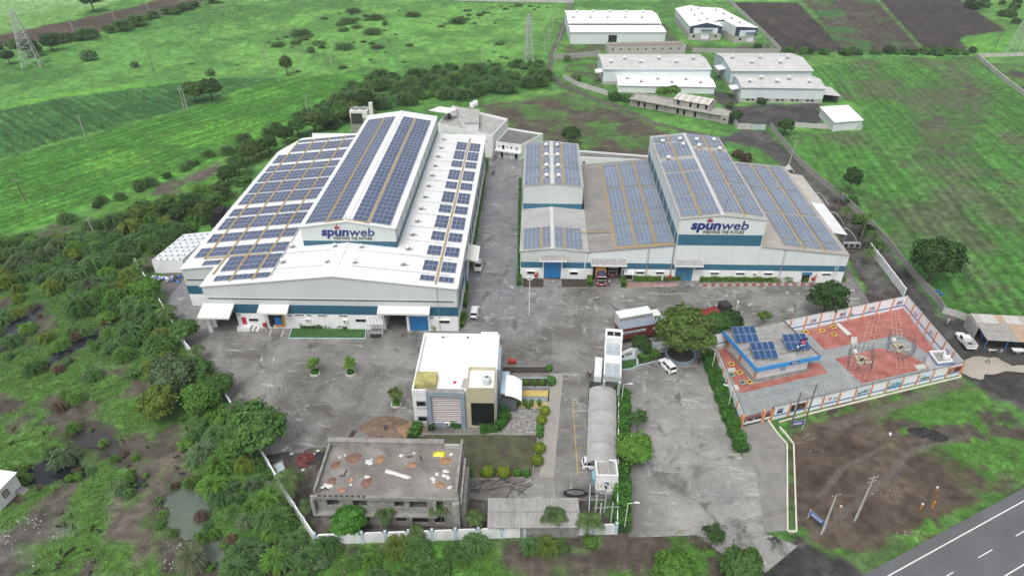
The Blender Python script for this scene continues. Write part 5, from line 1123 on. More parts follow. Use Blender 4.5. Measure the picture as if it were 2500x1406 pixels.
O.box('glass_backing', DARK, -9.02,-5.12,ty0-.02,ty0-.001,.83,5.99); O.box('glass_backing', DARK, tx1+.001,tx1+.02,ty0+.08,ty0+3.1,.83,5.99)
for i in range(6):
    for j in range(8):
        O.box('glass_pane', DARKGL, -9.0+i*.65,-9.0+i*.65+.62,ty0-.05,ty0-.022,.85+j*.64,.85+j*.64+.61)
for i in range(5):
    for j in range(8): O.box('glass_pane', DARKGL, tx1+.022,tx1+.05,ty0+.1+i*.6,ty0+.1+i*.6+.57,.85+j*.64,.85+j*.64+.61)
O.box('side_fin', PBLUE, OX1+.003,OX1+.55,OY0+5.2,OY0+11.5,0,OH+.35); O.box('tower_base', CONCG, tx0,tx1+.1,ty0-.1,ty1,0,.298)
ac_unit(O, -13.2, OY0-.32, 1.0)
for x in (-15.2,-10.6): ac = MB().box(x-.45,x+.45,OY1-.65,OY1-.29,7.45,8.0); o_ = O.add(ac, 'air_conditioner', OFFW); O.add(MB().tube((x-.1,OY1-.652,7.72),(x-.1,OY1-.645,7.72),.22,.22,12), 'fan_grille', DKSTEEL, o_)
tank('pale grey water tank on the tan office tower', -6.4, ty0+2.0, 8.632, .75, 1.35, M('grey_tank', (.5,.52,.53)))
for (px, py) in ((1110,933),(1150,935)):
    x, y = G(px, py, 7.3); o = thing('life_ring', 'red and white ring lying on the office roof, %s one' % ('left' if px < 1130 else 'right'), 'ring', (x,y,7.235)); MB().lathe([(.15,0),(.32,0),(.32,.12),(.15,.12)],16).build('ring', M('ring_red', (.5,.05,.06)), o)
x, y = G(1140,938,7.5); o = thing('slate_panel', 'grey sheet leaning on the tan office tower', 'sheet', (x,y,7.235)); MB().add([(-1,-.6,0),(.9,-.9,.1),(1.0,.6,1.0),(-.6,.9,.9)],[(0,1,2,3)]).build('panel', STEELG, o)
# entrance porch, curved white canopy
O.box('entrance_slab', M('pale_blue_paint', (.42,.52,.6)), OX1+.6,OX1+2.0,OY0+3.6,OY0+9.4,4.2,4.5); O.box('entrance_wall', M('slate_dark', (.10,.11,.13)), OX1+.6,OX1+3.4,OY0+3.7,OY0+3.9,0,3.0)
cv = MB()
for i in range(6):
    a0, a1 = i/6, (i+1)/6; xa = OX1+1.4+a0*2.9; xb = OX1+1.4+a1*2.9; za = 4.6-1.3*a0*a0; zb = 4.6-1.3*a1*a1
    cv.slab([(xa,OY0+2.9,za),(xb,OY0+2.9,zb),(xb,OY0+8.4,zb),(xa,OY0+8.4,za)], .06)
O.add(cv, 'porch_canopy', ROOFP)

# ------------------------------------------------------------------ garden beside the office
def bed(name, label, pts, mat, h=.1, cat='garden bed', edge=None):
    P = ccw(GP(pts)); o = thing(name, label, cat, (*P[0],0)); M0 = MB().prism(P, .02, h); M0.v = [(a-P[0][0],b-P[0][1],c) for a,b,c in M0.v]; M0.build('bed', mat, o)
    if edge:
        n = len(P)
        for i in range(n):
            a = Vector(P[i]); b = Vector(P[(i+1) % n]); d = (b-a).normalized(); nn = Vector((d.y,-d.x))
            q = MB().prism([tuple(a+nn*.003), tuple(b+nn*.003-d*.003), tuple(b+nn*.18-d*.003), tuple(a+nn*.18)], .02, h+.12); q.v = [(x-P[0][0],y-P[0][1],z) for x,y,z in q.v]; q.build('kerb', edge, o)
    return o
SOILD = M('dark_garden_soil', (.045,.036,.028), rough=.95, var=.25, sc=1.2, fine=.3, bump=.08, bsc=4); SOILG = M('patchy_garden_soil', (.062,.05,.038), col2=(.075,.085,.04), rough=.95, var=.25, sc=.5, fine=.25, bump=.06, bsc=4)
LAWN = M('clipped_lawn', (.034,.10,.022), rough=.9, var=.25, sc=.9, fine=.3, fsc=6, bump=.1, bsc=8)
bed('garden_bed', 'dark soil bed behind the office garden, nearest the yard', [(1228,897),(1340,897),(1338,913),(1226,913)], SOILD, .12, edge=CONCG)
bed('garden_bed', 'dark soil bed with small topiary trees beside the office', [(1228,925),(1338,925),(1336,945),(1226,945)], SOILD, .1, edge=BLUEPLINTH)
bed('garden_bed', 'brown bare lawn in front of the office', [(1040,1062),(1312,1062),(1298,1165),(1130,1170),(1128,1092),(1005,1086),(1010,1072)], SOILG, .08, edge=CONCG)
GRAVELM = M('white_speckled_gravel', (.13,.125,.12), col2=(.27,.26,.25), rough=.9, var=.4, sc=2.2, fine=.4, fsc=8, bump=.06, bsc=9)
bed('gravel_court', 'square of grey white pebbles in the office garden', [(1234,999),(1325,999),(1312,1061),(1230,1061)], GRAVELM, .07, 'gravel', edge=CONCG)
bed('paved_walk', 'yellow paved walk leading to the office porch', [(1246,952),(1342,953),(1341,968),(1245,967)], M('yellow_paver', (.50,.38,.13), var=.12, sc=2, fine=.15), .05, 'paving')
bed('paved_walk', 'blue grey paved walk leading to the office porch', [(1244,968.5),(1341,969.5),(1340,980),(1243,980)], M('bluegrey_paver', (.22,.25,.29), var=.25, sc=2, fine=.3), .05, 'paving')
bed('paved_walk', 'thin yellow border strip beside the topiary', [(1242,981),(1340,981),(1338,997),(1241,995)], M('yellow_paver2', (.45,.36,.16), var=.2, sc=2, fine=.2), .045, 'paving')
bed('pavement_strip', 'pale patchy concrete strip between garden and drive', [(1344,912),(1375,912),(1352,1165),(1316,1165)], M('pale_patchy_concrete', (.30,.285,.255), var=.2, sc=.6, fine=.2, dirt=((.14,.13,.12),.6,.6,(1,1,1))), .05, 'pavement')
bed('lawn', 'strip of green lawn in front of the big warehouse', [(706,826),(891,827),(893,801),(716,799)], LAWN, .12, 'lawn', edge=BLUEPLINTH)
bed('lawn', 'small green lawn beside the gate tower', [(1517,903),(1542,900),(1556,893),(1556,876),(1518,882)], LAWN, .12, 'lawn', edge=BLUEPLINTH)
bed('garden_bed', 'dark soil bed left of the blue factory shutter', [(1276,703),(1327,703),(1327,681),(1277,681)], SOILD, .08, edge=CONCG)
bed('garden_bed', 'dark soil bed between blue shutter and lorry bay', [(1371,703),(1434,703),(1434,681),(1371,681)], SOILD, .08, edge=CONCG)
bed('garden_bed', 'dark soil under the big gateside tree', [(1556,893),(1600,882),(1640,872),(1640,858),(1600,862),(1556,875)], SOILD, .12, edge=BLUEPLINTH)
PAVRED = M('red_chequer_paving', (.26,.08,.06), col2=(.30,.27,.25), var=.2, sc=1.3, fine=.2, rough=.5)
bed('chequer_paving', 'worn red and grey chequer paving beside the lorry bay', [(1530,703),(1660,700),(1660,690),(1530,691)], PAVRED, .04, 'paving')
_cp = thing('chequer_paving', 'red and grey chequered paving strip below the long factory hedge', 'paving', (*G(1706,700),0))
p, q = Vector(G(1706,700)), Vector(G(1985,697)); d = (q-p); L = d.length; d.normalize()
for i in range(28):
    a = d*(L*i/28); b = d*(L*(i+1)/28-.04); MB().prism([(a.x,a.y),(b.x,b.y),(b.x+.3,b.y+1.0),(a.x+.3,a.y+1.0)], .02, .05).build('paver', M('paver_red', (.25,.06,.05), var=.2) if i % 2 else M('paver_grey', (.3,.29,.28), var=.2), _cp)

# ------------------------------------------------------------------ unfinished concrete block
UX0, UX1, UY0, UY1, UH = -30.0, -9.2, 64.2, 74.0, 6.4
U = BLD('unfinished_block', 'bare concrete unfinished two storey block with sand heaps on its roof', 'building', UX0, UY0)
BRK = M('grey_blockwork', (.25,.24,.22), rough=.9, var=.22, sc=1.2, fine=.25, fsc=4, bump=.05, bsc=5, dirt=((.10,.095,.085),.6,.8,(1,1,.5)))
def u_ops(z): return [(-28.4,-26.6,z+.8,z+2.2),(-24.6,-22.6,z+.8,z+2.2),(-18.6,-17.2,z+.8,z+2.2),(-16.4,-13.9,z+.6,z+2.3),(-13.0,-11.5,z+.6,z+2.2)]
U.add(wall_seg(MB(), UX0+.3, UX1-.3, UY0+.12, UY0+.37, -.1, 3.0, u_ops(0)), 'front_wall', BRK); U.add(wall_seg(MB(), UX0+.3, UX1-.3, UY0+.12, UY0+.37, 3.3, 6.1, u_ops(3.3)), 'front_wall', BRK)
for a in ((UX0+.05,UX0+.29,UY0+.38,UY1-.05),(UX1-.29,UX1-.05,UY0+.38,UY1-.05),(UX0+.3,UX1-.3,UY1-.3,UY1-.05)):
    U.box('wall', BRK, *a, -.1,3.0); U.box('wall', BRK, *a, 3.3,6.1)
U.box('floor_slab', CONCG, UX0,UX1,UY0+.1,UY1,3.003,3.297); U.box('roof_slab', M('wet_roof_concrete', (.185,.172,.155), rough=.5, var=.3, sc=.3, fine=.18, fsc=2.5, dirt=((.38,.375,.36),.6,.28,(1,1,1)), rvar=.2), UX0,UX1,UY0,UY1,6.103,6.4)
# parapets and front frame
U.box('roof_parapet', CONCG, UX0-.1,-12.3,UY1-.3,UY1,6.403,7.4); U.box('roof_parapet', M('pale_render', (.42,.41,.38), var=.15), -12.25,UX1-.2,UY1-.3,UY1,6.403,7.1); U.box('parapet_cap', CONCG, UX0-.3,-12.3,UY1-.4,UY1+.5,7.403,7.55)
U.box('roof_parapet', CONCG, UX0-.1,UX0+.2,UY0+.3,UY1-.31,6.403,7.2); U.box('roof_parapet', CONCG, UX1-.6,UX1-.2,UY0+.4,UY1+.6,6.403,7.5); U.box('roof_parapet', CONCG, UX1+.2,UX1+.5,UY0-.2,UY1-2.6,5.6,6.9)
U.box('roof_edge_beam', CONCG, UX0-.5,-12.4,UY0-.35,UY0-.003,6.0,6.6); U.box('roof_edge_beam', CONCG, -12.39,UX1,UY0-.3,UY0-.003,6.1,6.5)
for i in range(9): U.box('stub_bar', DKSTEEL, UX0+.6+i*.8,UX0+1.1+i*.8,UY0-.3,UY0-.1,6.6,6.72)
for x in (UX0-.5, -12.9): U.add(MB().box(x,x+.5,UY0-.6,UY0+.09,3.0,5.99), 'frame_column', CONCG)
U.box('balcony_slab', CONCG, UX0-.5,-12.4,UY0-.6,UY0+.09,2.7,2.998); U.box('frame_column', CONCG, UX1-.9,UX1+.1,UY0-.9,UY0+.0,0,6.0); U.box('stair_core', CONCG, UX1+.1,UX1+.9,UY0+.2,UY1-3,0,5.5)
for x in (-26,-21,-16.5): U.box('support_column', CONCG, x,x+.35,UY0-.5,UY0-.15,0,2.69)
# heaps on the roof (each a small thing)
SANDM = M('rough_orange_sand', (.25,.14,.08), col2=(.30,.185,.11), rough=.95, var=.2, sc=1.5, fine=.25, fsc=6, bump=.05, bsc=8); REDSAND = M('dark_red_sand', (.18,.105,.075), rough=.95, var=.25, sc=1.5, fine=.25, bump=.05, bsc=8)
def heap_mesh(r, h, n=18, rings=6, seed=0, flat=1.0):
    R = random.Random(seed); V = [(0,0,h)]; F = []; ph = [R.random()*6.28 for _ in range(4)]
    for k in range(1, rings+1):
        t = k/rings
        for i in range(n):
            a = 2*math.pi*i/n; w = 1+.13*math.sin(2*a+ph[0])+.08*math.sin(3*a+ph[1])+.05*math.sin(5*a+ph[2])
            V.append((math.cos(a)*r*t*w, math.sin(a)*r*t*w*flat, max(-.05, h*(1-t)**1.25*(1+.12*(R.random()-.5)))-(.05 if k == rings else 0)))
    for i in range(n): F.append((0,1+i,1+(i+1)%n))
    for k in range(rings-1):
        for i in range(n): a = 1+k*n; b = a+n; F.append((a+i,b+i,b+(i+1)%n,a+(i+1)%n))
    m = MB(); m.add(V, F); return m
zu = lambda x, y: (740+x/5.207, 1070+y/5.207)
HEAPS = [(415,335,.8,.35,REDSAND,'round red sand heap near the left roof parapet'),(640,250,1.2,.35,REDSAND,'long red sand heap behind the white sacks on the roof'),(975,265,.85,.3,SANDM,'pale orange sand heap right of the white sacks on the roof'),(1385,335,.75,.4,SANDM,'small round orange sand heap mid roof'),(1805,285,.95,.45,SANDM,'orange sand heap below the yellow sheet'),(370,540,.75,.35,REDSAND,'red sand heap above the bag pile at the front left roof corner'),(805,560,.95,.4,REDSAND,'red brick sand heap with a white sack, front middle of the roof'),(490,650,.6,.15,SANDM,'flat scatter of orange sand at the front roof edge'),(600,525,.5,.18,SANDM,'little sand heap under white sacks on the roof'),(1740,590,.8,.08,SANDM,'thin smear of sand near the right roof parapet')]
for i, (a, b, r, h, m, lb) in enumerate(HEAPS):
    x, y = G(*zu(a,b), 6.4); o = heap_mesh(r, h, seed=i).build('sand_heap', m, None, True); o.location = (x,y,6.41); tag(o, lb, 'sand heap', 'sand heaps on the unfinished roof')
SACK = M('white_sack', (.56,.56,.54), rough=.7, var=.08, sc=3); 
def crumple(w, d, h, seed):
    R = random.Random(seed); m = MB(); n = 5; V = []; F = []
    for i in range(n+1):
        for j in range(n+1):
            u = i/n-.5; v = j/n-.5; e = max(abs(u), abs(v))*2
            V.append((u*w*(1+.3*(R.random()-.5)), v*d*(1+.3*(R.random()-.5)), h*(1-e**2)*(.4+.8*R.random())+.005))
    for i in range(n):
        for j in range(n): a = i*(n+1)+j; F.append((a,a+n+1,a+n+2,a+1))
    m.add(V, F); return m
SK = [crumple(.75,.55,.22,s).mesh('sack', SACK, True) for s in range(4)]
def sacks(pts, z, label, group, f=None, sc=1.0):
    for i, (a, b) in enumerate(pts):
        x, y = G(*(f(a,b) if f else (a,b)), z); o = link('sack', SK[i % 4], None, (x, y, z+.012), (0,0,rnd.random()*6)); s = sc*(.5+.55*rnd.random()); o.scale = (s,s,s); tag(o, label, 'sack', group)
sacks([(835,290),(860,310),(870,270),(845,325),(815,295)], 6.4, 'white sack in the clump behind the red roof heap', 'sacks on roof, left clump', zu, 1.1)
sacks([(290,590),(320,610),(350,600),(255,620)], 6.4, 'white sack at the front left corner of the grey roof', 'sacks on roof, corner', zu, 1.1)
sacks([(1800,410),(1830,420),(1790,470),(1840,490),(1700,450),(1650,510),(1660,555)], 6.4, 'white sack near the right parapet of the grey roof', 'sacks on roof, right', zu, 1.1)
sacks([(460,235),(535,212),(1248,215),(1410,185),(1885,200),(1865,620),(1880,610),(612,520),(815,490),(605,585)], 6.4, 'single white sack scattered on the grey roof', 'single sacks on roof', zu, 1.0)
x, y = G(*zu(1730,195), 6.5); o = crumple(1.7,1.0,.5,9).build('plastic_sheet', M('yellow_sheet', (.70,.60,.02), rough=.4), None, True); o.location = (x,y,6.42); tag(o, 'crumpled bright yellow plastic sheet on the grey roof', 'sheet')
x, y = G(*zu(1200,455), 6.4); o = crumple(4.2,.7,.25,12).build('plastic_sheet', SACK, None, True); o.location = (x,y,6.42); o.rotation_euler = (0,0,-.33); tag(o, 'long crumpled white sheet across the grey roof', 'sheet')
for i, (a, b) in enumerate(((505,475),(540,430),(300,640),(240,655),(1495,245),(1360,235))):
    x, y = G(*zu(a,b), 6.4); o = MB().box(-.45,.45,-.12,.12,0,.08).build('plank', M('dark_board', (.06,.055,.05)), None); o.location = (x,y,6.41); o.rotation_euler = (0,0,i*1.3); tag(o, 'dark board lying on the grey roof', 'board', 'boards on the grey roof')
# debris left of the block: brick heap, sheets, big sand pile, bars
x, y = G(747,1122); heap = thing('brick_heap', 'heap of broken red bricks beside the grey block', 'brick heap', (x,y,0)); heap_mesh(1.5,.7,seed=31).build('rubble_core', M('brick_dust', (.13,.04,.035), var=.3, sc=3), heap, True)
bme = MB().box(-.16,.16,-.08,.08,-.05,.05).mesh('brick', M('broken_brick', (.17,.045,.038), var=.3, sc=4, orand=.3))
for i in range(130):
    a = rnd.random()*6.28; r = 1.65*math.sqrt(rnd.random()); link('brick', bme, heap, (r*math.cos(a), r*math.sin(a), max(.05,.75*(1-r/1.65)+.03)), (rnd.random(),rnd.random(),rnd.random()*6))
x, y = G(945,1048); sp = thing('sand_pile', 'large brown and orange sand pile in the yard by the office', 'sand pile', (x,y,0))
heap_mesh(5.2,.85,28,9,seed=5,flat=.62).build('brown_gravel', M('brown_gravel', (.13,.085,.06), col2=(.17,.12,.085), var=.25, sc=1.2, fine=.25, bump=.06, bsc=6), sp, True)
hm = heap_mesh(3.2,.75,22,7,seed=8,flat=.75); hm.v = [(a+3.1,b-.3,c) for a,b,c in hm.v]; hm.build('orange_sand', SANDM, sp, True)
hm = heap_mesh(2.6,1.0,22,7,seed=11,flat=.7); hm.v = [(a+.4,b+.9,c) for a,b,c in hm.v]; hm.build('brown_crest', M('brown_gravel', (.13,.085,.06)), sp, True)
x, y = G(862,1068); br_o = thing('rebar_bundle', 'bundle of rusty steel bars on the yard behind the block', 'steel bars', (x,y,0))
for i in range(9): MB().tube((-1.2+i*.09,-1.6,.05),(-.5+i*.11,1.7,.07),.03).build('bar', M('rusty_bar', (.09,.05,.035)), br_o)
sacks([(692,1098),(700,1092),(712,1107),(768,1108),(776,1100),(740,1146),(925,1078),(990,1066),(1048,1040)], .03, 'white sack dropped on the yard near the grey block', 'sacks around the yard')
for i, (px, py, w) in enumerate(((730,1097,1.6),(778,1112,1.6),(760,1128,1.2))):
    x, y = G(px, py); o = crumple(w*1.3,w,.12,40+i).build('tarpaulin', M('black_tarp', (.02,.02,.022), rough=.5) if i else M('grey_tarp', (.16,.15,.15)), None, True); o.location = (x,y,.03); tag(o, ('grey sheet on the yard beside the brick heap','black tarpaulin by the roof corner of the grey block','black tarpaulin in front of the brick heap')[i], 'tarpaulin')
# water trough by the slanting wall
P = ccw(GP([(668,1143),(692,1132),(700,1155),(677,1172)])); B = BLD('water_trough', 'pale concrete water trough full of water by the slanting wall', 'trough', *P[0]); parapet(B, P, -.05, .9, .18, CONCG, 'trough_side'); B.add(MB().prism(inset(P,.9), -.05, .78), 'water', M('trough_water', (.38,.47,.50), rough=.08, var=.1))

# ------------------------------------------------------------------ long low shed, car port, guard room
P0, P1 = (-4.9,62.4), (8.1,62.8); B = LB('store_shed', 'low grey corrugated shed just inside the front wall', 'shed', P0, P1); W = B.W
B.add(MB().slab([(-.2,-.3,2.75),(W+.2,-.3,2.75),(W+.2,4.7,3.1),(-.2,4.7,3.1)], .08), 'roof', GREYX); B.box('wall', BRK, 0,W,.1,.3,-.1,2.6); B.box('wall', BRK, 0,.2,.31,4.3,-.1,2.6); B.box('wall', BRK, W-.2,W,.31,4.3,-.1,2.6); B.box('wall', BRK, 0,W,4.31,4.5,-.1,2.8)
B.add(MB().box(0,W,2.15,2.3,2.95,3.0), 'roof_joint', CONCG)
C0, C1 = Vector((9.9,74.9)), Vector((11.6,92.3)); cdv = (C1-C0).normalized(); CW = 4.75
cp_ = thing('car_port', 'long curved corrugated car port beside the hedge', 'car port', (C0.x,C0.y,0), math.atan2(cdv.y,cdv.x)-math.pi/2); CL = (C1-C0).length
cvm = M('curved_sheet', (.37,.365,.355), rough=.65, var=.12, sc=.4, fine=.1, ribs=((0,1,0),.45,.03), dirt=((.17,.165,.155),.6,.7,(.25,1.6,1)))
nb = 6
for k in range(nb):
    m = MB(); y0 = CL*k/nb+.02; y1 = CL*(k+1)/nb-.0
    for i in range(10):
        t0, t1 = i/10, (i+1)/10; f = lambda t: (t*CW, 2.5+.95*math.sin(math.pi*t)**.8*(1 if t < .5 else 1)); a = f(t0); b = f(t1); dz = .012*(k%2)
        m.slab([(a[0],y0,a[1]+dz),(b[0],y0,b[1]+dz),(b[0],y1,b[1]+dz),(a[0],y1,a[1]+dz)], .05)
    m.build('roof_sheet', cvm, cp_, False)
for y in (.3,CL*.25,CL*.5,CL*.75,CL-.3):
    for x in (.12, CW-.12): MB().tube((x,y,0),(x,y,2.5),.06).build('post', FRAMEW, cp_)
YL = M('yellow_line', (.50,.36,.08), var=.2, fine=.2)
yl = struct('parking_line', MB().box(8.6,8.7,74.5,91.5,.026,.030), YL, yard)
for i in range(7): struct('parking_line', MB().box(8.71,9.7,75+i*2.6,75.08+i*2.6,.026,.030), YL, yard)
GR = BLD('guard_room', 'small white guard room with slatted roof tray at the end of the car port', 'guard room', 11.2, 71.7)
GR.box('wall', WHITE, 11.2,14.6,71.7,75.0,-.1,2.7)
for a in ((11.2,11.42,71.7,75.0),(14.38,14.6,71.7,75.0),(11.43,14.37,71.7,71.92),(11.43,14.37,74.78,75.0)): GR.box('parapet', WHITE, *a, 2.703,3.25)
for i in range(13): GR.box('roof_slat', M('roof_slat', (.27,.26,.24), var=.3, orand=.35), 11.46+i*.225,11.46+i*.225+.15,71.95,74.75,2.704,2.82)
w = GR.box('window', FRAMEW, 12.5,13.3,71.64,71.697,1.1,1.9); GR.box('pane', M('blue_pane', (.12,.22,.35), rough=.1), 12.58,13.22,71.62,71.637,1.18,1.82, w)
GR.box('blue_cabinet', M('cabinet_blue', (.2,.38,.5)), 10.8,11.19,72.6,74.2,0,1.4)
# electrical yard
EY = thing('transformer_yard', 'fenced yard with grey transformers, poles and cables beside the hedge', 'transformer', (*G(1470,1290),0)); ex, ey = G(1470,1290)
for i, (px, py) in enumerate(((1466,1205),(1490,1210))):
    x, y = G(px, py); MB().box(-.9,.9,-.6,.6,0,1.6).build('transformer_tank', M('transformer_grey', (.42,.42,.40), var=.15), EY, loc=(x-ex,y-ey,0))
    for k in range(6): MB().box(-.8+k*.28,-.7+k*.28,-1.0,-.61,.3,1.4).build('cooling_fin', STEELG, EY, loc=(x-ex,y-ey,0))
    for k in range(3): MB().tube((-.5+k*.5,0,1.6),(-.5+k*.5,0,2.1),.07,.05).build('bushing', M('bushing_brown', (.2,.12,.08)), EY, loc=(x-ex,y-ey,0))
for i, (px, py) in enumerate(((1452,1265),(1462,1285),(1490,1283),(1475,1250))):
    x, y = G(px, py); MB().tube((0,0,0),(0,0,5.2),.14,.09).build('pole', PRECASTW, EY, loc=(x-ex,y-ey,0))
    MB().box(-1.0,1.0,-.05,.05,4.2,4.3).build('crossarm', STEELG, EY, loc=(x-ex,y-ey,0))
for a in ((1441,1195),(1441,1250)):
    pass
wall_run('yard_fence', 'pale blue low fence on the left of the transformer yard', GP([(1440,1195),(1437,1258)]), 1.1, 2.0, POSTB, POSTB, .12, .16, .05, cat='fence')
wall_run('hedge_wall', 'thin white wall between the car port and the hedge', GP([(1509,958),(1507,1130),(1505,1300)]), 1.7, 3.0, WALLW, WALLW, .15, .2, .05)
cb_ = thing('cable_coil', 'loose coil of thick black cable by the electrical yard', 'cable', (*G(1405,1205),.05))
for k in range(4):
    pts = [(math.cos(a)*(1.9-.12*k), math.sin(a)*(.75-.05*k)+.05*k, .06+.05*k) for a in [i*math.pi/9 for i in range(19)]]; MB().path(pts+[(4.2,.3*k-.5,.1)] if k < 3 else pts, .06, 5).build('cable_loop', BLACKM, cb_)
# scrap timber on the soil
rk = thing('scrap_heap', 'tangle of dark pipes and planks beside the low shed', 'scrap heap', (*G(1220,1190),.0))
for i in range(42):
    a = rnd.gauss(.2,.7); x = rnd.uniform(-5,4.2); y = rnd.uniform(-1.0,1.2); l = rnd.uniform(.8,2.6); z = rnd.uniform(.1,.35)
    MB().tube((x-math.cos(a)*l/2,y-math.sin(a)*l/2,z-.03),(x+math.cos(a)*l/2,y+math.sin(a)*l/2,z+.1*rnd.random()),.05).build('pole', M('dark_timber', (.045,.036,.03), var=.3) if i % 3 else M('grey_timber', (.16,.14,.12)), rk)
# gate tower
GT = BLD('gate_tower', 'tall white gate portal with glazed roof beside the drive', 'gate', 14.3, 92.0); gz = 6.4
g0 = Vector((13.75,91.3)); g1 = Vector((15.2,103.6)); gd = (g1-g0).normalized(); gw = Vector((gd.y,-gd.x))*3.1
def gp(u, v): p = g0+gd*u+gw*v; return (p.x, p.y)
GL_ = (g1-g0).length
WETW = M('frosted_roof_sheet', (.36,.41,.44), rough=.2, var=.1, sc=.6); 
for i in range(8):
    a = .35+i*(GL_-3.4)/8; b = a+(GL_-3.4)/8-.06
    for v0, v1 in ((.1,.49),(.51,.9)): GT.add(MB().slab([(*gp(a,v0),gz),(*gp(a,v1),gz),(*gp(b,v1),gz),(*gp(b,v0),gz)], .05), 'roof_pane', ROOFP if i in (3,4) else WETW)
for v0, v1 in ((0,.09),(.49,.51),(.91,1.0)): GT.add(MB().slab([(*gp(0,v0),gz+.06),(*gp(0,v1),gz+.06),(*gp(GL_-3,v1),gz+.06),(*gp(GL_-3,v0),gz+.06)], .2), 'roof_beam', FRAMEW)
GT.add(MB().slab([(*gp(-.2,-.02),gz+.1),(*gp(-.2,1.02),gz+.1),(*gp(.3,1.02),gz+.1),(*gp(.3,-.02),gz+.1)], 1.1), 'front_fascia', M('tile_grey', (.33,.36,.38), var=.12, sc=2))
GT.add(MB().prism([gp(GL_-3,-.02),gp(GL_-3,1.02),gp(GL_,1.02),gp(GL_,-.02)], 4.6, gz+1.2), 'head_box', FRAMEW)
for v0, v1 in ((.1,.48),(.52,.9)): GT.add(MB().prism([gp(GL_-2.2,v0),gp(GL_-2.2,v1),gp(GL_-.9,v1),gp(GL_-.9,v0)], gz+1.1, gz+1.21), 'head_light', DARKGL)
for u in (0,GL_-2.9):
    for v in (0,.86): GT.add(MB().prism([gp(u,v),gp(u,v+.14),gp(u+.45,v+.14),gp(u+.45,v)], 0, 5.3 if u < 1 else 4.59), 'pillar', M('tile_grey', (.33,.36,.38)))
for v in (.02,.9): GT.add(MB().tube((*gp(-.25,v+.05),gz-.9),(*gp(-.4,v+.05),gz-.9),.18,.2,12), 'lamp', FRAMEW)
GT.add(MB().prism([gp(3.0,-.5),gp(3.0,-.08),gp(8.5,-.08),gp(8.5,-.5)], 0, 3.6), 'side_panel', FRAMEW); GT.add(MB().prism([gp(.6,-.75),gp(.6,-.1),gp(2.8,-.1),gp(2.8,-.75)], 0, 2.4), 'guard_booth', M('dark_green_glass', (.02,.035,.03), rough=.15))
# name wall next to the gate
nw = LB('name_wall', 'white curved name wall with grey plaque by the gate', 'wall', G(1514,880), G(1549,872)); W = nw.W
m = MB(); prof = [(0,0),(W,0),(W,2.0),(W*.8,2.35),(W*.3,2.05),(0,1.55)]; n = 6; m.add([(a,0,b) for a, b in prof]+[(a,.3,b) for a, b in prof], [tuple(range(n)), tuple(range(2*n-1,n-1,-1))]+[((i+1)%n,i,n+i,n+(i+1)%n) for i in range(n)]); nw.add(m, 'wall_slab', WHITE)
nw.box('plaque', STEELG, W*.32,W*.8,-.05,-.003,.8,1.6); nw.box('emblem', NAVY, .15,.75,-.05,-.003,.7,1.2)
wall_run('boundary_wall', 'white scalloped wall between the name wall and the big tree', GP([(1551,872),(1592,858),(1640,846),(1690,838)]), 2.0, 3.2, WALLW, POSTB, .2, .42, .25, .2)
pl = thing('tree_planter', 'round blue grey planter ring under the big gateside tree', 'planter', (*G(1660,870),0)); MB().lathe([(2.9,-.05),(2.95,.75),(2.6,.75),(2.6,.1)],32).build('ring', M('planter_blue', (.20,.26,.31), var=.15), pl);
MB().lathe([(2.58,.1),(2.58,.6),(.05,.7)],28).build('soil', SOILD, pl)
# ------------------------------------------------------------------ walled station compound on the right
cA, cB, cC, cD = (37.4,85.9), (36.8,107.6), (81.7,122.6), (82.2,100.7); cE = (43.0,87.75)
zc = lambda x, y: (1700+x/3.125, 660+y/3.125)
SALMON = M('salmon_pilaster', (.62,.28,.15), rough=.7, var=.08, orand=.05); WALLC = M('compound_white', (.78,.81,.83), rough=.75, var=.04, sc=.6, dirt=((.6,.62,.64),.3,.7,(1,1,.3)), orand=.04)
STRIPE = M('stripe_blue', (.06,.20,.42), rough=.6, var=.08); COPING = M('grey_coping', (.50,.50,.49), rough=.8, var=.1)
PAVG = M('grey_pavers', (.26,.275,.275), rough=.32, var=.16, sc=.5, fine=.28, fsc=2.6, rvar=.14, bump=.01, bsc=8); PAVR = M('red_pavers', (.30,.085,.065), col2=(.36,.15,.125), rough=.32, var=.14, sc=.4, fine=.22, fsc=2.6, rvar=.14, bump=.01, bsc=8)
court = struct('paved_court', MB().prism([cA,cB,cC,cD], -.2, .03), PAVG, label='wet grey and red block paving inside the walled compound')
for P in ([(150,605),(245,592),(425,865),(330,935)], [(332,938),(428,868),(600,830),(830,778),(862,712),(935,700),(1002,782)], [(790,468),(1085,398),(1573,283),(1825,622),(1772,642),(1556,490),(1200,560),(980,607),(868,496)], [(1055,672),(1180,648),(1400,590),(1440,603),(1640,650),(1790,742),(1262,862)]):
    MB().prism(ccw([G(*zc(*p)) for p in P]), .0, .042).build('red_paving', PAVR, court)
WDASH = M('pale_dash', (.55,.40,.34), var=.1)
for (a, b) in (((1340,330),(1170,860)),((1372,325),(1230,870)),((1405,312),(1275,860)),((1483,295),(1535,800)),((1510,292),(1570,790)),((1540,290),(1605,780))):
    p = Vector(G(*zc(*a))); q = Vector(G(*zc(*b))); L = (q-p).length; d = (q-p).normalized(); nn = Vector((d.y,-d.x))*.045
    for i in range(int(L/1.3)):
        s = p+d*(i*1.3); e = s+d*.7; MB().prism([tuple(s-nn),tuple(s+nn),tuple(e+nn),tuple(e-nn)], .03, .048).build('paint_dash', WDASH, court)
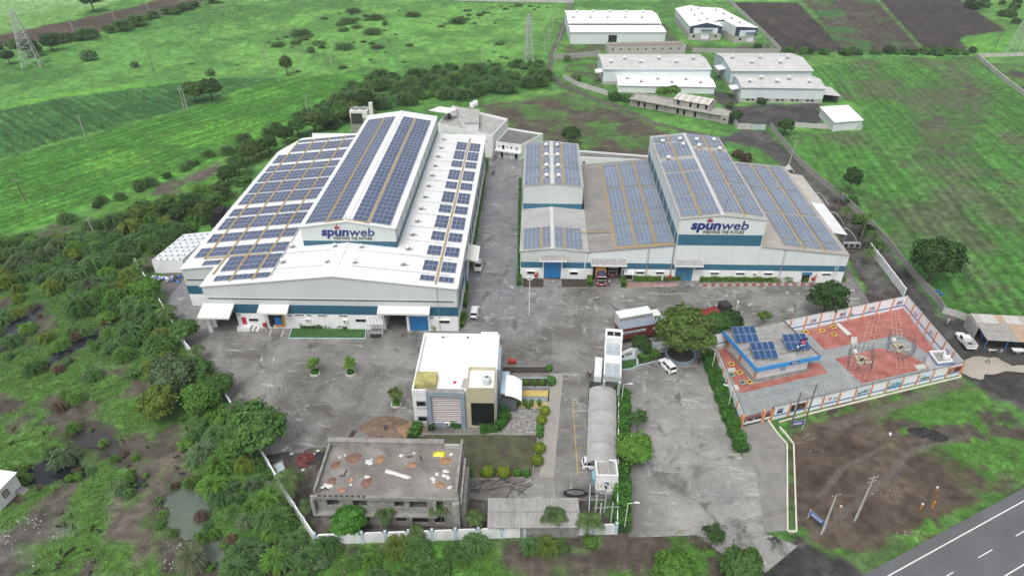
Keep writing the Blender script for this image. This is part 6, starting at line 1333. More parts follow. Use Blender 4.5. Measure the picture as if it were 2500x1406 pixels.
def comp_wall(label, pts, h, murals, n, t=.18, name='compound_wall'):
    a, b = Vector(pts[0]), Vector(pts[1]); d = b-a; L = d.length; d.normalize(); root = thing(name, label, 'wall', (*pts[0],0), math.atan2(d.y,d.x)); s = L/n
    pan = MB().box(-.5,.5,-.5,.5,0,1).mesh('wall_panel', WALLC); pil = MB().box(-.5,.5,-.5,.5,0,1).mesh('pilaster', SALMON); st = MB().box(-.5,.5,-.5,.5,0,1).mesh('blue_stripe', STRIPE); cop = MB().box(-.5,.5,-.5,.5,0,1).mesh('coping', COPING); irn = MB().box(-.5,.5,-.5,.5,0,1).mesh('barb_post', DKSTEEL)
    for i in range(n+1):
        o = link('pilaster', pil, root, (s*i,0,-.1)); o.scale = (.36,.42,h+.1); o = link('barb_post', irn, root, (s*i,0,h+.002)); o.scale = (.05,.05,.5)
        if i == n: break
        c = s*(i+.5); w = s-.36
        o = link('wall_panel', pan, root, (c,0,-.1)); o.scale = (w,t,h+.1); o = link('blue_stripe', st, root, (c,0,.75)); o.scale = (w-.004,t+.05,.3); o = link('coping', cop, root, (c,0,h+.002)); o.scale = (w-.004,t+.1,.07)
        mu = murals.get(i)
        if mu:
            for sgn in ((-1,) if mu[0] == 'out' else (1,)):
                mb = MB()
                for (u0,u1,v0,v1,mi) in mu[1]:
                    lv = .03+.006*mi
                    mb.box(c+w*(u0-.5), c+w*(u1-.5), *sorted((sgn*(t/2+.003), sgn*(t/2+lv))), 1.08+(h-1.35)*v0, 1.08+(h-1.35)*v1, mi)
                mb.build('mural', mu[2], root)
    for z in (.15,.32,.48): MB().tube((0,0,h+z),(L,0,h+z),.018,.018,4).build('barb_wire', DKSTEEL, root)
    return root
mm = lambda n, c: M('mural_'+n, c, rough=.6, var=.3, sc=2.5, fine=.2)
mDark = [mm('black', (.02,.018,.018)), mm('white', (.7,.7,.7)), mm('brown', (.14,.06,.045))]; mNavy = [mm('navy', (.03,.04,.09)), mm('grey', (.4,.42,.47))]
mSea = [mm('sky', (.42,.6,.68)), mm('sea', (.09,.38,.56)), mm('sand', (.55,.5,.3)), mm('pine', (.05,.17,.08))]; mFish = [mm('palesky', (.5,.66,.74)), mm('olive', (.12,.14,.07)), mm('rock', (.3,.3,.25))]
mRed = [mm('redcrowd', (.25,.06,.06)), mm('tan', (.4,.26,.18)), mm('maroon', (.10,.03,.03))]; mMix = [mm('palesky', (.5,.66,.74)), mm('pink', (.55,.25,.25)), mm('mint', (.25,.5,.4))]; mSmall = [mm('frame', (.6,.6,.66)), mm('ochre', (.5,.35,.12)), mm('bluepic', (.1,.2,.45))]
comp_wall('painted front wall of the walled compound with sea and figure murals', (cE,cD), 2.75, {
  0:('out',[(.25,.62,.15,.9,0),(.28,.59,.6,.75,1)],mNavy), 1:('out',[(.02,.98,.02,1,0),(.3,.45,.1,.9,1),(.62,.85,.1,.6,2),(.66,.78,.62,.85,2)],mDark), 3:('out',[(.3,.55,.4,.85,1),(.65,.95,.2,.7,2)],mMix),
  5:('out',[(0,1,.0,1,0),(.1,.8,.25,.45,1),(.5,.95,.45,.6,1),(.15,.35,.05,.2,2)],mFish), 7:('out',[(0,1,0,1,0),(.0,1,.0,.4,1),(.1,.6,.3,.5,2),(.3,.75,.5,.62,3),(.55,1,.35,.5,1)],mSea), 9:('out',[(.05,.95,.05,.95,0),(.2,.85,.1,.4,1)],mFish), 11:('out',[(.03,.97,.05,1,0),(.1,.4,.4,.9,1),(.5,.9,.2,.7,2),(.2,.5,.1,.3,1)],mRed)}, 12)
pic = lambda: [(.3,.72,.25,.85,0),(.36,.5,.35,.75,1),(.54,.66,.4,.7,2)]
comp_wall('painted rear wall of the walled compound under the dark round tree', (cB,cC), 3.2, {k:('in',[(.28,.72,.25,.85,0),(.36,.5,.35,.75,1),(.54,.66,.4,.7,2)],mSmall) for k in ()}, 13)
for k in (1,4,6,8,10,12):
    d = Vector((cC[0]-cB[0], cC[1]-cB[1])); L = d.length; d.normalize(); s = L/13; c = Vector(cB)+d*(s*(k+.5)); nn = Vector((d.y,-d.x))
    o = thing('wall_picture', 'framed picture on the rear compound wall, number %s panel from the left' % ['', 'second','','','fifth','','seventh','','ninth','','eleventh','','last'][k], 'picture', (c.x,c.y,1.2), math.atan2(d.y,d.x))
    mb = MB(); y = -.16; mb.box(-.9,.9,y-.01,y,.0,1.4,0).box(-.6,.0,y-.02,y-.011,.3,1.1,1).box(.15,.7,y-.02,y-.011,.35,1.0,2); mb.build('canvas', [mm('frame', (.6,.6,.66)), mm('ochre' if k % 4 else 'redcrowd', (.5,.35,.12)), mm('bluepic', (.1,.2,.45))], o)
comp_wall('painted right wall of the walled compound beside the muddy track', (cC,cD), 3.0, {k:('out',[(.3,.7,.3,.8,0),(.4,.55,.4,.7,1)],mSmall) for k in ()}, 7)
comp_wall('painted left wall of the walled compound behind the long drive hedge', (cA,cB), 2.9, {}, 7)
for k in (1,3,5):
    d = Vector((cD[0]-cC[0], cD[1]-cC[1])); L = d.length; d.normalize(); c = Vector(cC)+d*(L/7*(k+.5)); 
    o = thing('wall_picture', 'pale picture on the right compound wall, %s from the rear corner' % {1:'first',3:'second',5:'third'}[k], 'picture', (c.x,c.y,1.1), math.atan2(d.y,d.x))
    mb = MB(); y = -.16; mb.box(-.8,.8,y-.01,y,.0,1.3,0).box(-.5,.3,y-.02,y-.011,.3,1.0,1); mb.build('canvas', [mm('frame', (.6,.6,.66)), mm('lilac', (.4,.4,.55))], o)
# gate
gd_ = Vector((cE[0]-cA[0], cE[1]-cA[1])); gL = gd_.length; gate = thing('sliding_gate', 'brown barred gate with black and white bands between salmon pillars', 'gate', (*cA,0), math.atan2(gd_.y,gd_.x))
GATEB = M('gate_brown', (.22,.06,.05), var=.15); 
for x0, x1 in ((.3,gL*.66),(gL*.76,gL-.25)):
    for i in range(int((x1-x0)/.26)): MB().box(x0+i*.26,x0+i*.26+.14,-.04,.04,1.45,2.3).build('bar', GATEB, gate)
    MB().box(x0,x1,-.05,.05,1.0,1.44).build('black_band', BLACKM, gate); MB().box(x0,x1,-.05,.05,.42,.997).build('white_band', M('gate_white', (.66,.68,.66)), gate); MB().box(x0,x1,-.05,.05,.08,.417).build('black_band', BLACKM, gate)
for x in (x0, ): pass
for x in (.9,2.3): MB().box(x-.14,x+.14,-.06,-.052,1.1,1.36).build('emblem', FRAMEW, gate)
for x in (0,gL*.71,gL): MB().box(x-.22,x+.22,-.26,.26,-.1,2.75).build('gate_pillar', SALMON, gate)
# station building
q0, q1, q3 = Vector((43.1,98.2)), Vector((53.6,101.4)), Vector((40.3,106.1)); u = (q1-q0).normalized(); 
SB = LB('station_building', 'flat roofed white building with bright blue fascia inside the compound', 'building', (43.1,98.2), (53.6,101.4)); W = SB.W; D = 9.6
SB.box('wall', WHITE, 0,W,0,D,-.05,3.3); SB.box('plinth', CONCG, -.5,W+.5,-.5,D+.5,.0,.28)
BLUEF = M('bright_blue_fascia', (.045,.27,.62), rough=.5, var=.08, sc=.8, dirt=((.03,.12,.35),.35,.9,(1.5,1.5,.3))); RDECK = M('streaked_roof', (.29,.29,.28), rough=.7, var=.22, sc=.6, dirt=((.09,.09,.085),.9,.9,(.25,1.6,1)), fine=.2)
SB.box('roof_slab', RDECK, -1.1,W+1.6,-1.1,D+1.1,3.303,3.6)
for a in ((-1.15,W+1.65,-1.15,-1.0),(-1.15,-1.0,-.997,D+1.15)): SB.box('blue_fascia', BLUEF, *a, 3.1,4.05)
for a in ((-.997,W+1.65,D+1.0,D+1.15),(W+1.5,W+1.65,-.997,D+.997)): SB.box('roof_parapet', M('stained_parapet', (.16,.155,.145), var=.3), *a, 3.3,3.95)
for x, y in ((-.02,0),(-.02,D*.55),(-.02,D)): SB.box('pilaster', SALMON, x-.22,x+.16,max(-.1,y-.25),y+.25,.0,3.1)
SB.box('pilaster', FRAMEW, W-.25,W+.1,-.08,.2,0,3.1); SB.box('poster', M('poster_blue', (.3,.45,.55), var=.4, sc=2), W*.47,W*.58,-.05,-.003,1.0,2.5)
sgn = SB.box('name_board', NAVY, W*.55,W*.72,-1.22,-1.153,3.35,3.95)
for z in (3.52,3.72): SB.box('lettering_row', FRAMEW, W*.57,W*.70,-1.235,-1.223,z,z+.09, sgn)
SB.box('door_step', CONCG, W+.3,W+2.0,1.2,2.4,0,.35); SB.box('door', DARKGL, W+.003,W+.05,1.3,2.3,.3,2.3)
for i, (lx, ly, rz, lb) in enumerate(((1.9,7.9,0,'rearmost tilted solar table on the blue edged roof'),(2.6,2.6,0,'front tilted solar table on the blue edged roof'),(10.0,3.2,0,'right tilted solar table behind the round sign'))):
    p = Vector((43.1,98.2))+u*lx+Vector((-u.y,u.x))*ly; t = thing('solar_table', lb, 'solar panel', (p.x,p.y,3.6), math.atan2(u.y,u.x)+.05, 'solar tables on the station roof')
    tilt = Matrix.Translation((0,0,1.0)) @ Euler((R_(20),0,R_(-14))).to_matrix().to_4x4()
    for a in range(4):
        for b in range(2):
            m = panel_mesh(1.1,1.75,False,PV1,'solar_panel'); m.xf(tilt @ Matrix.Translation((-1.74+a*1.16,-.93+b*1.86,0))); m.build('solar_panel', [PVFR, M('station_cells', (.02,.06,.16), rough=.15, var=.15)], t)
    for x, y in ((-1.5,-1.2),(1.5,-1.2),(-1.5,1.2),(1.5,1.2)): q = tilt @ Vector((x,y,0)); MB().tube((q.x,q.y,0),(q.x,q.y,q.z),.05).build('leg', STEELG, t)
p = Vector((43.1,98.2))+u*9.2+Vector((-u.y,u.x))*.6; t = thing('round_sign', 'navy pole sign with red and white disc on the blue edged roof', 'sign', (p.x,p.y,3.6), .3)
MB().box(-.75,.75,-.05,.05,2.2,3.9).build('sign_board', NAVY, t); d_ = MB().tube((0,-.06,3.15),(0,-.075,3.15),.55,.55,24); d_.build('disc', M('disc_red', (.5,.03,.06)), t); MB().box(-.6,.6,-.09,-.078,3.1,3.2).build('disc_bar', FRAMEW, t); MB().box(-.6,.6,-.075,-.053,2.3,2.5).build('lower_plate', FRAMEW, t)
for x in (-.5,.5): MB().tube((x,0,0),(x,0,2.2),.05).build('leg', DKSTEEL, t)
MB().lathe([(.16,2.0),(.2,2.1),(.1,2.3)],10,(-.9,0,0)).build('lamp', FRAMEW, t)
# wash block
P = ccw(GP([(2268,857),(2305,855),(2327,882),(2290,886)], 2.9)); B = BLD('wash_block', 'tiny white cube building with blue rim and tank in the compound corner', 'building', *P[0])
B.add(MB().prism(inset(P,.94), -.05, 2.5), 'wall', WALLC); B.add(MB().prism(P, 2.503, 2.62), 'roof_slab', CONCG); parapet(B, P, 2.623, 3.0, .25, FRAMEW)
B.add(MB().prism(inset(P,1.015), 2.3, 2.61), 'blue_rim', STRIPE)
x, y = G(2312,872,2.7); tank('white rounded water tank on the tiny corner building', x-.4, y-.3, 2.63, .65, 1.0)
# valve cages
CAGEM = M('cage_grey', (.13,.13,.135), var=.1)
def cage(label, P, h):
    P = ccw(P); t = thing('valve_cage', label, 'cage', (*P[0],0)); o = Vector(P[0])
    for i in range(len(P)):
        a = Vector(P[i])-o; b = Vector(P[(i+1) % len(P)])-o
        for z in (.05,h*.5,h): MB().tube((a.x,a.y,z),(b.x,b.y,z),.035,.035,5).build('rail', CAGEM, t)
        n = 5
        for k in range(n):
            c = a+(b-a)*(k/n); MB().tube((c.x,c.y,0),(c.x,c.y,h+.1),.04,.04,5).build('upright', CAGEM, t)
    return t, o
BEIGE = M('beige_pad', (.40,.37,.26), var=.15, sc=1.5, fine=.12); PIPEC = M('pipe_grey', (.3,.32,.33), var=.15)
for lb, px in (('left wire cage around beige valve pads in the compound', [(1150,760),(1165,620),(1330,610),(1340,700),(1320,790)]), ('right wire cage around beige valve pads in the compound', [(1455,620),(1465,510),(1650,545),(1655,650),(1560,690)])):
    P = [G(*zc(*p)) for p in px]; t, o = cage(lb, P, 2.0); c = Vector((sum(p[0] for p in P)/5, sum(p[1] for p in P)/5))-o
    for k, (dx, dy, w, d2, h) in enumerate(((-.7,-.8,1.1,.8,.35),(.6,.6,1.4,.5,.4),(-.8,.5,.5,1.2,.5),(.7,-.7,.7,.6,.45),(-.1,1.2,2.2,.4,.4))): MB().box(c.x+dx-w/2,c.x+dx+w/2,c.y+dy-d2/2,c.y+dy+d2/2,0,h).build('pad', BEIGE, t)
    MB().tube((c.x-.2,c.y-.9,.4),(c.x+.5,c.y+.6,.55),.16).build('valve_pipe', PIPEC, t); MB().box(c.x-1.3,c.x-.7,c.y+1.3,c.y+1.8,.9,1.5).build('instrument_box', FRAMEW, t); MB().lathe([(.12,.5),(.16,.6),(.12,.8),(.05,.85)],10,(c.x+1.2,c.y-.9,0)).build('valve_cap', FRAMEW, t); MB().box(c.x-.2,c.x+.25,c.y-.3,c.y+.1,0,.8).build('valve_block', DKSTEEL, t)
# small square pits
k = 0
for pts, colr, nm in (([(835,472),(960,458),(1045,433),(1050,490),(268,715),(200,735),(330,780),(405,852)], (.58,.40,.06), 'yellow'), ([(268,797),(248,855),(352,857)], (.20,.38,.30), 'green')):
    for (a, b) in pts:
        x, y = G(*zc(a,b)); t = thing('pit_frame', '%s square pit frame set in the compound paving' % nm, 'pit', (x,y,.03), .3, '%s pit frames' % nm)
        for q in ((-.5,.5,-.5,-.3),(-.5,.5,.3,.5),(-.5,-.3,-.297,.297),(.3,.5,-.297,.297)): MB().box(*q,.0,.12).build('frame_side', M('pit_'+nm, colr, var=.12), t)
        MB().box(-.297,.297,-.297,.297,.0,.03).build('pit_cover', DARK, t); k += 1
for px, lb in (([(1060,410),(1090,408),(1185,490),(1150,498)], 'long pale concrete cover behind the compound cages'), ([(1180,512),(1228,512),(1225,572),(1178,570)], 'square concrete cover left of the right cage'), ([(235,750),(295,745),(300,775),(240,778)], 'concrete cover beside the station building'), ([(1660,730),(1735,715),(1760,745),(1690,765)], 'pale slab by the tiny corner building'), ([(245,880),(310,875),(330,910),(260,922)], 'grey slab in the front left compound corner')):
    P = ccw([G(*zc(*p)) for p in px]); o = thing('concrete_cover', lb, 'cover slab', (*P[0],0)); m = MB().prism(P, .03, .16); m.v = [(a-P[0][0],b-P[0][1],c) for a,b,c in m.v]; m.build('slab', PRECASTW, o)
# drain with pale kerbs round the compound and down the gate ramp
KERB = M('cream_kerb', (.60,.58,.50), rough=.8, var=.12, fine=.1)
def kerb_run(label, pts, w=.22, h=.28):
    W_ = GP(pts); o = thing('drain_kerb', label, 'kerb', (*W_[0],0))
    for a, b in zip(W_[:-1], W_[1:]):
        a = Vector(a); b = Vector(b); n = max(1, round((b-a).length/1.5)); d = (b-a)/n; dn = d.normalized(); nn = Vector((-dn.y,dn.x))*w/2
        for i in range(n):
            s = a+d*i-Vector(W_[0]); e = a+d*(i+1)-dn*.02-Vector(W_[0]); MB().prism([tuple(s-nn),tuple(e-nn),tuple(e+nn),tuple(s+nn)], -.1, h).build('kerb_stone', KERB, o)
kerb_run('cream kerb along the left edge of the ramp drain', [(1874,1026),(1900,1062),(1921,1085),(1922,1295)]); kerb_run('cream kerb along the right edge of the ramp drain', [(1903,1043),(1918,1060),(1937,1084),(1944,1298),(1924,1297)]); kerb_run('cream kerb parallel to the front compound wall', [(1902,1031),(2000,1005),(2150,968),(2345,921),(2340,912)])
# ------------------------------------------------------------------ roadside stall
ST = LB('roadside_stall', 'open stall with patched tin roof and blue posts at the right edge', 'stall', (90.9,108.4), (104.5,107.4)); W = ST.W
tin = [M('tin_a', (.44,.42,.37), var=.14, sc=1.2, ribs=((1,0,0),.2,.03)), M('tin_b', (.33,.32,.30), var=.18, sc=1.2, ribs=((1,0,0),.2,.03)), M('tin_c', (.45,.33,.24), var=.15, sc=1.2, ribs=((1,0,0),.2,.03)), M('tin_d', (.52,.51,.47), var=.1, sc=1.2, ribs=((1,0,0),.2,.03))]
for r, (y0, y1, z0, z1) in enumerate(((0,2.8,2.5,2.75),(2.75,5.2,2.8,3.0),(5.15,8.0,3.05,3.25))):
    for i in range(9):
        x0 = i*W/9; ST.add(MB().slab([(x0,y0,z0),(x0+W/9-.03,y0,z0),(x0+W/9-.03,y1,z1),(x0,y1,z1)], .04+.01*(i%2)), 'roof_sheet', tin[(1 if i < 4 else 2) if r < 2 else (3 if i % 3 else 2 if i == 3 else 0)])
for x in (.2,W*.3,W*.6,W*.9): ST.add(MB().tube((x,.2,0),(x,.2,2.5),.09), 'post', M('post_bright_blue', (.05,.16,.42), var=.15))
ST.box('side_wall', M('grey_mat_wall', (.33,.33,.32), var=.15), -.3,-.15,3.6,8.0,0,3.0); ST.box('rear_wall', BRK, -.1,W,7.7,7.9,0,2.9); ST.box('counter', M('dark_counter', (.05,.045,.04)), 1.4,W-.5,5.6,6.3,0,1.0)
ST.box('bench', PRECASTW, .8,3.4,-.6,-.2,.4,.5); ST.box('bench_leg', PRECAST, 1.0,1.2,-.55,-.25,0,.399); ST.box('bench_leg', PRECAST, 3.0,3.2,-.55,-.25,0,.399)
def barrel(label, px, py, mat=None, r=.3, h=.9):
    x, y = G(px, py); o = MB().lathe([(r*.9,0),(r,.05),(r,h*.32),(r*1.05,h*.34),(r,h*.36),(r,h*.64),(r*1.05,h*.66),(r,h*.68),(r,h*.95),(r*.9,h),(.02,h)],16).build('barrel', mat or M('blue_plastic', (.03,.12,.42), rough=.35), None, True); o.location = (x,y,0); return tag(o, label, 'barrel')
barrel('blue plastic barrel under the corner of the stall roof', 2396, 822); barrel('left blue plastic drum beside the field wall', 2286, 716); barrel('right blue plastic drum beside the field wall', 2296, 722)
t = thing('food_cart', 'white topped food cart in front of the stall', 'cart', (*G(2482,862),0), -.05); MB().box(-1.1,1.1,-.5,.5,.85,.92).build('cart_top', FRAMEW, t); MB().box(-.9,.9,-.4,.4,.35,.85).build('cart_body', M('cart_grey', (.4,.4,.38)), t)
for x in (-.7,.7):
    for y in (-.42,.42): MB().tube((x,y-.03,.32),(x,y+.03,.32),.32,.32,14).build('wheel', BLACKM, t)
# ------------------------------------------------------------------ hut in the left corner
H_ = LB('white_hut', 'small white hut with brown window at the lower left edge', 'hut', (-86.5,66.2), (-79.0,65.2)); W = H_.W
H_.box('wall', WHITE, 0,W,0,4.6,-.1,3.2); H_.box('roof_slab', ROOFP, -.25,W+.25,-.25,4.85,3.203,3.4)
w = H_.box('window', M('brown_frame', (.16,.05,.035)), W+.003,W+.08,1.5,2.5,1.2,2.4); H_.box('pane', M('hut_pane', (.3,.3,.3)), W+.082,W+.1,1.65,2.35,1.35,2.25, w)
for i in range(4): H_.box('step', CONCG, W+.003+i*.3,W+.3+i*.3,3.3,4.5,-.05,.8-.2*i)
# gate ramp apron is worn concrete
struct('gate_ramp', MB().prism(ccw(GP([(1803,1036),(1872,1026),(1918,1088),(1921,1294),(1866,1300),(1846,1150),(1814,1118)])), -.1, .04), M('ramp_concrete', (.20,.193,.18), rough=.6, var=.18, sc=.5, fine=.15, dirt=((.30,.295,.28),.5,.3,(1,1,1))), label='worn concrete ramp below the brown gate')
WL = M('white_line', (.6,.6,.58), var=.15, fine=.2)
for a, b in (((657,821),(663,805)),((686,822),(693,805)),((636,882),(639,873)),((666,882),(670,872))):
    p = Vector(G(*a)); q = Vector(G(*b)); d = (q-p).normalized(); nn = Vector((d.y,-d.x))*.07; struct('bay_line', MB().prism([tuple(p-nn),tuple(p+nn),tuple(q+nn),tuple(q-nn)], .025, .030), WL, yard)
# ------------------------------------------------------------------ vehicles
CARW = M('car_white', (.78,.79,.80), rough=.22, var=.02, spec=.6); TYRE = M('tyre', (.02,.02,.02), rough=.8); RIM = M('rim', (.35,.36,.37), rough=.3, metal=.6); LAMPR = M('tail_lamp', (.30,.01,.01), rough=.25); LAMPW = M('head_lamp', (.6,.62,.62), rough=.15); PLASTIC = M('black_plastic', (.03,.03,.032), rough=.5)
def loft(sections, name, mat, parent, cap=True, smooth=False):
    m = MB(); n = len(sections[0]); V = [p for s in sections for p in s]; F = []
    for k in range(len(sections)-1):
        for i in range(n): F.append((k*n+i, k*n+(i+1)%n, (k+1)*n+(i+1)%n, (k+1)*n+i))
    if cap: F += [tuple(range(n-1,-1,-1)), tuple(range((len(sections)-1)*n, len(sections)*n))]
    m.add(V, F); return m.build(name, mat, parent, smooth)
def wheel(t, x, y, r=.33, w=.22):
    o = MB().lathe([(r*.6,-w/2),(r*.95,-w/2),(r,-w/2+.03),(r,w/2-.03),(r*.95,w/2),(r*.6,w/2)],18).xf(Euler((math.pi/2,0,0)).to_matrix().to_4x4()).build('wheel', TYRE, t, False, (x,y,r))
    MB().lathe([(r*.6,-w*.42),(r*.6,w*.42)],14).xf(Euler((math.pi/2,0,0)).to_matrix().to_4x4()).build('rim', RIM, o)
def make_car(label, L=4.25, W=1.78, H=1.6):
    """front towards +x"""
    t = thing('parked_car', label, 'car', (0,0,0), 0, 'white cars on the premises')
    def sec(x, hw, zb, zt, rr=.1): return [(x,-hw,zb),(x,hw,zb),(x,hw+.0,zt-rr),(x,hw-rr*.8,zt),(x,-hw+rr*.8,zt),(x,-hw,zt-rr)]
    h = W/2
    loft([sec(-L/2,h*.84,.38,.86),sec(-L/2+.12,h*.95,.26,1.0),sec(-L*.32,h,.22,1.03),sec(0,h,.22,1.0),sec(L*.22,h,.22,.98),sec(L*.4,h*.96,.24,.88),sec(L/2-.1,h*.88,.28,.76),sec(L/2,h*.74,.36,.66)], 'body', CARW, t)
    def cs(x, hw, z0, z1, k): return [(x,-hw,z0),(x,hw,z0),(x+k,hw*.84,z1),(x+k,-hw*.84,z1)]
    # cabin: glasshouse dark, roof white
    zb, zt = .97, H
    m = MB(); b = [(-L*.46,h*.9),(L*.24,h*.92)]; r = [(-L*.40,h*.74),(L*.08,h*.76)]
    V = [(b[0][0],-b[0][1],zb),(b[1][0],-b[1][1],zb),(b[1][0],b[1][1],zb),(b[0][0],b[0][1],zb),(r[0][0],-r[0][1],zt-.05),(r[1][0],-r[1][1],zt-.05),(r[1][0],r[1][1],zt-.05),(r[0][0],r[0][1],zt-.05)]
    for nm, f in (('windscreen',(1,2,6,5)),('rear_window',(3,0,4,7)),('side_window',(0,1,5,4)),('side_window',(2,3,7,6))): MB().add([V[i] for i in f], [(0,1,2,3)]).build(nm, DARKGL, t)
    MB().slab([(r[0][0]-.06,-r[0][1]-.02,zt-.01),(r[1][0]+.04,-r[1][1]-.02,zt-.03),(r[1][0]+.04,r[1][1]+.02,zt-.03),(r[0][0]-.06,r[0][1]+.02,zt-.01)], .06).build('roof', CARW, t)
    for s in (-1,1):
        for x0, x1 in (((b[0][0]),(r[0][0])),((-L*.12),(-L*.12)),((b[1][0]),(r[1][0]))):
            MB().tube((x0,s*(h*.905),zb),(x1,s*(h*.765),zt-.05),.05,.04,4).build('pillar', CARW, t)
        MB().box(-r[0][0]*0-L*.36,L*.04,s*h*.66-.02,s*h*.66+.02,zt-.0,zt+.05).build('roof_rail', STEELG, t)
        MB().box(L*.2,L*.2+.12,s*(h+.02)-.08,s*(h+.02)+.08,1.0,1.14).build('mirror', CARW, t)
        MB().box(L/2-.22,L/2-.06,s*h*.62-.16,s*h*.62+.16,.62,.76).build('headlight', LAMPW, t); MB().box(-L/2-.02,-L/2+.12,s*h*.74-.12,s*h*.74+.12,.72,.98).build('taillight', LAMPR, t)
        wheel(t, L*.31, s*(h-.1)); wheel(t, -L*.31, s*(h-.1))
    MB().box(-L/2-.04,-L/2+.1,-h*.7,h*.7,.32,.52).build('bumper', PLASTIC, t); MB().box(L/2-.08,L/2+.02,-h*.6,h*.6,.34,.5).build('grille', PLASTIC, t)
    return t
def face(px, a, b):            # heading of a vehicle from two points of the photo
    p, q = G(*a), G(*b); return math.atan2(q[1]-p[1], q[0]-p[0])
car = make_car('white car near the hedge corner of the big warehouse, seen from behind'); car.location = (*G(1159,767),.025); car.rotation_euler = (0,0,R_(88))
copy_tree(car, (*G(1168,655),.025), R_(-90), 'white car half hidden under the side canopy of the big warehouse')
copy_tree(car, (*G(1629,898),.025), face(0,(1643,912),(1614,880)), 'white car parked beside the round tree planter')
copy_tree(car, (*G(1572,1108),.025), R_(65), 'white car half hidden by the tree on the drive hedge')
copy_tree(car, (*G(1451,1138),.025), R_(0), 'silver white car under the end of the car port', scale=.98)
# lorries
TRED = M('lorry_maroon', (.16,.03,.035), rough=.45, var=.15); TARP = M('orange_tarpaulin', (.62,.30,.11), rough=.7, var=.12, sc=1.5, bump=.06, bsc=2.5); TGREY = M('lorry_grey', (.3,.31,.31)); LDECK = M('lorry_deck', (.06,.045,.04))
def make_lorry(label, tarp=True, L=9.5):
    t = thing('lorry', label, 'truck', (0,0,0)); W = 2.4; h = W/2
    MB().box(-L+.3,1.6,-.45,.45,.6,.85).build('chassis', PLASTIC, t)
    m = MB(); m.add([(0,-h*.92,.8),(2.0,-h*.92,.8),(2.0,h*.92,.8),(0,h*.92,.8),(0,-h*.9,2.7),(1.75,-h*.86,2.7),(1.75,h*.86,2.7),(0,h*.9,2.7),(2.0,-h*.92,1.75),(2.0,h*.92,1.75)], [(3,2,1,0),(4,5,6,7),(0,1,8,5,4),(2,3,7,6,9),(1,2,9,8),(8,9,6,5),(3,0,4,7)]); m.build('cab', TRED, t)
    MB().add([(2.012,-h*.8,1.82),(2.012,h*.8,1.82),(1.80,h*.76,2.5),(1.80,-h*.76,2.5)], [(0,1,2,3)]).build('windscreen', DARKGL, t)
    f = MB(); f.box(1.99,2.03,-h*.9,h*.9,1.72,1.82); f.build('screen_frame', M('mint_trim', (.5,.66,.6)), t); MB().box(1.74,1.84,-h*.86,h*.86,2.5,2.62).build('visor', FRAMEW, t)
    MB().box(1.9,2.2,-h,h,.55,.85).build('bumper', M('bumper_red', (.3,.06,.05)), t); MB().box(2.2,2.22,-.35,.35,.6,.78).build('number_plate', FRAMEW, t); MB().box(2.0,2.04,-h*.6,h*.6,1.0,1.6).build('grille', PLASTIC, t)
    MB().lathe([(.9,2.7),(.95,2.9),(.7,3.15),(.1,3.25)],14,(.7,0,0)).build('roof_load', M('dark_blue_bundle', (.03,.04,.09), var=.3), t)
    for s in (-1,1): MB().tube((2.0,s*h*.75,1.05),(2.05,s*h*.75,1.05),.16,.16,12).build('headlight', LAMPW, t)
    for x in (1.0,-L+2.2,-L+3.5):
        for s in (-1,1): wheel(t, x, s*(h-.2), .5, .35)
    if tarp:
        secs = []
        for k in range(10):
            x = -.2-(L-.6)*k/9; w = h*(.98+.03*math.sin(k*2.1)); z = 3.35+.18*math.sin(k*1.3)-(.25 if k == 0 else 0)
            secs.append([(x,-w,1.1),(x,w,1.1),(x,w*1.01,2.7),(x,w*.8,z),(x,0,z+.18),(x,-w*.8,z),(x,-w*1.01,2.7)])
        loft(secs[::-1], 'tarpaulin', TARP, t, True, False)
        for k in range(1,9): MB().path([(secs[k][i][0],secs[k][i][1]*1.01,secs[k][i][2]+.02) for i in (1,2,3,4,5,6,0)], .02, 4).build('rope', M('rope', (.25,.18,.1)), t)
    else:
        MB().box(-L+.4,-.2,-h,h,1.1,1.2).build('deck', LDECK, t)
        for s in (-1,1): MB().box(-L+.4,-.2,s*h-.05,s*h+.05,1.2,2.3).build('side_board', TRED, t)
        MB().box(-.3,-.2,-h,h,1.2,3.0).build('head_board', TRED, t); MB().box(.1,1.3,-.5,.4,2.72,3.2).build('roof_bundle', M('olive_bundle', (.35,.3,.06)), t); MB().box(-.35,-.05,-h*.9,h*.9,3.0,3.5).build('sign_board', M('crimson', (.35,.04,.06)), t)
    return t
a = make_lorry('orange tarpaulin covered lorry leaving the factory bay'); a.location = (17.0,131.3,.03); a.rotation_euler = (0,0,R_(-90)); 
b = make_lorry('empty maroon lorry parked deeper in the factory bay', False); b.location = (19.9,135.3,.03); b.rotation_euler = (0,0,R_(-90))
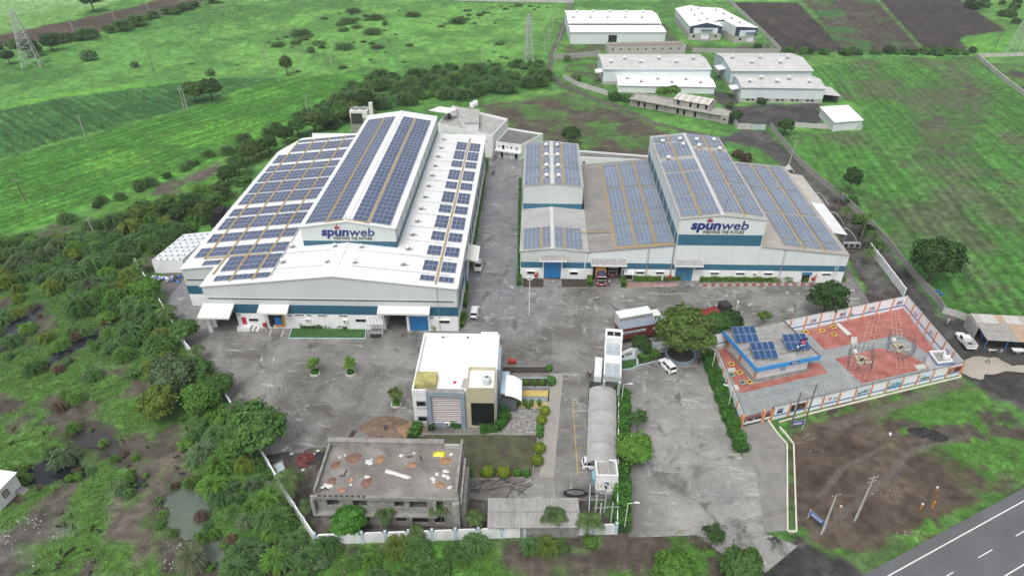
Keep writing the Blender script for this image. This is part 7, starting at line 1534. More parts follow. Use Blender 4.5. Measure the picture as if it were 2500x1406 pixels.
# container trailers near the gate
p, q = Vector(G(1507,808,2.6)), Vector(G(1640,786,2.6)); 
ang = math.atan2(q.y-p.y, q.x-p.x)
def container_lorry(label, loc, rz, col, roof, L=13.5, stripe=None, cat='truck'):
    t = thing('container_lorry', label, cat, loc, rz); h = 1.25
    for k in range(int(L/.34)): pass
    cm = M('box_'+label.split()[0], col, rough=.55, var=.12, sc=.7, ribs=((1,0,0),.34,.06)); MB().box(0,L,-h,h,1.2,3.75).build('container', cm, t); MB().box(-.02,L+.02,-h-.02,h+.02,3.753,3.85).build('container_roof', roof, t)
    MB().box(0,L,-.5,.5,.85,1.19).build('chassis', PLASTIC, t)
    for x in (1.2,2.4,3.6,L-1.5):
        for s in (-1,1): wheel(t, x, s*.95, .5, .35)
    for s in (-1,1): MB().box(-.05,-.003,s*.6-.5,s*.6+.5,1.3,3.6).build('rear_door', cm, t)
    if stripe:
        MB().box(.6,5.6,-h-.04,-h-.003,2.55,3.05).build('banner', FRAMEW, t); MB().box(7.2,12.4,-h-.04,-h-.003,2.55,3.05).build('banner', FRAMEW, t)
        for b0 in (.6,7.2):
            for i in range(11): MB().box(b0+.25+i*.42,b0+.55+i*.42,-h-.05,-h-.042,2.66+.03*(i%2),2.93).build('banner_mark', NAVY, t)
    else:
        MB().box(L+.3,L+2.2,-h*.92,h*.92,.7,2.7).build('cab', OFFW, t); MB().box(L+2.2,L+2.22,-h*.75,h*.75,1.7,2.4).build('windscreen', DARKGL, t)
    return t
t = container_lorry('maroon container trailer with white banner behind the gate wall', (p.x,p.y,.03), ang, (.16,.04,.03), M('slate_roof', (.22,.25,.30), rough=.3, var=.1), 13.5, True)
p2 = Vector(G(1505,793,2.8)); container_lorry('white roofed box lorry behind the maroon trailer', (p2.x+.4,p2.y+2.0,.03), ang+.02, (.5,.52,.5), M('mint_white_roof', (.66,.71,.69), rough=.5), 7.2)
t = thing('flatbed_trailer', 'red flatbed lorry with upright stakes behind the big tree', 'truck', (*G(1690,786),.03), face(0,(1690,786),(1745,772))); MB().box(-3,6.6,-1.2,1.2,1.05,1.3).build('deck', M('deck_red', (.22,.03,.03)), t); MB().box(6.8,8.8,-1.1,1.1,.7,2.8).build('cab', M('cab_dark', (.03,.03,.035)), t); MB().box(8.8,8.82,-.9,.9,1.8,2.5).build('windscreen', DARKGL, t)
for i in range(7):
    for s in (-1,1): MB().box(-2.6+i*1.4,-2.52+i*1.4,s*1.15-.04,s*1.15+.04,1.3,2.2).build('stake', M('stake_red', (.14,.03,.03)), t)
for s in (-1,1): MB().box(-3,6.6,s*1.2-.03,s*1.2+.03,1.3,1.55).build('side_rail', M('deck_red', (.22,.03,.03)), t)
for x in (-1.5,-.3,5.5,7.8):
    for s in (-1,1): wheel(t, x, s*.95, .48, .32)
# pickup
t = thing('pickup_truck', 'white pickup with slatted cargo bed beside the compound corner', 'pickup', (*G(2350,836),.02), face(0,(2358,850),(2330,812)))
def sec(x, hw, zb, zt): return [(x,-hw,zb),(x,hw,zb),(x,hw,zt-.1),(x,hw-.1,zt),(x,-hw+.1,zt),(x,-hw,zt-.1)]
loft([sec(.2,.85,.4,1.15),sec(1.0,.86,.38,1.12),sec(1.9,.82,.4,1.05),sec(2.25,.72,.45,.9)], 'bonnet', CARW, t)
m = MB(); m.add([(-.9,-.85,.5),(.7,-.85,.5),(.7,.85,.5),(-.9,.85,.5),(-.85,-.78,1.85),(.3,-.76,1.85),(.3,.76,1.85),(-.85,.78,1.85)], [(3,2,1,0),(4,5,6,7),(0,1,5,4),(1,2,6,5),(2,3,7,6),(3,0,4,7)]); m.build('cab', CARW, t)
MB().add([(.66,-.74,1.18),(.66,.74,1.18),(.36,.68,1.76),(.36,-.68,1.76)], [(0,1,2,3)]).xf(Matrix.Translation((.03,0,0))).build('windscreen', DARKGL, t)
for s in (-1,1): MB().add([(-.7,s*.845,1.15),(.4,s*.845,1.15),(.2,s*.79,1.72),(-.7,s*.80,1.72)], [(0,1,2,3)]).build('side_window', DARKGL, t)
MB().box(-3.2,-.95,-.9,.9,.75,.85).build('cargo_floor', M('bed_floor', (.03,.027,.025)), t)
for s in (-1,1):
    MB().box(-3.2,-.95,s*.9-.03,s*.9+.03,.85,1.3).build('bed_side', CARW, t)
    for z in (1.42,1.6,1.78): MB().box(-3.2,-.95,s*.9-.025,s*.9+.025,z,z+.09).build('slat', CARW, t)
    for k in range(6): MB().box(-3.2+k*.44,-3.14+k*.44,s*.9-.03,s*.9+.03,1.3,1.9).build('stake', CARW, t)
    for x in (1.3,-2.3): wheel(t, x, s*.78, .36, .22)
    MB().box(2.15,2.28,s*.55-.12,s*.55+.12,.72,.88).build('headlight', LAMPW, t)
for x in (-3.22,-.98):
    MB().box(x,x+.05,-.87,.87,.85,1.2).build('tail_board', CARW, t)
    for z in (1.35,1.55,1.75): MB().box(x,x+.05,-.87,.87,z,z+.09).build('slat', CARW, t)
# ------------------------------------------------------------------ motorcycles and people
def ring(m, c, r, w, n=18):
    V = []; F = []
    for i in range(n):
        a = 2*math.pi*i/n
        for j in range(6):
            b = 2*math.pi*j/6; rr = r+w*math.cos(b); V.append((c[0]+rr*math.cos(a), c[1]+w*math.sin(b), c[2]+rr*math.sin(a)))
    for i in range(n):
        for j in range(6): F.append((i*6+j, ((i+1)%n)*6+j, ((i+1)%n)*6+(j+1)%6, i*6+(j+1)%6))
    m.add(V, F); return m
def make_bike(label, tankc=(.05,.05,.055)):
    t = thing('motorcycle', label, 'motorcycle', (0,0,0))
    for x in (-.62,.68):
        w = ring(MB(), (x,0,.3), .26, .05).build('wheel', TYRE, t, True); m = MB()
        for k in range(5): a = k*math.pi/5; m.tube((x-.24*math.cos(a),0,.3-.24*math.sin(a)),(x+.24*math.cos(a),0,.3+.24*math.sin(a)),.012,.012,4)
        m.tube((x,-.06,.3),(x,.06,.3),.05,.05,8); m.build('spokes', RIM, w)
    MB().path([(-.62,.08,.3),(-.2,.08,.38),(.1,.05,.42),(.38,0,.75)], .03).build('frame', DKSTEEL, t); MB().box(-.15,.22,-.13,.13,.3,.55).build('engine', STEELG, t)
    loft([[(x,-w,z0),(x,w,z0),(x,w*.8,z1),(x,-w*.8,z1)] for x, w, z0, z1 in ((.02,.08,.62,.75),(.2,.14,.62,.86),(.4,.12,.66,.84),(.48,.05,.7,.78))], 'tank', M('bike_tank%d' % int(tankc[0]*1000), tankc, rough=.25), t)
    loft([[(x,-w,z0),(x,w,z0),(x,w,z1),(x,-w,z1)] for x, w, z0, z1 in ((-.75,.08,.7,.8),(-.5,.12,.66,.78),(-.1,.13,.64,.75),(.05,.08,.66,.72))], 'seat', PLASTIC, t)
    MB().tube((.68,.08,.3),(.46,.08,.95),.03).tube((.68,-.08,.3),(.46,-.08,.95),.03).build('fork', RIM, t); MB().path([(.38,.36,1.02),(.46,.15,.98),(.46,-.15,.98),(.38,-.36,1.02)], .02).build('handlebar', DKSTEEL, t); MB().lathe([(.02,0),(.11,.03),(.11,.12),(.03,.18)],10).xf(Matrix.Translation((.52,0,.86)) @ Euler((0,math.pi/2,0)).to_matrix().to_4x4()).build('headlight', LAMPW, t)
    MB().tube((-.7,-.14,.32),(.05,-.14,.34),.05,.04).build('exhaust', RIM, t)
    return t
def bodymat(name, bands):
    m = bpy.data.materials.new(name); m.use_nodes = True; n = m.node_tree.nodes; l = m.node_tree.links; b = n['Principled BSDF']; b.inputs['Roughness'].default_value = .8
    tc = n.new('ShaderNodeTexCoord'); sp = n.new('ShaderNodeSeparateXYZ'); l.new(tc.outputs['Object'], sp.inputs[0]); dv = n.new('ShaderNodeMath'); dv.operation = 'DIVIDE'; dv.inputs[1].default_value = 1.8; l.new(sp.outputs['Z'], dv.inputs[0])
    cr = n.new('ShaderNodeValToRGB'); cr.color_ramp.interpolation = 'CONSTANT'; e = cr.color_ramp.elements; e[0].position = 0; e[0].color = (*bands[0][1],1); e[1].position = bands[1][0]/1.8; e[1].color = (*bands[1][1],1)
    for z, c in bands[2:]: q = e.new(z/1.8); q.color = (*c,1)
    l.new(dv.outputs[0], cr.inputs[0]); l.new(cr.outputs[0], b.inputs['Base Color']); return m
SKIN = (.22,.12,.08); HAIR = (.012,.01,.01)
POSES = {
 'stand': dict(pel=(0,0,.92), chest=(0,0,1.3), neck=(0,0,1.46), head=(.02,0,1.6), top=(.02,0,1.72), nose=(.13,0,1.6), hip=.11, kneeL=(.03,.13,.5), kneeR=(-.02,-.13,.5), ftL=(.0,.14,.08), ftR=(-.05,-.14,.08), elL=(-.02,.27,1.12), elR=(.05,-.27,1.12), hdL=(.08,.28,.88), hdR=(.18,-.26,.92)),
 'walk': dict(pel=(0,0,.9), chest=(.04,0,1.29), neck=(.05,0,1.45), head=(.08,0,1.59), top=(.08,0,1.71), nose=(.19,0,1.59), hip=.1, kneeL=(.22,.11,.52), kneeR=(-.08,-.11,.5), ftL=(.34,.12,.08), ftR=(-.36,-.12,.1), elL=(-.16,.25,1.12), elR=(.16,-.25,1.12), hdL=(-.1,.27,.9), hdR=(.36,-.24,1.0)),
 'ride': dict(pel=(-.15,0,.82), chest=(-.02,0,1.2), neck=(.03,0,1.36), head=(.08,0,1.5), top=(.08,0,1.62), nose=(.2,0,1.5), hip=.12, kneeL=(.28,.22,.72), kneeR=(.28,-.22,.72), ftL=(.1,.22,.34), ftR=(.1,-.22,.34), elL=(.18,.3,1.1), elR=(.18,-.3,1.1), hdL=(.38,.34,1.04), hdR=(.38,-.34,1.04)),
 'bend': dict(pel=(-.15,0,.78), chest=(.18,0,1.02), neck=(.32,0,1.1), head=(.43,0,1.14), top=(.5,0,1.24), nose=(.52,0,1.06), hip=.12, kneeL=(.12,.16,.46), kneeR=(.08,-.16,.46), ftL=(-.06,.17,.08), ftR=(-.1,-.17,.08), elL=(.36,.24,.82), elR=(.34,-.24,.8), hdL=(.5,.2,.58), hdR=(.48,-.18,.56)),
}
_pm = {}
def person_mesh(pose):
    if pose in _pm: return _pm[pose]
    d = POSES[pose]; V = []; E = []; Rr = []
    def v(p, r): V.append(tuple(p)); Rr.append(r); return len(V)-1
    def e(a, b): E.append((a,b))
    mid = lambda p, q, t: tuple(p[i]+(q[i]-p[i])*t for i in range(3))
    pel = v(d['pel'],(.15,.12)); w = v(mid(d['pel'],d['chest'],.5),(.13,.1)); ch = v(d['chest'],(.16,.11)); nk = v(d['neck'],.055); hd = v(d['head'],(.085,.095)); tp = v(d['top'],(.06,.065)); ns = v(d['nose'],.02)
    e(pel,w); e(w,ch); e(ch,nk); e(nk,hd); e(hd,tp); e(hd,ns)
    for s, S in ((1,'L'),(-1,'R')):
        hp = v((d['pel'][0], s*d['hip'], d['pel'][2]-.04), .095); kn = v(d['knee'+S], .065); ft = v(d['ft'+S], .045); toe = v((d['ft'+S][0]+.17, d['ft'+S][1], d['ft'+S][2]-.035), .035); e(pel,hp); e(hp,kn); e(kn,ft); e(ft,toe)
        sh = v((d['chest'][0], s*.2, d['chest'][2]+.09), .065); el = v(d['el'+S], .045); hn = v(d['hd'+S], .032); e(ch,sh); e(sh,el); e(el,hn)
        dx = Vector(d['hd'+S])-Vector(d['el'+S]); dx.normalize(); pm = v(Vector(d['hd'+S])+dx*.07, (.035,.018)); e(hn,pm)
        sd = dx.cross(Vector((0,0,1))).normalized() if abs(dx.z) < .95 else Vector((1,0,0))
        for k in range(4): f = v(Vector(V[pm])+dx*(.085-.01*abs(k-1.2))+sd*(.026*(k-1.5))+Vector((0,0,-.02)), .0085); e(pm,f)
        th = v(Vector(V[hn])+dx*.06+sd*s*.06, .0095); e(hn,th)
    me = bpy.data.meshes.new('body'); me.from_pydata(V, E, []); me.update(); _pm[pose] = (me, Rr); return _pm[pose]
def person(label, pose, loc, rz, shirt, trousers, name='person', helmet=None, parent=None):
    base, Rr = person_mesh(pose); me = base.copy(); o = link('person', me, None, loc, (0,0,rz)); tag(o, label, 'person')
    z = POSES[pose]; hz_ = z['neck'][2]-.02; pz = z['pel'][2]+.02
    if pose == 'bend': hz_ = 1.075; pz = .82
    me.materials.append(bodymat('clothes_'+label[:18], [(0,(.03,.025,.02)),(.13,trousers),(pz,shirt),(hz_,SKIN),(hz_+.22,HAIR)]))
    s = o.modifiers.new('skin', 'SKIN'); s.use_smooth_shade = True; o.modifiers.new('sub', 'SUBSURF').render_levels = 1; o.modifiers['sub'].levels = 1
    lay = me.skin_vertices[0].data if me.skin_vertices else None
    if lay is None:
        me.attributes; 
    return o, Rr
def fix_skin(o, Rr):
    if not o.data.skin_vertices:
        bpy.context.view_layer.objects.active = o
        bpy.ops.mesh.customdata_skin_add()
    for i, r in enumerate(Rr): o.data.skin_vertices[0].data[i].radius = r if isinstance(r, tuple) else (r, r)
    for i in range(len(Rr)): o.data.skin_vertices[0].data[i].use_root = (i == 0)
PEOPLE = [('person in a white shirt standing beside the orange lorry','stand',(*G(1487,697),.03),2.6,(.7,.7,.7),(.05,.05,.06)),
 ('worker in blue bending over the brown sand pile','bend',(*G(942,1056),.7),.6,(.03,.05,.18),(.04,.04,.07)),
 ('person in dark clothes walking through the muddy puddle','walk',(*G(2410,886),.0),-1.2,(.35,.33,.3),(.02,.02,.022)),
 ('person in pale clothes beside the field wall near the pickup','stand',(*G(2311,792),.0),.4,(.5,.52,.55),(.35,.38,.42)),
 ('person in white sitting low by the small lane door','stand',(*G(1247,396),.0),1.0,(.65,.65,.65),(.6,.6,.6)),
 ('dark figure standing on the field path behind the factory','stand',(*G(1737,332),.0),0,(.03,.05,.04),(.02,.02,.02))]
for lb, ps, loc, rz, sh, tr in PEOPLE:
    o, Rr = person(lb, ps, loc, rz, sh, tr); fix_skin(o, Rr)
b1 = make_bike('black motorcycle ridden up the drive toward the road corner'); h = face(0,(1902,1322),(1878,1314)); b1.location = (*G(1890,1322),.03); b1.rotation_euler = (0,0,h)
o, Rr = person('rider in black on the motorcycle at the drive mouth','ride',(*G(1890,1322),.03),h,(.03,.03,.035),(.04,.04,.05)); fix_skin(o, Rr)
h = R_(100); l_ = G(1438,915); copy_tree(b1, (*l_,.03), h, 'motorcycle with two riders passing the gate tower')
o, Rr = person('front rider in grey passing the gate tower','ride',(l_[0],l_[1],.03),h,(.3,.32,.36),(.05,.05,.06)); fix_skin(o, Rr)
o, Rr = person('rear rider in pinkish shirt passing the gate tower','ride',(l_[0]-.42*math.cos(h),l_[1]-.42*math.sin(h),.06),h,(.45,.3,.28),(.05,.05,.06)); fix_skin(o, Rr)
copy_tree(b1, (*G(2434,862),.02), R_(20), 'white topped motorcycle parked under the stall front'); copy_tree(b1, (*G(1204,425),.03), R_(60), 'motorcycle parked by the lane hedge at the far end')
copy_tree(b1, (*G(1706,884),.03), R_(70), 'motorcycle parked right of the round planter'); copy_tree(b1, (*G(1716,876),.03), R_(75), 'scooter parked against the compound hedge')
# goats
GOATM = M('goat_black', (.014,.013,.013), rough=.7, var=.3); GV = [((0,0,.52),(.13,.15)),((.28,0,.55),(.13,.16)),((-.3,0,.53),(.12,.14)),((.42,0,.68),(.06,.07)),((.52,0,.82),(.055,.06)),((.66,0,.77),(.035,.035)),((-.44,0,.6),(.03,.03)),((-.5,0,.66),(.015,.015)),
 ((.3,.09,.35),(.045,.045)),((.3,.09,.2),(.03,.03)),((.31,.09,.02),(.025,.025)),((.3,-.09,.35),(.045,.045)),((.29,-.09,.2),(.03,.03)),((.27,-.09,.02),(.025,.025)),
 ((-.32,.09,.38),(.06,.06)),((-.38,.09,.22),(.03,.03)),((-.35,.09,.02),(.025,.025)),((-.32,-.09,.38),(.06,.06)),((-.4,-.09,.22),(.03,.03)),((-.38,-.09,.02),(.025,.025)),((.5,.1,.8),(.018,.03)),((.5,-.1,.8),(.018,.03)),((.47,.04,.95),(.014,.014)),((.47,-.04,.95),(.014,.014))]
GE = [(0,1),(0,2),(1,3),(3,4),(4,5),(2,6),(6,7),(1,8),(8,9),(9,10),(1,11),(11,12),(12,13),(2,14),(14,15),(15,16),(2,17),(17,18),(18,19),(4,20),(4,21),(4,22),(4,23)]
def goat_proto(graze):
    V = [list(p) for p, r in GV]
    if graze:
        for i, q in ((3,(.46,0,.5)),(4,(.56,0,.3)),(5,(.66,0,.12)),(20,(.54,.1,.3)),(21,(.54,-.1,.3)),(22,(.64,.04,.36)),(23,(.64,-.04,.36))): V[i] = q
    me = bpy.data.meshes.new('goat'); me.from_pydata(V, GE, []); me.materials.append(GOATM); o = link('goat', me); s = o.modifiers.new('skin', 'SKIN'); s.use_smooth_shade = True; m = o.modifiers.new('sub', 'SUBSURF'); m.levels = 1; m.render_levels = 1
    fix_skin(o, [r for p, r in GV]); return o
g1, g2 = goat_proto(False), goat_proto(True); goats = [(152,1258),(145,1288),(162,1286),(180,1288),(227,1294),(242,1298),(150,1350),(162,1358),(180,1345),(216,1345),(148,1380),(142,1392),(230,1376),(222,1403),(94,1400),(175,1262),(450,1030),(456,1050),(488,1018),(300,1078),(360,1095),(432,1118),(432,1145),(444,1160),(30,1085),(36,1052),(108,1060)]
for i, (px, py) in enumerate(goats):
    z = (g1, g2)[i % 2]; o = z if i < 2 else z.copy()
    if i >= 2: COL.objects.link(o)
    o.location = (*G(px,py), .05); o.rotation_euler = (0,0,rnd.random()*6.28); o.scale = (.95,)*3 if i % 3 else (.8,)*3
    tag(o, 'black goat %s in the %s' % (('standing','grazing')[i % 2], 'lower left herd among white litter' if py > 1240 else 'weeds near the ponds'), 'goat', 'black goats on the waste ground')
# ------------------------------------------------------------------ poles, wires, pylons, signs
POLEC = M('concrete_pole', (.42,.41,.38), rough=.8, var=.12, orand=.08); POLED = M('timber_pole', (.13,.115,.10), rough=.85, var=.2); WIRE = M('wire_dark', (.05,.05,.05), rough=.5)
def pole(label, px, py, h, lean=(0,0), arm=1.2, arms=1, mat=None, r=.13, rz=None, brace=False):
    x, y = G(px, py); t = thing('utility_pole', label, 'pole', (x,y,0), rz if rz is not None else rnd.random()); top = (lean[0]*h, lean[1]*h, h)
    MB().tube((0,0,-.3),top,r*1.25,r*.75,10).build('shaft', mat or POLEC, t)
    if brace: MB().tube((.5,.2,-.3),(top[0],top[1],h*.8),r,r*.7,8).build('strut', mat or POLEC, t)
    for k in range(arms):
        z = h-.25-k*.8; m = MB().box(top[0]-arm/2,top[0]+arm/2,top[1]-.04,top[1]+.04,z,z+.09); o = m.build('crossarm', STEELG, t)
        for s in (-.46,0,.46): MB().lathe([(.03,0),(.06,.04),(.05,.12),(.02,.16)],8,(top[0]+s*arm,top[1],z+.09)).build('insulator', FRAMEW, o)
    return Vector((x,y,h))
t1 = pole('leaning concrete pole pair on the bare plot, nearest the blue sign', 2005, 1302, 8.5, (.0,.0), 1.4, 1, brace=True, rz=.3); t2 = pole('taller concrete pole on the bare plot with yellow base', 2086, 1270, 9.5, (.02,0), 1.4, 2, brace=True, rz=.3)
t3 = pole('timber pole with wires on the left of the compound sign', 1925, 1058, 9, (.05,.06), 1.6, 1, POLED, rz=.2); t4 = pole('timber pole right of the compound sign', 1962, 1038, 9, (.05,.06), 1.6, 1, POLED, rz=.2)
pole('thin bare stake near the drain kerb', 1952, 1230, 5, (.05,.02), .01, 0, POLED, .05); pole('thin blue and grey stake on the footpath', 2181, 1180, 5, (.06,.02), .01, 0, M('stake_blue', (.12,.16,.25)), .05)
p5 = pole('short black topped pole at the drive mouth', 1780, 1362, 4.5, (.03,.02), .4, 1, POLED, .08)
def wire(a, b, sag, label):
    a = Vector(a); b = Vector(b); o = thing('overhead_wire', label, 'wire', a, 0, 'overhead wires'); pts = []
    for i in range(13):
        s = i/12; p = a.lerp(b, s)-a; p.z -= sag*4*s*(1-s); pts.append(tuple(p))
    MB().path(pts, .022, 4).build('strand', WIRE, o)
for i, dx in enumerate((-.6,0,.6)):
    wire((t2.x+dx,t2.y,9.6), (t4.x+dx+.4,t4.y+.5,9.1), .6, '%s wire from the tall plot pole to the compound poles' % ('left','middle','right')[i]); wire((t2.x+dx,t2.y,8.8), (t1.x+dx,t1.y,8.6), .25, '%s short wire between the two plot poles' % ('left','middle','right')[i])
for i, dx in enumerate((-.6,.6)): wire((t1.x+dx,t1.y,8.6), (p5.x-20+dx,p5.y-6,7.5), .6, '%s wire leaving the plot poles across the drive' % ('left','right')[i])
POLES = [(180,80,9,'pole against the brown ploughed strip, leftmost'),(282,55,8,'second pole along the brown ploughed strip'),(365,38,9,'tall pole at the right end of the brown strip'),(375,175,8,'pole in the meadow above the dark crop'),(450,268,8,'left post of the transformer pole in the crop corner'),(458,270,8,'right post of the transformer pole in the crop corner'),(210,338,8,'pole at the edge between the two crops'),(65,495,7,'dark leaning pole in the bright crop'),(650,172,8,'pole left of the lone bush in the meadow'),(810,165,8,'pole right of the lone bush in the meadow'),(752,278,7,'pole in the scrub above the big warehouse'),(1178,165,8,'pole at the right side of the meadow'),(1330,130,9,'pole beside the straight track, lower'),(1340,105,9,'pole beside the straight track, upper'),(1348,80,9,'third pole beside the straight track'),(238,585,6,'pale leaning pole in the thicket'),(2418,375,6,'dark leaning pole in the right field'),(1925,404,8,'pole behind the right hall corner'),(2428,122,8,'dark pole below the far pylon'),(1880,128,7,'pole by the ploughed strip wall'),(1862,128,7,'left pole by the ploughed strip wall')]
for px, py, h, lb in POLES:
    dk = 'dark' in lb or 'pale leaning' in lb; pole(lb, px, py, h, (-.06 if px == 65 else .12 if px in (2418,1925) else -.08 if px == 238 else 0, 0), 1.4, 1, POLED if 'dark' in lb else POLEC, .14)
def lamp_post(label, px, py, h, rz):
    x, y = G(px, py); t = thing('lamp_post', label, 'lamp post', (x,y,0), rz); MB().tube((0,0,0),(0,0,h),.07,.05,8).build('post', FRAMEW, t); MB().tube((0,0,h),(1.1,0,h+.25),.04,.035,6).build('arm', FRAMEW, t); MB().box(.9,1.6,-.12,.12,h+.2,h+.3).build('lamp_head', FRAMEW, t)
for a in ((1518,1120,5,0,'white lamp post in the drive hedge beside the round tree'),(1523,1300,6.5,0,'white lamp post at the front end of the drive hedge'),(1516,990,5,0,'white lamp post at the rear of the drive hedge'),(1737,905,5,2.6,'lamp post by the compound wall opposite the planter'),(1776,1000,5,2.6,'lamp post in the middle of the compound hedge'),(1788,800,5.5,1.2,'lamp post between big tree and compound')): lamp_post(a[4], a[0], a[1], a[2], a[3])
x, y = G(1292,770); t = thing('mast_light', 'tall thin mast with ring of lights in the yard', 'lamp post', (x,y,.03)); MB().tube((0,0,0),(0,0,9.5),.1,.06,8).build('mast', FRAMEW, t)
for k in range(6): a = k*math.pi/3; MB().tube((0,0,9.3),(.6*math.cos(a),.6*math.sin(a),9.4),.03).build('bracket', STEELG, t); MB().box(.6*math.cos(a)-.14,.6*math.cos(a)+.14,.6*math.sin(a)-.14,.6*math.sin(a)+.14,9.35,9.5).build('lamp_head', FRAMEW, t)
for k in range(16): MB().box(-.16,.16,-.02,.02,.8+k*.5,.84+k*.5).build('rung', FRAMEW, t)
def pylon(label, px, py, H, w):
    x, y = G(px, py); t = thing('power_pylon', label, 'pylon', (x,y,0), .4); m = []
    GAL = M('galvanised', (.46,.47,.48), rough=.5, var=.05); hw = lambda z: w/2*(1-z/H)**.9+.35; lv = [0]; z = 0
    while z < H*.98: z += max(1.4, (H-z)*.17); lv.append(min(z,H))
    C = lambda z, i: Vector((hw(z)*(1,1,-1,-1)[i], hw(z)*(1,-1,-1,1)[i], z))
    for i in range(4):
        for a, b in zip(lv[:-1], lv[1:]): 
            MB().tube(C(a,i),C(b,i),.13,.11,4).build('leg', GAL, t); j = (i+1) % 4; MB().tube(C(a,i),C(b,j),.06,.06,4).build('brace', GAL, t); MB().tube(C(a,j),C(b,i),.06,.06,4).build('brace', GAL, t); MB().tube(C(b,i),C(b,j),.05,.05,4).build('strut', GAL, t)
    for z, l in ((H*.66,3.4),(H*.78,3.0),(H*.9,2.6)):
        for s in (-1,1): MB().tube((0,-.4,z),(s*l,0,z+.3),.09,.07,4).tube((0,.4,z),(s*l,0,z+.3),.09,.07,4).tube((0,0,z+1),(s*l,0,z+.3),.07,.06,4).build('arm', GAL, t)
pylon('steel lattice pylon at the left edge above the dark crop', 80, 162, 24, 6.5); pylon('steel lattice pylon cut off at the far right edge', 2482, 128, 22, 6); pylon('slender lattice mast in the meadow by the straight track', 1290, 148, 20, 3.0)
def signboard(label, px, py, rz, w, h, z, col, legs=FRAMEW):
    x, y = G(px, py); t = thing('sign_board', label, 'sign', (x,y,0), rz); MB().box(-w/2,w/2,-.04,.04,z,z+h).build('board', M('sign_'+label.split()[0], col, rough=.5), t)
    MB().box(-w/2-.05,w/2+.05,-.05,-.041,z+h,z+h+.06).build('rim', FRAMEW, t)
    for k, (a, b) in enumerate(((-.36,.36),(-.4,.3))): 
        for i in range(7): MB().box(w*(a+(b-a)*i/7), w*(a+(b-a)*(i+.75)/7), -.055, -.042, z+h*(.5-.28*k), z+h*(.68-.28*k)).build('lettering', FRAMEW, t)
    for s in (-1,1): MB().tube((s*w/2,0,0),(s*w/2,0,z+h+.2),.06,.06,6).build('leg', legs, t)
signboard('navy sign board on two posts below the compound wall', 1943, 1050, .2, 2.3, 1.1, 1.2, (.02,.03,.22)); signboard('bright blue sign board at the corner of the bare plot', 1990, 1280, -.95, 2.6, .9, 1.0, (.02,.12,.45))
for px, py, h, lb, hd in ((2246,1243,1.1,'left orange marker post with white head near the road',1),(2274,1240,1.3,'right orange marker post near the road',0),(2284,1198,.7,'short orange and white marker post on the bare plot',2),(2050,1243,.6,'small yellow marker stub on the bare plot',2)):
    x, y = G(px, py); t = thing('marker_post', lb, 'marker post', (x,y,0)); MB().box(-.08,.08,-.06,.06,0,h).build('post', M('marker_orange', (.55,.24,.02)), t); MB().box(-.16,.16,-.08,.08,h+.003,h+.3).build('head', FRAMEW if hd else M('marker_orange', (.55,.24,.02)), t)
# litter and stones
STONE = [heap_mesh(.15,.13,7,3,seed=60+i).mesh('stone', M('pale_stone', (.46,.45,.42), var=.15, orand=.35)) for i in range(3)]
def litter(name, label, cat, group, boxes, n, z=.02, smin=.6, smax=1.7):
    for k in range(n):
        a = boxes[k % len(boxes)]; x, y = G(a[0]+(rnd.gauss(0,.45))*a[2], a[1]+rnd.gauss(0,.45)*a[3]); o = link(name, STONE[k % 3], None, (x,y,z), (0,0,rnd.random()*6)); s = rnd.uniform(smin,smax); o.scale = (s,s,s); tag(o, label, cat, group)
litter('litter', 'white scrap of litter strewn on the lower left waste ground', 'litter', 'white litter on the waste ground', [(55,1270,25,12),(95,1265,25,20),(15,1310,20,30),(130,1315,25,15),(110,1370,30,12),(40,1340,40,20),(90,1290,50,25)], 60, smin=.4, smax=1.1)
litter('rubble_stone', 'white rubble stone outside the slanting wall corner', 'stone', 'rubble by the wall corner', [(720,1320,18,10),(735,1300,15,15),(745,1335,18,8),(712,1345,20,8)], 34, smin=.8, smax=2.2)
litter('rubble_stone', 'grey rubble stone on the bank of the green pond', 'stone', 'rubble by the green pond', [(430,1330,30,18),(420,1375,30,15),(400,1240,25,25)], 40, smin=.4, smax=1.0)
litter('litter', 'white scrap of paper lying on the bare plot below the compound', 'litter', 'paper scraps on the bare plot', [(1960,1065,40,14),(2000,1100,60,30),(2080,1050,60,25),(2120,1180,80,60),(2200,1300,50,20)], 40, smin=.3, smax=.7)
x, y = G(2265,1060); t = thing('coal_heap', 'heap of black rubble lumps on the grassy plot', 'heap', (x,y,0), -.25); heap_mesh(3.0,.9,22,7,seed=71,flat=.5).build('heap_core', M('black_rubble', (.022,.02,.02), var=.4, sc=3), t)
lm = heap_mesh(.22,.26,6,2,seed=72).mesh('lump', M('black_rubble', (.022,.02,.02)))
for i in range(120):
    a = rnd.random()*6.28; r = math.sqrt(rnd.random()); o = link('lump', lm, t, (3*r*math.cos(a), 1.5*r*math.sin(a), max(0,.85*(1-r)**1.1)), (rnd.random(),rnd.random(),rnd.random()*6)); s = rnd.uniform(.6,1.5); o.scale = (s,s,s)
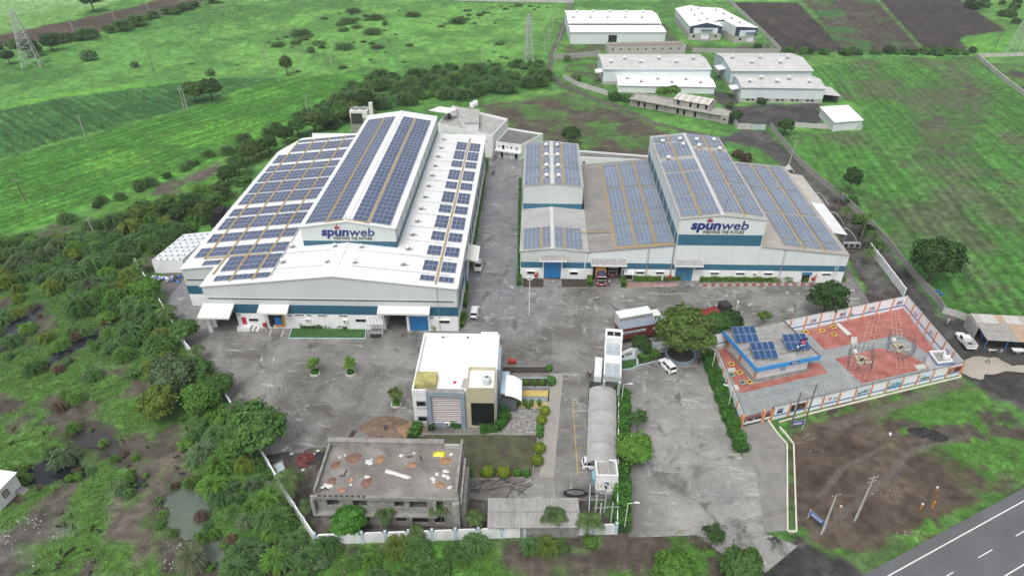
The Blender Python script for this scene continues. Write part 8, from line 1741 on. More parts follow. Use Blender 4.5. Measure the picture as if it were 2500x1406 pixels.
# odds and ends: pump on the garden wall, manhole, white drum on the plot
x, y = G(1250,888); t = thing('fire_pump', 'small red fire pump on the garden wall behind the office', 'pump', (x,y,.1)); MB().box(-.8,.8,-.35,.35,.3,.8).build('pump_body', REDM, t); MB().tube((-.5,0,.8),(-.5,0,1.5),.08).tube((-.5,0,1.5),(.1,0,1.4),.08).build('pump_pipe', REDM, t); MB().box(-.7,-.5,-.3,.3,0,.3).build('pump_foot', REDM, t); MB().box(.5,.7,-.3,.3,0,.3).build('pump_foot', REDM, t)
barrel('small white bucket lying on the bare plot', 2172, 1062, FRAMEW, .22, .5)
x, y = G(480,655); t = thing('scrap_heap', 'blue and white scrap heap beside the low white store', 'scrap heap', (-84.5,129.5,0))
for i in range(26): MB().box(-.4,.4,-.3,.3,0,.35).build('scrap_piece', (M('blue_plastic', (.03,.12,.42)), FRAMEW, STEELG, DKSTEEL)[i % 4], t, loc=(rnd.uniform(-2.5,5.5), rnd.uniform(-1,1.5), rnd.uniform(0,.3)), rot=(rnd.random(),rnd.random(),rnd.random()*6))
x, y = G(520,545); t = thing('black_machinery', 'black tarpaulined machinery stack beside the big warehouse', 'machinery', (-80.5,158,0))
for a in ((-2,2,-3,3,0,2.2),(-1.5,1,-2,1.5,2.2,3.8),(.2,2.4,-1,2.5,2.2,3.2),(-3,-2,-1,2,0,1.6)): MB().box(*a).build('machine_block', M('tar_black', (.012,.012,.014), rough=.35), t)
for k in range(4): MB().tube((-1+k*.7,-1,3.2),(-1+k*.7,-1,4.6+.2*k),.12).build('stack_pipe', DKSTEEL, t)
t = thing('condenser_rack', 'grey rack with three black fans beside the right hall', 'condenser', (*G(2075,606),0)); MB().box(-2.2,2.2,-.5,.5,.4,1.6).build('casing', STEELG, t)
for k in range(3): MB().tube((-1.4+k*1.4,-.505,1.0),(-1.4+k*1.4,-.52,1.0),.5,.5,18).build('fan', DARK, t)
t = thing('boulder', 'pale rock and scrap lump at the rear corner of the right hall', 'rock', (*G(1922,418),0)); heap_mesh(2.0,2.4,14,5,seed=90).build('rock', PRECASTW, t, True); MB().box(-1,1.2,-1.5,-.8,0,.8).build('scrap', DKSTEEL, t)
# ------------------------------------------------------------------ vegetation
NR = np.random.default_rng(11)
def nrm(v): return v/(np.linalg.norm(v, axis=1, keepdims=True)+1e-9)
def leaves(P, N, sx, sy, droop=None):
    n = len(P); N = nrm(N); T = nrm(np.cross(N, nrm(NR.normal(size=(n,3)))) if droop is None else droop); B = np.cross(N, T)
    sx = np.broadcast_to(np.asarray(sx), (n,))[:,None]; sy = np.broadcast_to(np.asarray(sy), (n,))[:,None]
    V = np.stack([P-T*sx-B*sy*.5, P+T*sx*.1-B*sy, P+T*sx+B*sy*.3, P-T*sx*.1+B*sy], 1).reshape(-1,3)
    return V, np.arange(4*n).reshape(n,4)
def crown_mesh(name, mat, R=3., H=2.4, z0=2.2, clumps=46, per=130, leaf=.26, seed=0, rough=.25, top=.0):
    global NR; NR = np.random.default_rng(seed+100)
    d = nrm(NR.normal(size=(clumps*3,3))); d = d[d[:,2] > -.55][:clumps]; k = len(d)
    lump = 1+rough*np.sin(d[:,0]*3+seed)*np.cos(d[:,1]*2.6+seed*2)+rough*.5*NR.normal(size=k)
    rr = (NR.uniform(.5,1.0,k)**.5)*lump
    C = d*np.array([R,R,H])*rr[:,None]*.80+np.array([0,0,z0+H])
    cr = NR.uniform(.19,.33,k)*R; tn = NR.uniform(0,1,k)
    P = []; N = []; T = []
    for c, r, t, dd in zip(C, cr, tn, d):
        q = nrm(NR.normal(size=(per,3))); q[:,2] = np.where(q[:,2] < -.35, -q[:,2], q[:,2]); q = nrm(q)
        P.append(c+q*r*NR.uniform(.65,1.05,per)[:,None]*np.array([1,1,.82])); N.append(q+.35*dd+np.array([0,0,.45])+.45*NR.normal(size=(per,3))); T.append(np.clip(t*.45+NR.uniform(0,.4,per),0,1))
    m = clumps*per//4; q = nrm(NR.normal(size=(m,3))); q[:,2] = np.where(q[:,2] < -.4, -q[:,2], q[:,2]); rr = NR.uniform(.55,1.12,m)*(1+rough*np.sin(q[:,0]*4+seed)*np.cos(q[:,1]*5))
    P.append(q*np.array([R,R,H])*rr[:,None]*.92+np.array([0,0,z0+H])); N.append(q+.8*NR.normal(size=(m,3))+np.array([0,0,.4])); T.append(NR.uniform(0,1,m))
    P = np.vstack(P); N = np.vstack(N); T = np.concatenate(T)
    V, Q = leaves(P, N, leaf*NR.uniform(.7,1.3,len(P)), leaf*.62*NR.uniform(.7,1.3,len(P)))
    return npmesh(name, V, Q, mat, np.repeat(T,4)*.65)
def trunk_mesh(h, r, spread, seed, limbs=5):
    R = random.Random(seed); m = MB(); top = (R.uniform(-.2,.2), R.uniform(-.2,.2), h); m.tube((0,0,-.3),top,r,r*.62,9)
    for i in range(limbs):
        a = i*2*math.pi/limbs+R.random(); b = (top[0]+math.cos(a)*spread*.5, top[1]+math.sin(a)*spread*.5, h+spread*.45); m.tube((top[0],top[1],h*.85),b,r*.5,r*.28,6); m.tube(b,(b[0]+math.cos(a+.4)*spread*.35,b[1]+math.sin(a+.4)*spread*.35,b[2]+spread*.35),r*.28,r*.1,5)
    return m.mesh('trunk', M('bark', (.10,.075,.055), rough=.95, var=.25, sc=2))
def thorn_mesh(name, mat, R=2.6, H=2.3, nb=85, seed=0, droop=1.0):
    """feathery thorn bush: arching sprays of fine leaflets"""
    global NR; NR = np.random.default_rng(seed+500); P = []; N = []; D = []; T = []; S = []
    for b in range(nb):
        a = NR.uniform(0,2*math.pi); L = R*NR.uniform(.55,1.05); up = NR.uniform(.35,1.0)*H; st = NR.uniform(.0,.35); tone = NR.uniform(0,.6)
        n = 17; t = np.linspace(st,1,n); rad = L*t; zz = up*(1-(t-.55)**2*2.6*droop)+.15
        wig = a+.25*np.sin(t*3+b)*t
        p = np.stack([np.cos(wig)*rad, np.sin(wig)*rad, np.maximum(zz,.08)], 1); dr = nrm(np.gradient(p, axis=0)); sd = nrm(np.cross(dr, np.array([[0,0,1.]])))
        for s in (-1,1):
            q = p+sd*s*(.10+.10*(1-t))[:,None]+NR.normal(size=p.shape)*.04
            P.append(q); D.append(nrm(dr+sd*s*.8)); N.append(np.array([[0,0,1.]])+sd*s*.35+.25*NR.normal(size=p.shape)); T.append(np.clip(tone+.35*t+NR.uniform(-.1,.1,n),0,1)); S.append(.17*(1.15-.5*t))
    P = np.vstack(P); N = np.vstack(N); D = np.vstack(D); T = np.concatenate(T); S = np.concatenate(S)
    V, Q = leaves(P, N, S*1.25, S*.62, D); return npmesh(name, V, Q, mat, np.repeat(T,4)*.6)
def palm_parts(seed, h, fr, L, cols, droop=1.0, lw=.04):
    R = random.Random(seed); lx, ly = R.uniform(-.5,.5), R.uniform(-.5,.5); m = MB(); prev = (0,0,-.3)
    for i in range(1,9):
        t = i/8; c = (lx*t*t, ly*t*t, h*t); m.tube(prev, c, .2-.07*t+.02*(i%2), .2-.07*t, 9); prev = c
    tr = m.mesh('trunk', M('palm_bark', (.16,.135,.11), rough=.95, var=.2, sc=3))
    V = []; Q = []; T = []
    for f in range(fr):
        a = f*2.399+R.random()*.3; el = R.uniform(.15,1.15); n = 20; pts = []
        for i in range(n+1):
            t = i/n; r = L*(t*math.cos(el*.8)*(1-.12*t)); z = L*(math.sin(el)*t*.9-droop*.75*t*t); pts.append(np.array([prev[0]+math.cos(a)*r, prev[1]+math.sin(a)*r, h+.1+z]))
        tone = R.uniform(.1,.8)
        for i in range(1,n+1):
            d = pts[i]-pts[i-1]; d = d/np.linalg.norm(d); s = np.cross(d, [0,0,1.]); s = s/(np.linalg.norm(s)+1e-6); t = i/n; ll = L*.26*(math.sin(math.pi*(.12+.86*t))+.12)
            for sg in (-1,1):
                b = len(V); base = pts[i]; tip = base+s*sg*ll*.85+d*ll*.5+np.array([0,0,-ll*.5]); w = d*lw*L/2.6
                V += [base-w, base+w, tip+w*.5, tip-w*.5]; Q.append((b,b+1,b+2,b+3)); T += [tone]*4
        for i in range(n):
            b = len(V); s = np.array([.03,.03,0]); V += [pts[i]-s, pts[i]+s, pts[i+1]+s*.5, pts[i+1]-s*.5]; Q.append((b,b+1,b+2,b+3)); T += [.9]*4
    return tr, npmesh('fronds', np.array(V), np.array(Q), cols, np.array(T)*.65)
LM = dict(dark=leafmat('leaf_dark', (.046,.115,.030)), mid=leafmat('leaf_mid', (.078,.182,.044)), olive=leafmat('leaf_olive', (.085,.16,.034)), bright=leafmat('leaf_bright', (.105,.25,.04)), thorn=leafmat('leaf_thorn', (.092,.20,.066)), greyg=leafmat('leaf_greygreen', (.105,.185,.09)), yel=leafmat('leaf_yellowgreen', (.13,.205,.036)), lime=leafmat('leaf_lime', (.20,.30,.022)), hedge=leafmat('leaf_hedge', (.11,.245,.024)), hedged=leafmat('leaf_hedge_dark', (.066,.215,.03)), palm=leafmat('leaf_palm', (.085,.16,.05)), date=leafmat('leaf_date', (.12,.155,.09)), dry=leafmat('leaf_dry', (.12,.095,.065)), weed=leafmat('leaf_weed', (.095,.215,.042), .6), crop=leafmat('leaf_crop', (.085,.2,.048), .55), mead=leafmat('leaf_meadow', (.085,.175,.055)))
CR = [crown_mesh('crown', LM['mid'], 3.0, 2.3, 1.6, 60, 120, .25, s) for s in range(4)]; TK = [trunk_mesh(2.6, .24, 2.2, s) for s in range(3)]
CL = [crown_mesh('crown', LM['mid'], 1.5, 1.5, 1.5, 20, 60, .17, 20+s, .4) for s in range(3)]; TL = [trunk_mesh(1.9, .08, 1.1, 9+s, 4) for s in range(2)]
TH = [thorn_mesh('thorn_bush', LM['thorn'], 2.6, 2.3, 100, s, (.8,1.0,1.2,1.0,.9)[s]) for s in range(5)]
SB_ = [crown_mesh('bush', LM['mid'], 1.3, .95, -.15, 22, 75, .17, 40+s, .3) for s in range(4)]
PT = [palm_parts(s, h, 15, 2.7, LM['palm'], 1.0) for s, h in ((1,4.2),(2,5.5),(3,3.2))]; PD = palm_parts(5, 1.5, 34, 2.3, LM['date'], .75, .024)
def setmat(o, mk):
    if mk: o.material_slots[0].link = 'OBJECT'; o.material_slots[0].material = LM[mk]
def tree(label, px, py, s=1.0, mk=None, kind=0, group=None, name='tree', sz=1.0, world=None, trunk=True):
    x, y = world or G(px, py); t = thing(name, label, 'tree', (x,y,0), rnd.random()*6.28, group); t.scale = (s,s,s*sz)
    setmat(link('crown', CR[kind % 4], t), mk)
    if trunk: link('trunk', TK[kind % 3], t)
    return t
def loose(label, px, py, s=1.0, mk=None, kind=0, group=None, name='young_tree'):
    x, y = G(px, py); t = thing(name, label, 'tree', (x,y,0), rnd.random()*6.28, group); t.scale = (s,s,s); setmat(link('crown', CL[kind % 3], t), mk); link('trunk', TL[kind % 2], t); return t
def bush(label, x, y, s, mk, kind, group, thorn=True, name=None, sz=1.0):
    name = name or ('scrub_bush' if group in ('bushes on the bank','hedge line along the bright crop','hedge below the brown strip') else 'meadow_bush' if group == 'scattered meadow bushes' else 'weed_clump' if group == 'weed clumps fringing water' else None)
    o = link(name or ('thorn_bush' if thorn else 'bush'), (TH[kind % 5] if thorn else SB_[kind % 4]), None, (x,y,-.05), (0,0,rnd.random()*6.28)); o.scale = (s,s,s*sz); setmat(o, mk); return tag(o, label, 'bush', group)
def palm(label, px, py, kind, s=1.0, name='coconut_palm', group=None):
    x, y = G(px, py); t = thing(name, label, 'palm', (x,y,0), rnd.random()*6.28, group); t.scale = (s,s,s); a = PD if kind < 0 else PT[kind]; link('trunk', a[0], t); link('fronds', a[1], t); return t
# --- named trees
tree('huge olive green tree in the round planter by the gate', 1662, 868, 1.85, 'olive', 0, sz=.85); tree('dark round tree behind the rear compound wall', 2010, 768, 1.25, 'dark', 1); tree('wide dark tree on the edge of the right field', 2262, 692, 1.75, 'dark', 2)
tree('slim dark green tree leaning out of the right field', 2070, 474, .75, 'dark', 3, sz=1.7); tree('dark tree behind the first factory hall', 1392, 356, 1.0, 'dark', 1); tree('bushy tree at the corner of the derelict row', 1793, 302, .75, 'dark', 2); tree('dark tree by the estate road wall', 1913, 330, .9, 'dark', 0)
tree('left tree of the dark pair in the crop', 478, 252, 1.25, 'olive', 3); tree('right tree of the dark pair in the crop', 520, 248, 1.35, 'dark', 0); tree('tall lone bushy tree in the meadow', 702, 184, .85, 'olive', 1, sz=1.5); tree('big tree left of the raised roof behind the warehouse', 892, 278, 1.3, 'dark', 2)
tree('tree at the top left beside the brown strip', 230, 30, 1.8, 'dark', 1); tree('big dark tree overhanging the slanting wall', 642, 1108, 1.5, 'mid', 0); tree('clipped round bright tree in front of the grey block', 858, 1298, .80, 'hedged', 1, sz=.95)
tree('round dark tree beside the yard wall, upper', 548, 965, .75, 'mid', 2); tree('round tree at the left corner canopy of the big warehouse', 458, 838, .85, 'mid', 3); tree('leafy tree beside the yard wall under the canopy tree', 495, 940, .9, 'mid', 1); tree('bright tree by the yard wall near the store', 372, 732, .8, 'bright', 0)
tree('grey green feathery tree in the lower thicket', 440, 960, 1.25, 'greyg', 2); tree('yellow green tree in the lower thicket', 400, 1020, 1.0, 'yel', 3); tree('fresh green tree beside the lower thicket wall', 500, 1010, 1.0, 'bright', 1)
tree('tree overhanging the drive hedge in the middle', 1545, 1132, .95, 'bright', 2); tree('small dark tree in front of the maroon trailer', 1562, 862, .62, 'dark', 3); tree('leafy tree right of the big gateside tree', 1745, 822, .85, 'mid', 0); tree('dark leafy tree by the red flatbed', 1775, 812, .8, 'dark', 1)
loose('slender young tree on the open drive', 1556, 1048, 1.0, 'mid', 0); loose('young tree between yard and compound', 1862, 800, .95, 'olive', 1); loose('young tree on the verge beside the drive mouth', 1735, 1335, 1.0, 'dark', 2)
tree('tree at the bottom edge near the road corner', 1800, 1425, .95, 'mid', 3); tree('low tree at the bottom edge left of the drive', 1640, 1428, .9, 'bright', 0)
for i, (px, py, lb) in enumerate(((770,912,'left young tree in a white ring in the open yard'),(856,912,'right young tree in a white ring in the open yard'),(968,988,'young tree in a white ring near the office'))):
    loose(lb, px, py, .85, 'yel' if i == 2 else 'hedge', i); x, y = G(px, py); t = thing('tree_ring', 'whitewashed planter ring under the '+lb.replace(' in a white ring',''), 'planter', (x,y,.02)); MB().lathe([(.98,0),(.98,.32),(.8,.32),(.8,.25),(.02,.28)],20).build('ring', PRECASTW, t); q = bush('clipped low bush filling the ring of the '+lb.split(' in')[0]+(' near office' if i == 2 else ''), x, y, .62, 'hedged', i, None, False)
# trees along the left flank of the big warehouse
flank = [(560,452,.9),(585,430,1.0),(610,400,1.1),(640,385,.9),(600,470,.8),(545,490,.9),(700,352,.9),(730,335,1.0),(770,325,1.1),(800,318,1.1),(835,300,1.0),(865,288,.9),(660,375,.9),(530,515,.9),(505,535,.8),(470,520,.8),(412,522,.8),(345,545,.8),(440,540,.7)]
for i, (px, py, s) in enumerate(flank): tree('dark leafy tree in the belt left of the big warehouse', px, py, s, ('dark','mid','olive')[i % 3], i, 'trees left of the big warehouse')
# --- scattering helpers
def fill(poly, gap, seed, jitter=.9):
    P = GP(poly); xs = [p[0] for p in P]; ys_ = [p[1] for p in P]; R = random.Random(seed); out = []; y = min(ys_); row = 0
    while y < max(ys_):
        x = min(xs)+(gap/2 if row % 2 else 0)
        while x < max(xs):
            q = (x+R.uniform(-1,1)*gap*.5*jitter, y+R.uniform(-1,1)*gap*.45*jitter)
            if inside(q, P): out.append(q)
            x += gap
        y += gap*.87; row += 1
    return out
def along(pts, gap, jit, seed):
    R = random.Random(seed); W = GP(pts); out = []
    for a, b in zip(W[:-1], W[1:]):
        L = math.hypot(b[0]-a[0], b[1]-a[1]); n = max(1, int(L/gap))
        for i in range(n): t = (i+R.random()*.6)/n; out.append((a[0]+(b[0]-a[0])*t+R.gauss(0,jit), a[1]+(b[1]-a[1])*t+R.gauss(0,jit)))
    return out
MKS = ['thorn','thorn','greyg','mid','thorn','yel','bright','mid']
LOOK = dict(thorn='mid green', greyg='grey green', mid='deep green', yel='yellow green', bright='bright green', dark='dark green', mead='dull green', weed='fresh green', dry='withered')
def thicket(poly, gap, seed, label, group, smin, smax, mks=MKS, pthorn=.75):
    R = random.Random(seed)
    for i, (x, y) in enumerate(fill(poly, gap, seed)):
        if inside((x,y), YARD_W) or (x > -73 and x < -13 and 112 < y < 193): continue
        s = R.uniform(smin,smax); mk = R.choice(mks); th = R.random() < pthorn
        bush(('large ' if s > smin+.7*(smax-smin) else 'small ' if s < smin+.3*(smax-smin) else '')+LOOK.get(mk,'')+' '+label, x, y, s, mk, i, group, th)
thicket([(-60,575),(130,595),(250,548),(420,490),(545,470),(500,560),(430,590),(372,625),(330,652),(395,740),(450,850),(420,880),(300,860),(230,790),(110,700),(-60,700)], 3.8, 1, 'feathery thorn bush in the dense thicket left of the big warehouse', 'thicket bushes left of the warehouse', .85, 1.4)
thicket([(420,880),(452,852),(555,985),(540,1010),(480,1000),(330,930),(300,865)], 3.6, 2, 'bush in the thicket beside the yard wall', 'thicket bushes beside the yard wall', .7, 1.15)
thicket([(480,1010),(560,1000),(635,1115),(700,1220),(735,1290),(640,1330),(570,1300),(530,1230),(500,1150),(450,1090)], 3.0, 3, 'bush between the pond and the slanting wall', 'bushes between pond and wall', .6, 1.15)
thicket([(-60,700),(110,705),(230,795),(300,865),(240,930),(100,940),(-60,930)], 6.5, 4, 'low thorn bush in the marsh at the left edge', 'marsh bushes at the left edge', .55, .95)
thicket([(540,1345),(775,1342),(1150,1335),(1150,1400),(900,1430),(540,1430)], 2.9, 5, 'leafy bush on the verge below the white front wall', 'verge bushes, left', .5, 1.0)
thicket([(1150,1335),(1500,1318),(1480,1345),(1300,1350)], 2.8, 6, 'thorn bush on the verge near the electrical yard', 'verge bushes, right', .5, .95)
thicket([(110,880),(330,960),(430,1060),(300,1090),(150,1010),(60,960)], 7.5, 7, 'bush on the muddy waste ground', 'dry bushes on the waste ground', .5, .9, ['dry','dry','weed'], .8)
thicket([(900,195),(1330,158),(1345,212),(1180,240),(1000,262),(880,292),(770,330),(740,300)], 6.2, 8, 'bush on the scrubby bank behind the warehouse', 'bushes on the bank', .7, 2.0, ['thorn','mid','mead','thorn','mead'], .75)
thicket([(640,1190),(740,1300),(765,1335),(700,1345),(600,1300)], 2.6, 9, 'shrub outside the wall corner', 'shrubs outside the wall corner', .5, .85, ['bright','weed','thorn'], .35)
for i, (x, y) in enumerate(along([(175,538),(280,488),(390,440),(470,402),(560,368),(640,330),(700,310),(770,270),(850,235),(930,205),(1000,188),(1130,168),(1330,162)], 3.6, 1.3, 21)): bush('dark bush in the hedge line along the bright crop', x, y, rnd.uniform(.7,1.25), ('thorn','dark','mid')[i % 3], i, 'hedge line along the bright crop', i % 3 != 1)
for i, (x, y) in enumerate(along([(-20,125),(100,112),(190,98),(300,72),(380,45),(440,28),(540,5)], 4.5, 2.0, 22)): bush('dark bush in the hedge below the brown strip', x, y, rnd.uniform(1.2,2.4), ('dark','mid','thorn')[i % 3], i, 'hedge below the brown strip', i % 3 == 2)
for i, (x, y) in enumerate(along([(1905,128),(1950,132),(2020,134),(2100,134),(2180,132),(2260,134),(2380,133)], 3.8, 1.2, 23)): bush('green bush in the hedge between field and ploughed strips', x, y, rnd.uniform(1.0,2.2), ('dark','mid','thorn')[i % 3], i, 'hedge above the right field', False)
for i, (x, y) in enumerate(along([(0,158),(60,150),(110,118),(140,112)], 6, 3, 24)): tree('dark tree beside the left pylon', 0, 0, rnd.uniform(.8,1.3), 'dark', i, 'trees beside the left pylon', world=(x,y))
R = random.Random(5)
_mp = GP([(330,185),(560,85),(900,20),(1350,15),(1320,150),(1000,160),(640,195)]); _ms = []
while len(_ms) < 95:
    q = (R.uniform(-260,40), R.uniform(230,470)) if R.random() < .4 or not _ms else (_ms[-1][0]+R.gauss(0,9), _ms[-1][1]+R.gauss(0,9))
    if inside(q, _mp): _ms.append(q)
for i, (x, y) in enumerate(_ms): bush('low dull bush scattered over the meadow', x, y, .5+1.9*R.random()**2.2, ('mead','mead','thorn')[i % 3], i, 'scattered meadow bushes', i % 2 == 0, sz=.45)
for i, (px, py, s) in enumerate(((220,148,2.6),(330,165,1.4),(515,185,1.6),(785,118,1.6),(760,128,1.4),(940,62,1.3))): bush('large solitary bush in the meadow', *G(px,py), s, 'thorn', i, 'large meadow bushes', False)
for i, (x, y) in enumerate(fill([(2330,10),(2500,5),(2500,70),(2450,65)], 13, 32)): bush('dark bush at the top right corner', x, y, R.uniform(1.5,3), ('dark','mead')[i % 2], i, 'bushes in the top right corner', False)
for i, (px, py, s, mk) in enumerate(((1500,245,1.8,'dark'),(1530,248,1.6,'mid'),(1385,150,1.4,'mead'),(1405,200,1.6,'mead'),(1640,232,2.2,'bright'),(1615,230,1.7,'bright'),(1858,255,1.4,'dark'),(1850,120,1.4,'dark'),(1780,262,1.2,'mid'),(2115,575,1.6,'dark'),(2095,545,1.4,'mid'),(2080,500,1.3,'dark'),(2135,615,1.5,'mid'),(1820,395,1.6,'dry'),(1800,385,1.4,'dry'))): bush(('dark shrub','leafy shrub','low shrub','round shrub','creeper mass','creeper clump','weedy shrub','grey shrub','corner shrub','shady shrub','palm side shrub','lane shrub','green lane shrub','dry brown shrub','small dry shrub')[i]+' '+('left of the derelict row','beside the derelict row wall','by the block wall','inside the curved estate wall','over the derelict row roof','left end of the derelict roof growth','in front of the low windows','by the ploughed strip wall','near the estate gate','below the palms of the right hall','between the palms of the right hall','behind the side shed','above the white side wall','behind the tall block','beside the dry brown shrub')[i], *G(px,py, 3.2 if i in (4,5) else 0), s, mk, i, None, False).location.z = (2.9 if i in (4,5) else -.05)
for k, (nm, P, c, lb) in enumerate(PONDS[:6]):
    W = GP(P); cx = sum(p[0] for p in W)/len(W); cy = sum(p[1] for p in W)/len(W)
    for i, (a, b) in enumerate(W):
        for j in range(2):
            if R.random() < .7: f = R.uniform(.9,1.12); bush('low weed clump fringing the '+lb, cx+(a-cx)*f+R.gauss(0,.6), cy+(b-cy)*f+R.gauss(0,.6), R.uniform(.25,.6), R.choice(['weed','bright','thorn','dry']), i+j, 'weed clumps fringing water', R.random() < .4)
bush('grey green thorn bush standing in the black pond', *G(160,1128), 1.0, 'greyg', 1, None)
# --- palms
for i, (px, py, k, s, lb) in enumerate(((592,1035,2,1.25,'palm leaning over the yard wall by the lower thicket'),(722,1222,0,1.15,'palm left of the grey block'),(760,1260,2,.9,'small palm behind the slanting wall corner'),(940,1290,0,.85,'palm in front of the grey block, left'),(1078,1275,1,.75,'palm in front of the grey block, right'),(1160,1290,0,.8,'palm between the grey block and the low shed'),(1345,1292,0,.95,'dark palm in front of the low shed'),(1432,1305,2,1.05,'yellowing palm at the electrical yard corner'),(1020,1318,2,.7,'half dead palm at the front wall'),(2045,500,0,1.05,'palm behind the right side shed, rear'),(2102,582,1,1.1,'tall palm beside the right side shed'),(2122,610,0,1.0,'palm right of the white side wall'),(2060,545,0,.9,'palm close to the right side shed'),(2112,640,2,.9,'low palm at the end of the right side shed'),(352,668,2,1.0,'palm beside the low white store'),(420,790,2,1.1,'palm at the yard wall left of the canopy'),(2058,772,2,.7,'small palm beside the dark round tree'),(490,882,2,.9,'palm below the corner canopy tree'))): palm(lb, px, py, k, s)
palm('grey date palm on the bank of the green pond', 482, 1372, -1, 1.35, 'date_palm')
# --- hedges: clipped boxes covered with leaves
def hedge(label, pts, w, h, mk, dens=42, wave=.12, name='hedge', leaf=.11):
    W = GP(pts); P = []; N = []; T = []; core = MB(); R = np.random.default_rng(int(abs(W[0][0]*100))+7)
    for a, b in zip(W[:-1], W[1:]):
        a = np.array(a); b = np.array(b); d = b-a; L = np.linalg.norm(d); d /= L; nn = np.array([-d[1],d[0]])
        n = int(L*(w+2*h)*dens); u = R.uniform(0,1,n)*(w+2*h); s = R.uniform(-.1,L+.1,n)
        bump = 1+wave*np.sin(s*1.9+u)+wave*.8*R.normal(size=n)*.5
        side = np.where(u < h, -1, np.where(u > h+w, 1, 0)); off = np.where(side == 0, (u-h-w/2), side*w/2); z = np.where(side == 0, h, np.where(side < 0, u, u-h-w))
        p = a[None]+d[None]*s[:,None]+nn[None]*(off*bump)[:,None]; P.append(np.stack([p[:,0],p[:,1],z*bump+.03],1)); nv = np.stack([nn[0]*side,nn[1]*side,np.where(side==0,1.,.35)],1)+.5*R.normal(size=(n,3)); N.append(nv); T.append(R.uniform(.1,.9,n))
        q = MB().prism([tuple(a+nn*w*.42),tuple(b+nn*w*.42),tuple(b-nn*w*.42),tuple(a-nn*w*.42)], 0, h*.86); core.add(q.v, q.f)
    P = np.vstack(P); N = np.vstack(N); T = np.concatenate(T); o0 = np.array([*W[0],0]); global NR; NR = R
    V, Q = leaves(P-o0, N, leaf*R.uniform(.8,1.4,len(P)), leaf*.7*R.uniform(.8,1.4,len(P))); t = thing(name, label, 'hedge', (*W[0],.02)); link('foliage', npmesh('foliage', V, Q, LM[mk], np.repeat(T,4)*.6), t); core.v = [(x-W[0][0],y-W[0][1],z) for x,y,z in core.v]; core.build('branch_core', M('hedge_core', (.02,.05,.012), rough=.95), t); return t
hedge('long leafy hedge between the drive and the compound', [(1727,872),(1750,940),(1778,1020),(1812,1105)], 2.1, 1.3, 'hedged', 40, .2, leaf=.16); hedge('tall hedge between the car port and the drive', [(1519,962),(1519,1060),(1517,1180),(1515,1300)], 2.2, 1.7, 'hedged', 38, .22, leaf=.17)
hedge('clipped bright hedge right of the lorry bay', [(1545,684),(1612,683)], 1.3, 1.2, 'hedge', 60); hedge('short clipped hedge beside the hydrant', [(1618,683),(1658,682)], 1.3, 1.15, 'hedge', 60); hedge('longest clipped bright hedge under the tall block', [(1707,685),(1936,685)], 1.3, 1.2, 'hedge', 60); hedge('clipped bright hedge at the right end of the factory', [(1958,685),(2035,685)], 1.3, 1.2, 'hedge', 60); hedge('last short clipped hedge at the factory corner', [(2039,685),(2060,685)], 1.3, 1.2, 'hedge', 60)
hedge('small clipped hedge left of the lorry bay', [(1439,700),(1440,682)], 1.1, 1.2, 'hedge', 60); hedge('small clipped hedge right of the lorry bay mouth', [(1522,702),(1521,684)], 1.1, 1.2, 'hedge', 60); hedge('dark hedge strip at the lane corner of the factory', [(1267,698),(1268,672)], 1.0, 1.1, 'hedged', 50); hedge('hedge edging the first hall along the lane', [(1267,665),(1268,520),(1270,440)], .6, .8, 'hedged', 50)
hedge('clipped yellow green hedge at the right corner of the big warehouse', [(1055,803),(1124,800),(1132,770)], 1.2, 1.0, 'hedge', 60); hedge('clipped hedge along the lane beside the big warehouse, nearest', [(1134,752),(1139,695)], 1.0, 1.0, 'hedge', 55); hedge('short hedge under the side canopy of the big warehouse', [(1146,652),(1148,640)], 1.0, 1.1, 'hedge', 55); hedge('long clipped hedge along the lane beside the big warehouse, farther', [(1155,602),(1172,500),(1182,430)], 1.0, 1.0, 'hedge', 45); hedge('far end hedge along the lane beside the big warehouse', [(1184,420),(1189,392)], 1.0, 1.0, 'hedge', 45)
hedge('dense green hedge round the office corner', [(1172,1052),(1212,1048),(1232,1030),(1236,990)], 1.6, 1.3, 'hedged', 45, .2, leaf=.15); hedge('low shrubs beside the left office corner', [(1004,1075),(1012,1060),(1022,1040)], 1.5, 1.3, 'bright', 45, .25, leaf=.15); hedge('dark low planting under the office portal', [(1045,1048),(1060,1046)], 1.0, .9, 'dark', 45, .25); hedge('leafy planting under the office portal air conditioner', [(1100,1040),(1125,1042)], .8, 1.0, 'hedged', 45, .25)
hedge('bright shrub row in front of the white gate wall', [(1562,882),(1592,870),(1604,866)], 1.5, 1.2, 'bright', 45, .25, leaf=.15); hedge('spindly plants behind the warehouse lawn, left half', [(735,800),(790,801)], .8, .9, 'greyg', 18, .4, leaf=.18); hedge('spindly plants behind the warehouse lawn, right half', [(795,801),(850,802)], .7, .7, 'greyg', 14, .4, leaf=.18)
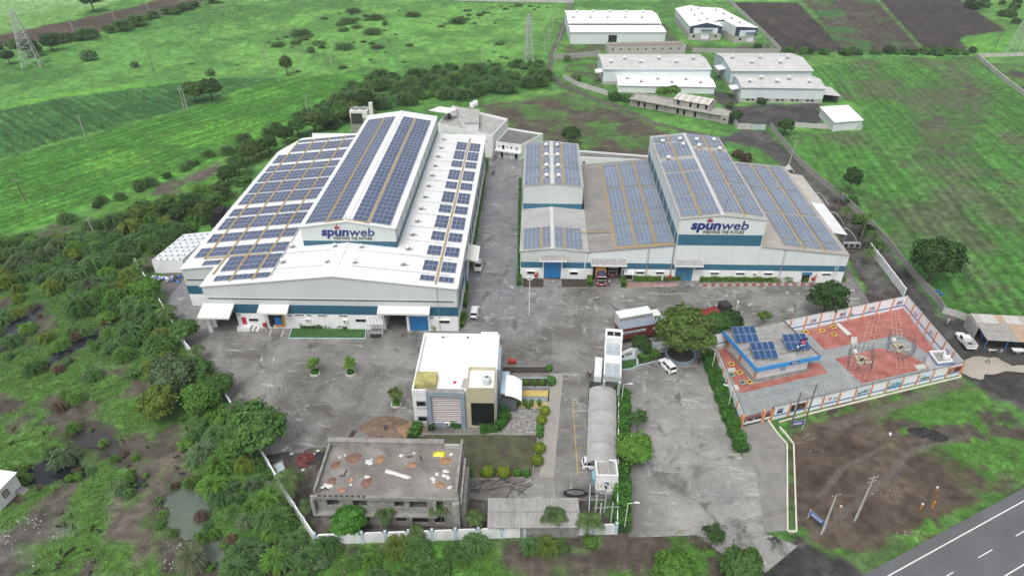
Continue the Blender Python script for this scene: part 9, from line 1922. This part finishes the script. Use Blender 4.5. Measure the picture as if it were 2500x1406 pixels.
# topiary
def ball_mesh(mk, rx, rz, z, n, seed, leaf=.10):
    R = np.random.default_rng(seed); q = nrm(R.normal(size=(n,3))); P = q*np.array([rx,rx,rz])*R.uniform(.9,1.06,n)[:,None]+np.array([0,0,z]); global NR; NR = R; V, Q = leaves(P, q+.4*R.normal(size=(n,3)), leaf, leaf*.7); return npmesh('foliage', V, Q, LM[mk], np.repeat(R.uniform(.1,.9,n),4)*.6)
B1 = ball_mesh('lime', 1.0, .8, .85, 900, 1, .12); B2 = ball_mesh('hedge', .5, .75, 1.15, 420, 2, .1); B3 = ball_mesh('hedged', .6, .6, .6, 380, 3, .11)
stem = MB().tube((0,0,0),(0,0,.8),.05,.04,6).mesh('stem', M('bark', (.1,.075,.055)))
for i, (px, py, s, lb) in enumerate(((1192,1160,1.05,'left lime topiary ball at the foot of the brown lawn'),(1231,1162,1.05,'second lime topiary ball at the foot of the brown lawn'),(1312,1132,1.0,'lower lime topiary ball beside the drive strip'),(1317,1102,1.0,'third lime topiary ball beside the drive strip'),(1322,1032,.9,'lime topiary ball with a pink bloom beside the pebbles'),(1330,1010,.9,'upper lime topiary ball beside the pebbles'))):
    t = thing('topiary_ball', lb, 'topiary', (*G(px,py),.08), rnd.random()*6, 'lime topiary balls'); t.scale = (s,s,s); link('foliage', B1, t); link('stem', stem, t)
for k, (y, xs_, lb) in enumerate(((946,(1256,1272,1285,1304,1323),'green lollipop shrub in the row above the yellow walk'),(994,(1252,1266,1282,1297,1316),'green lollipop shrub in the row below the blue walk'))):
    for i, px in enumerate(xs_): t = thing('topiary_tree', lb+', %s from the office' % ('first','second','third','fourth','fifth')[i], 'topiary', (*G(px,y),.08), rnd.random()*6, 'lollipop shrubs'); t.scale = (.85,.85,1.0); link('foliage', B2, t); link('stem', stem, t)
for i, (px, py, s, lb) in enumerate(((1340,905,1.1,'shrub at the yard corner of the garden'),(1345,938,1.5,'large shrub at the drive corner of the garden'),(1318,1052,1.1,'dark shrub below the pebble court'),(1318,1066,1.0,'leafy shrub beside the brown lawn corner'),(1262,1160,1.1,'dark shrub right of the lime balls'),(1285,1162,1.0,'low shrub at the lawn foot'),(1145,1160,1.0,'shrub beside the grey block wall'),(1176,1158,.7,'small dark shrub left of the lime balls'),(1258,996,.8,'low round shrub under the lollipop row'),(1290,997,.8,'pale low shrub under the lollipop row'),(1240,990,1.2,'shrub beside the office porch'))):
    t = thing('garden_shrub', lb, 'shrub', (*G(px,py),.05), rnd.random()*6, 'garden shrubs'); t.scale = (s,s,s); link('foliage', B3, t)
# --- weeds and crops nobody could count
def tufts(name, label, mk, xs, ys_, zs, size, blades, tone_seed):
    global NR; NR = np.random.default_rng(tone_seed); n = len(xs); k = blades
    P = np.repeat(np.stack([xs,ys_,zs],1), k, 0); a = NR.uniform(0,2*math.pi,n*k); s = np.repeat(size*NR.uniform(.6,1.4,n), k); off = np.stack([np.cos(a),np.sin(a),np.zeros(n*k)],1)
    N = off*.75+np.array([0,0,.8]); D = off*.8+np.array([0,0,.55]); P = P+off*(s*.45)[:,None]+np.array([0,0,1])*(s*.32)[:,None]
    V, Q = leaves(P, N, s*.62, s*.34, D); T = np.repeat(NR.uniform(0,1,n), k); o = link(name, npmesh(name, V, Q, LM[mk], np.repeat(np.clip(T+NR.uniform(-.15,.15,n*k),0,1),4)*.65)); o['kind'] = 'stuff'; o['label'] = label; return o
gx, gy, gz, gc = LAND; green = gc[:,1] > 1.75*gc[:,0]
def pick(poly, n, seed, need_green=True, inv=False):
    P = GP(poly); xs = [p[0] for p in P]; ys_ = [p[1] for p in P]; I = np.where((gx > min(xs)) & (gx < max(xs)) & (gy > min(ys_)) & (gy < max(ys_)) & (green if need_green else True))[0]
    I = I[sdpoly(gx[I], gy[I], P) > 0]; dY = sdpoly(gx[I], gy[I], YARD_W); I = I[(dY < -.4) & (sdpoly(gx[I], gy[I], COMP_W) < -.3) & (gz[I] > -.13)]
    if len(I) == 0: return None
    Rg = np.random.default_rng(seed); J = Rg.choice(I, n, replace=True, p=(gy[I]**2+85**2)/np.sum(gy[I]**2+85**2)); c = np.sqrt(gy[J]**2+85**2)*.002
    return gx[J]+Rg.normal(size=n)*c*2, gy[J]+Rg.normal(size=n)*c*3, gz[J]-.02
W_ = pick([(-200,600),(0,575),(140,560),(330,505),(560,470),(480,560),(390,650),(400,740),(470,860),(560,990),(640,1118),(770,1335),(1505,1308),(1700,1312),(1790,1382),(1830,1480),(-200,1480)], 42000, 3); tufts('weed_cover', 'bright green weeds covering the waste ground and verges', 'weed', *W_, .42, 4, 5)
W_ = pick([(1925,1040),(2345,915),(2500,1060),(2500,1200),(2150,1380),(1945,1340)], 5000, 4); tufts('weed_cover', 'low grass patches on the bare plot', 'weed', *W_, .22, 4, 6)
W_ = pick([(0,392),(150,350),(440,275),(545,245),(690,193),(880,180),(948,184),(760,292),(540,385),(250,485),(0,575)], 26000, 7, False); tufts('crop_plants', 'leafy plants of the bright crop field', 'crop', *W_, .5, 3, 8)
W_ = pick([(1968,168),(2380,138),(2500,232),(2560,300),(2560,800),(2300,764),(2140,578),(1892,326),(2108,320),(2112,262)], 24000, 9); tufts('crop_plants', 'sparse leafy plants of the right crop field', 'crop', *W_, .42, 3, 10)
W_ = pick([(0,270),(440,202),(690,190),(440,268),(150,345),(0,388)], 12000, 11, False); tufts('crop_plants', 'plants of the darker crop strip', 'mid', *W_, .5, 3, 12)

# ------------------------------------------------------------------ haze: one closed box of even, pale air round the whole place
hz = MB().box(-2200,2200,-600,2600,-3,88).build('haze', [], None); hz['kind'] = 'stuff'; hz['label'] = 'thin pale haze over the whole plain'
hm_ = bpy.data.materials.new('haze_air'); hm_.use_nodes = True; n_ = hm_.node_tree.nodes; n_.remove(n_['Principled BSDF']); pv_ = n_.new('ShaderNodeVolumePrincipled')
pv_.inputs['Color'].default_value = (.86,.92,1.0,1); pv_.inputs['Density'].default_value = .00014; pv_.inputs['Anisotropy'].default_value = .0
hm_.node_tree.links.new(pv_.outputs[0], n_['Material Output'].inputs['Volume']); hz.data.materials.append(hm_)
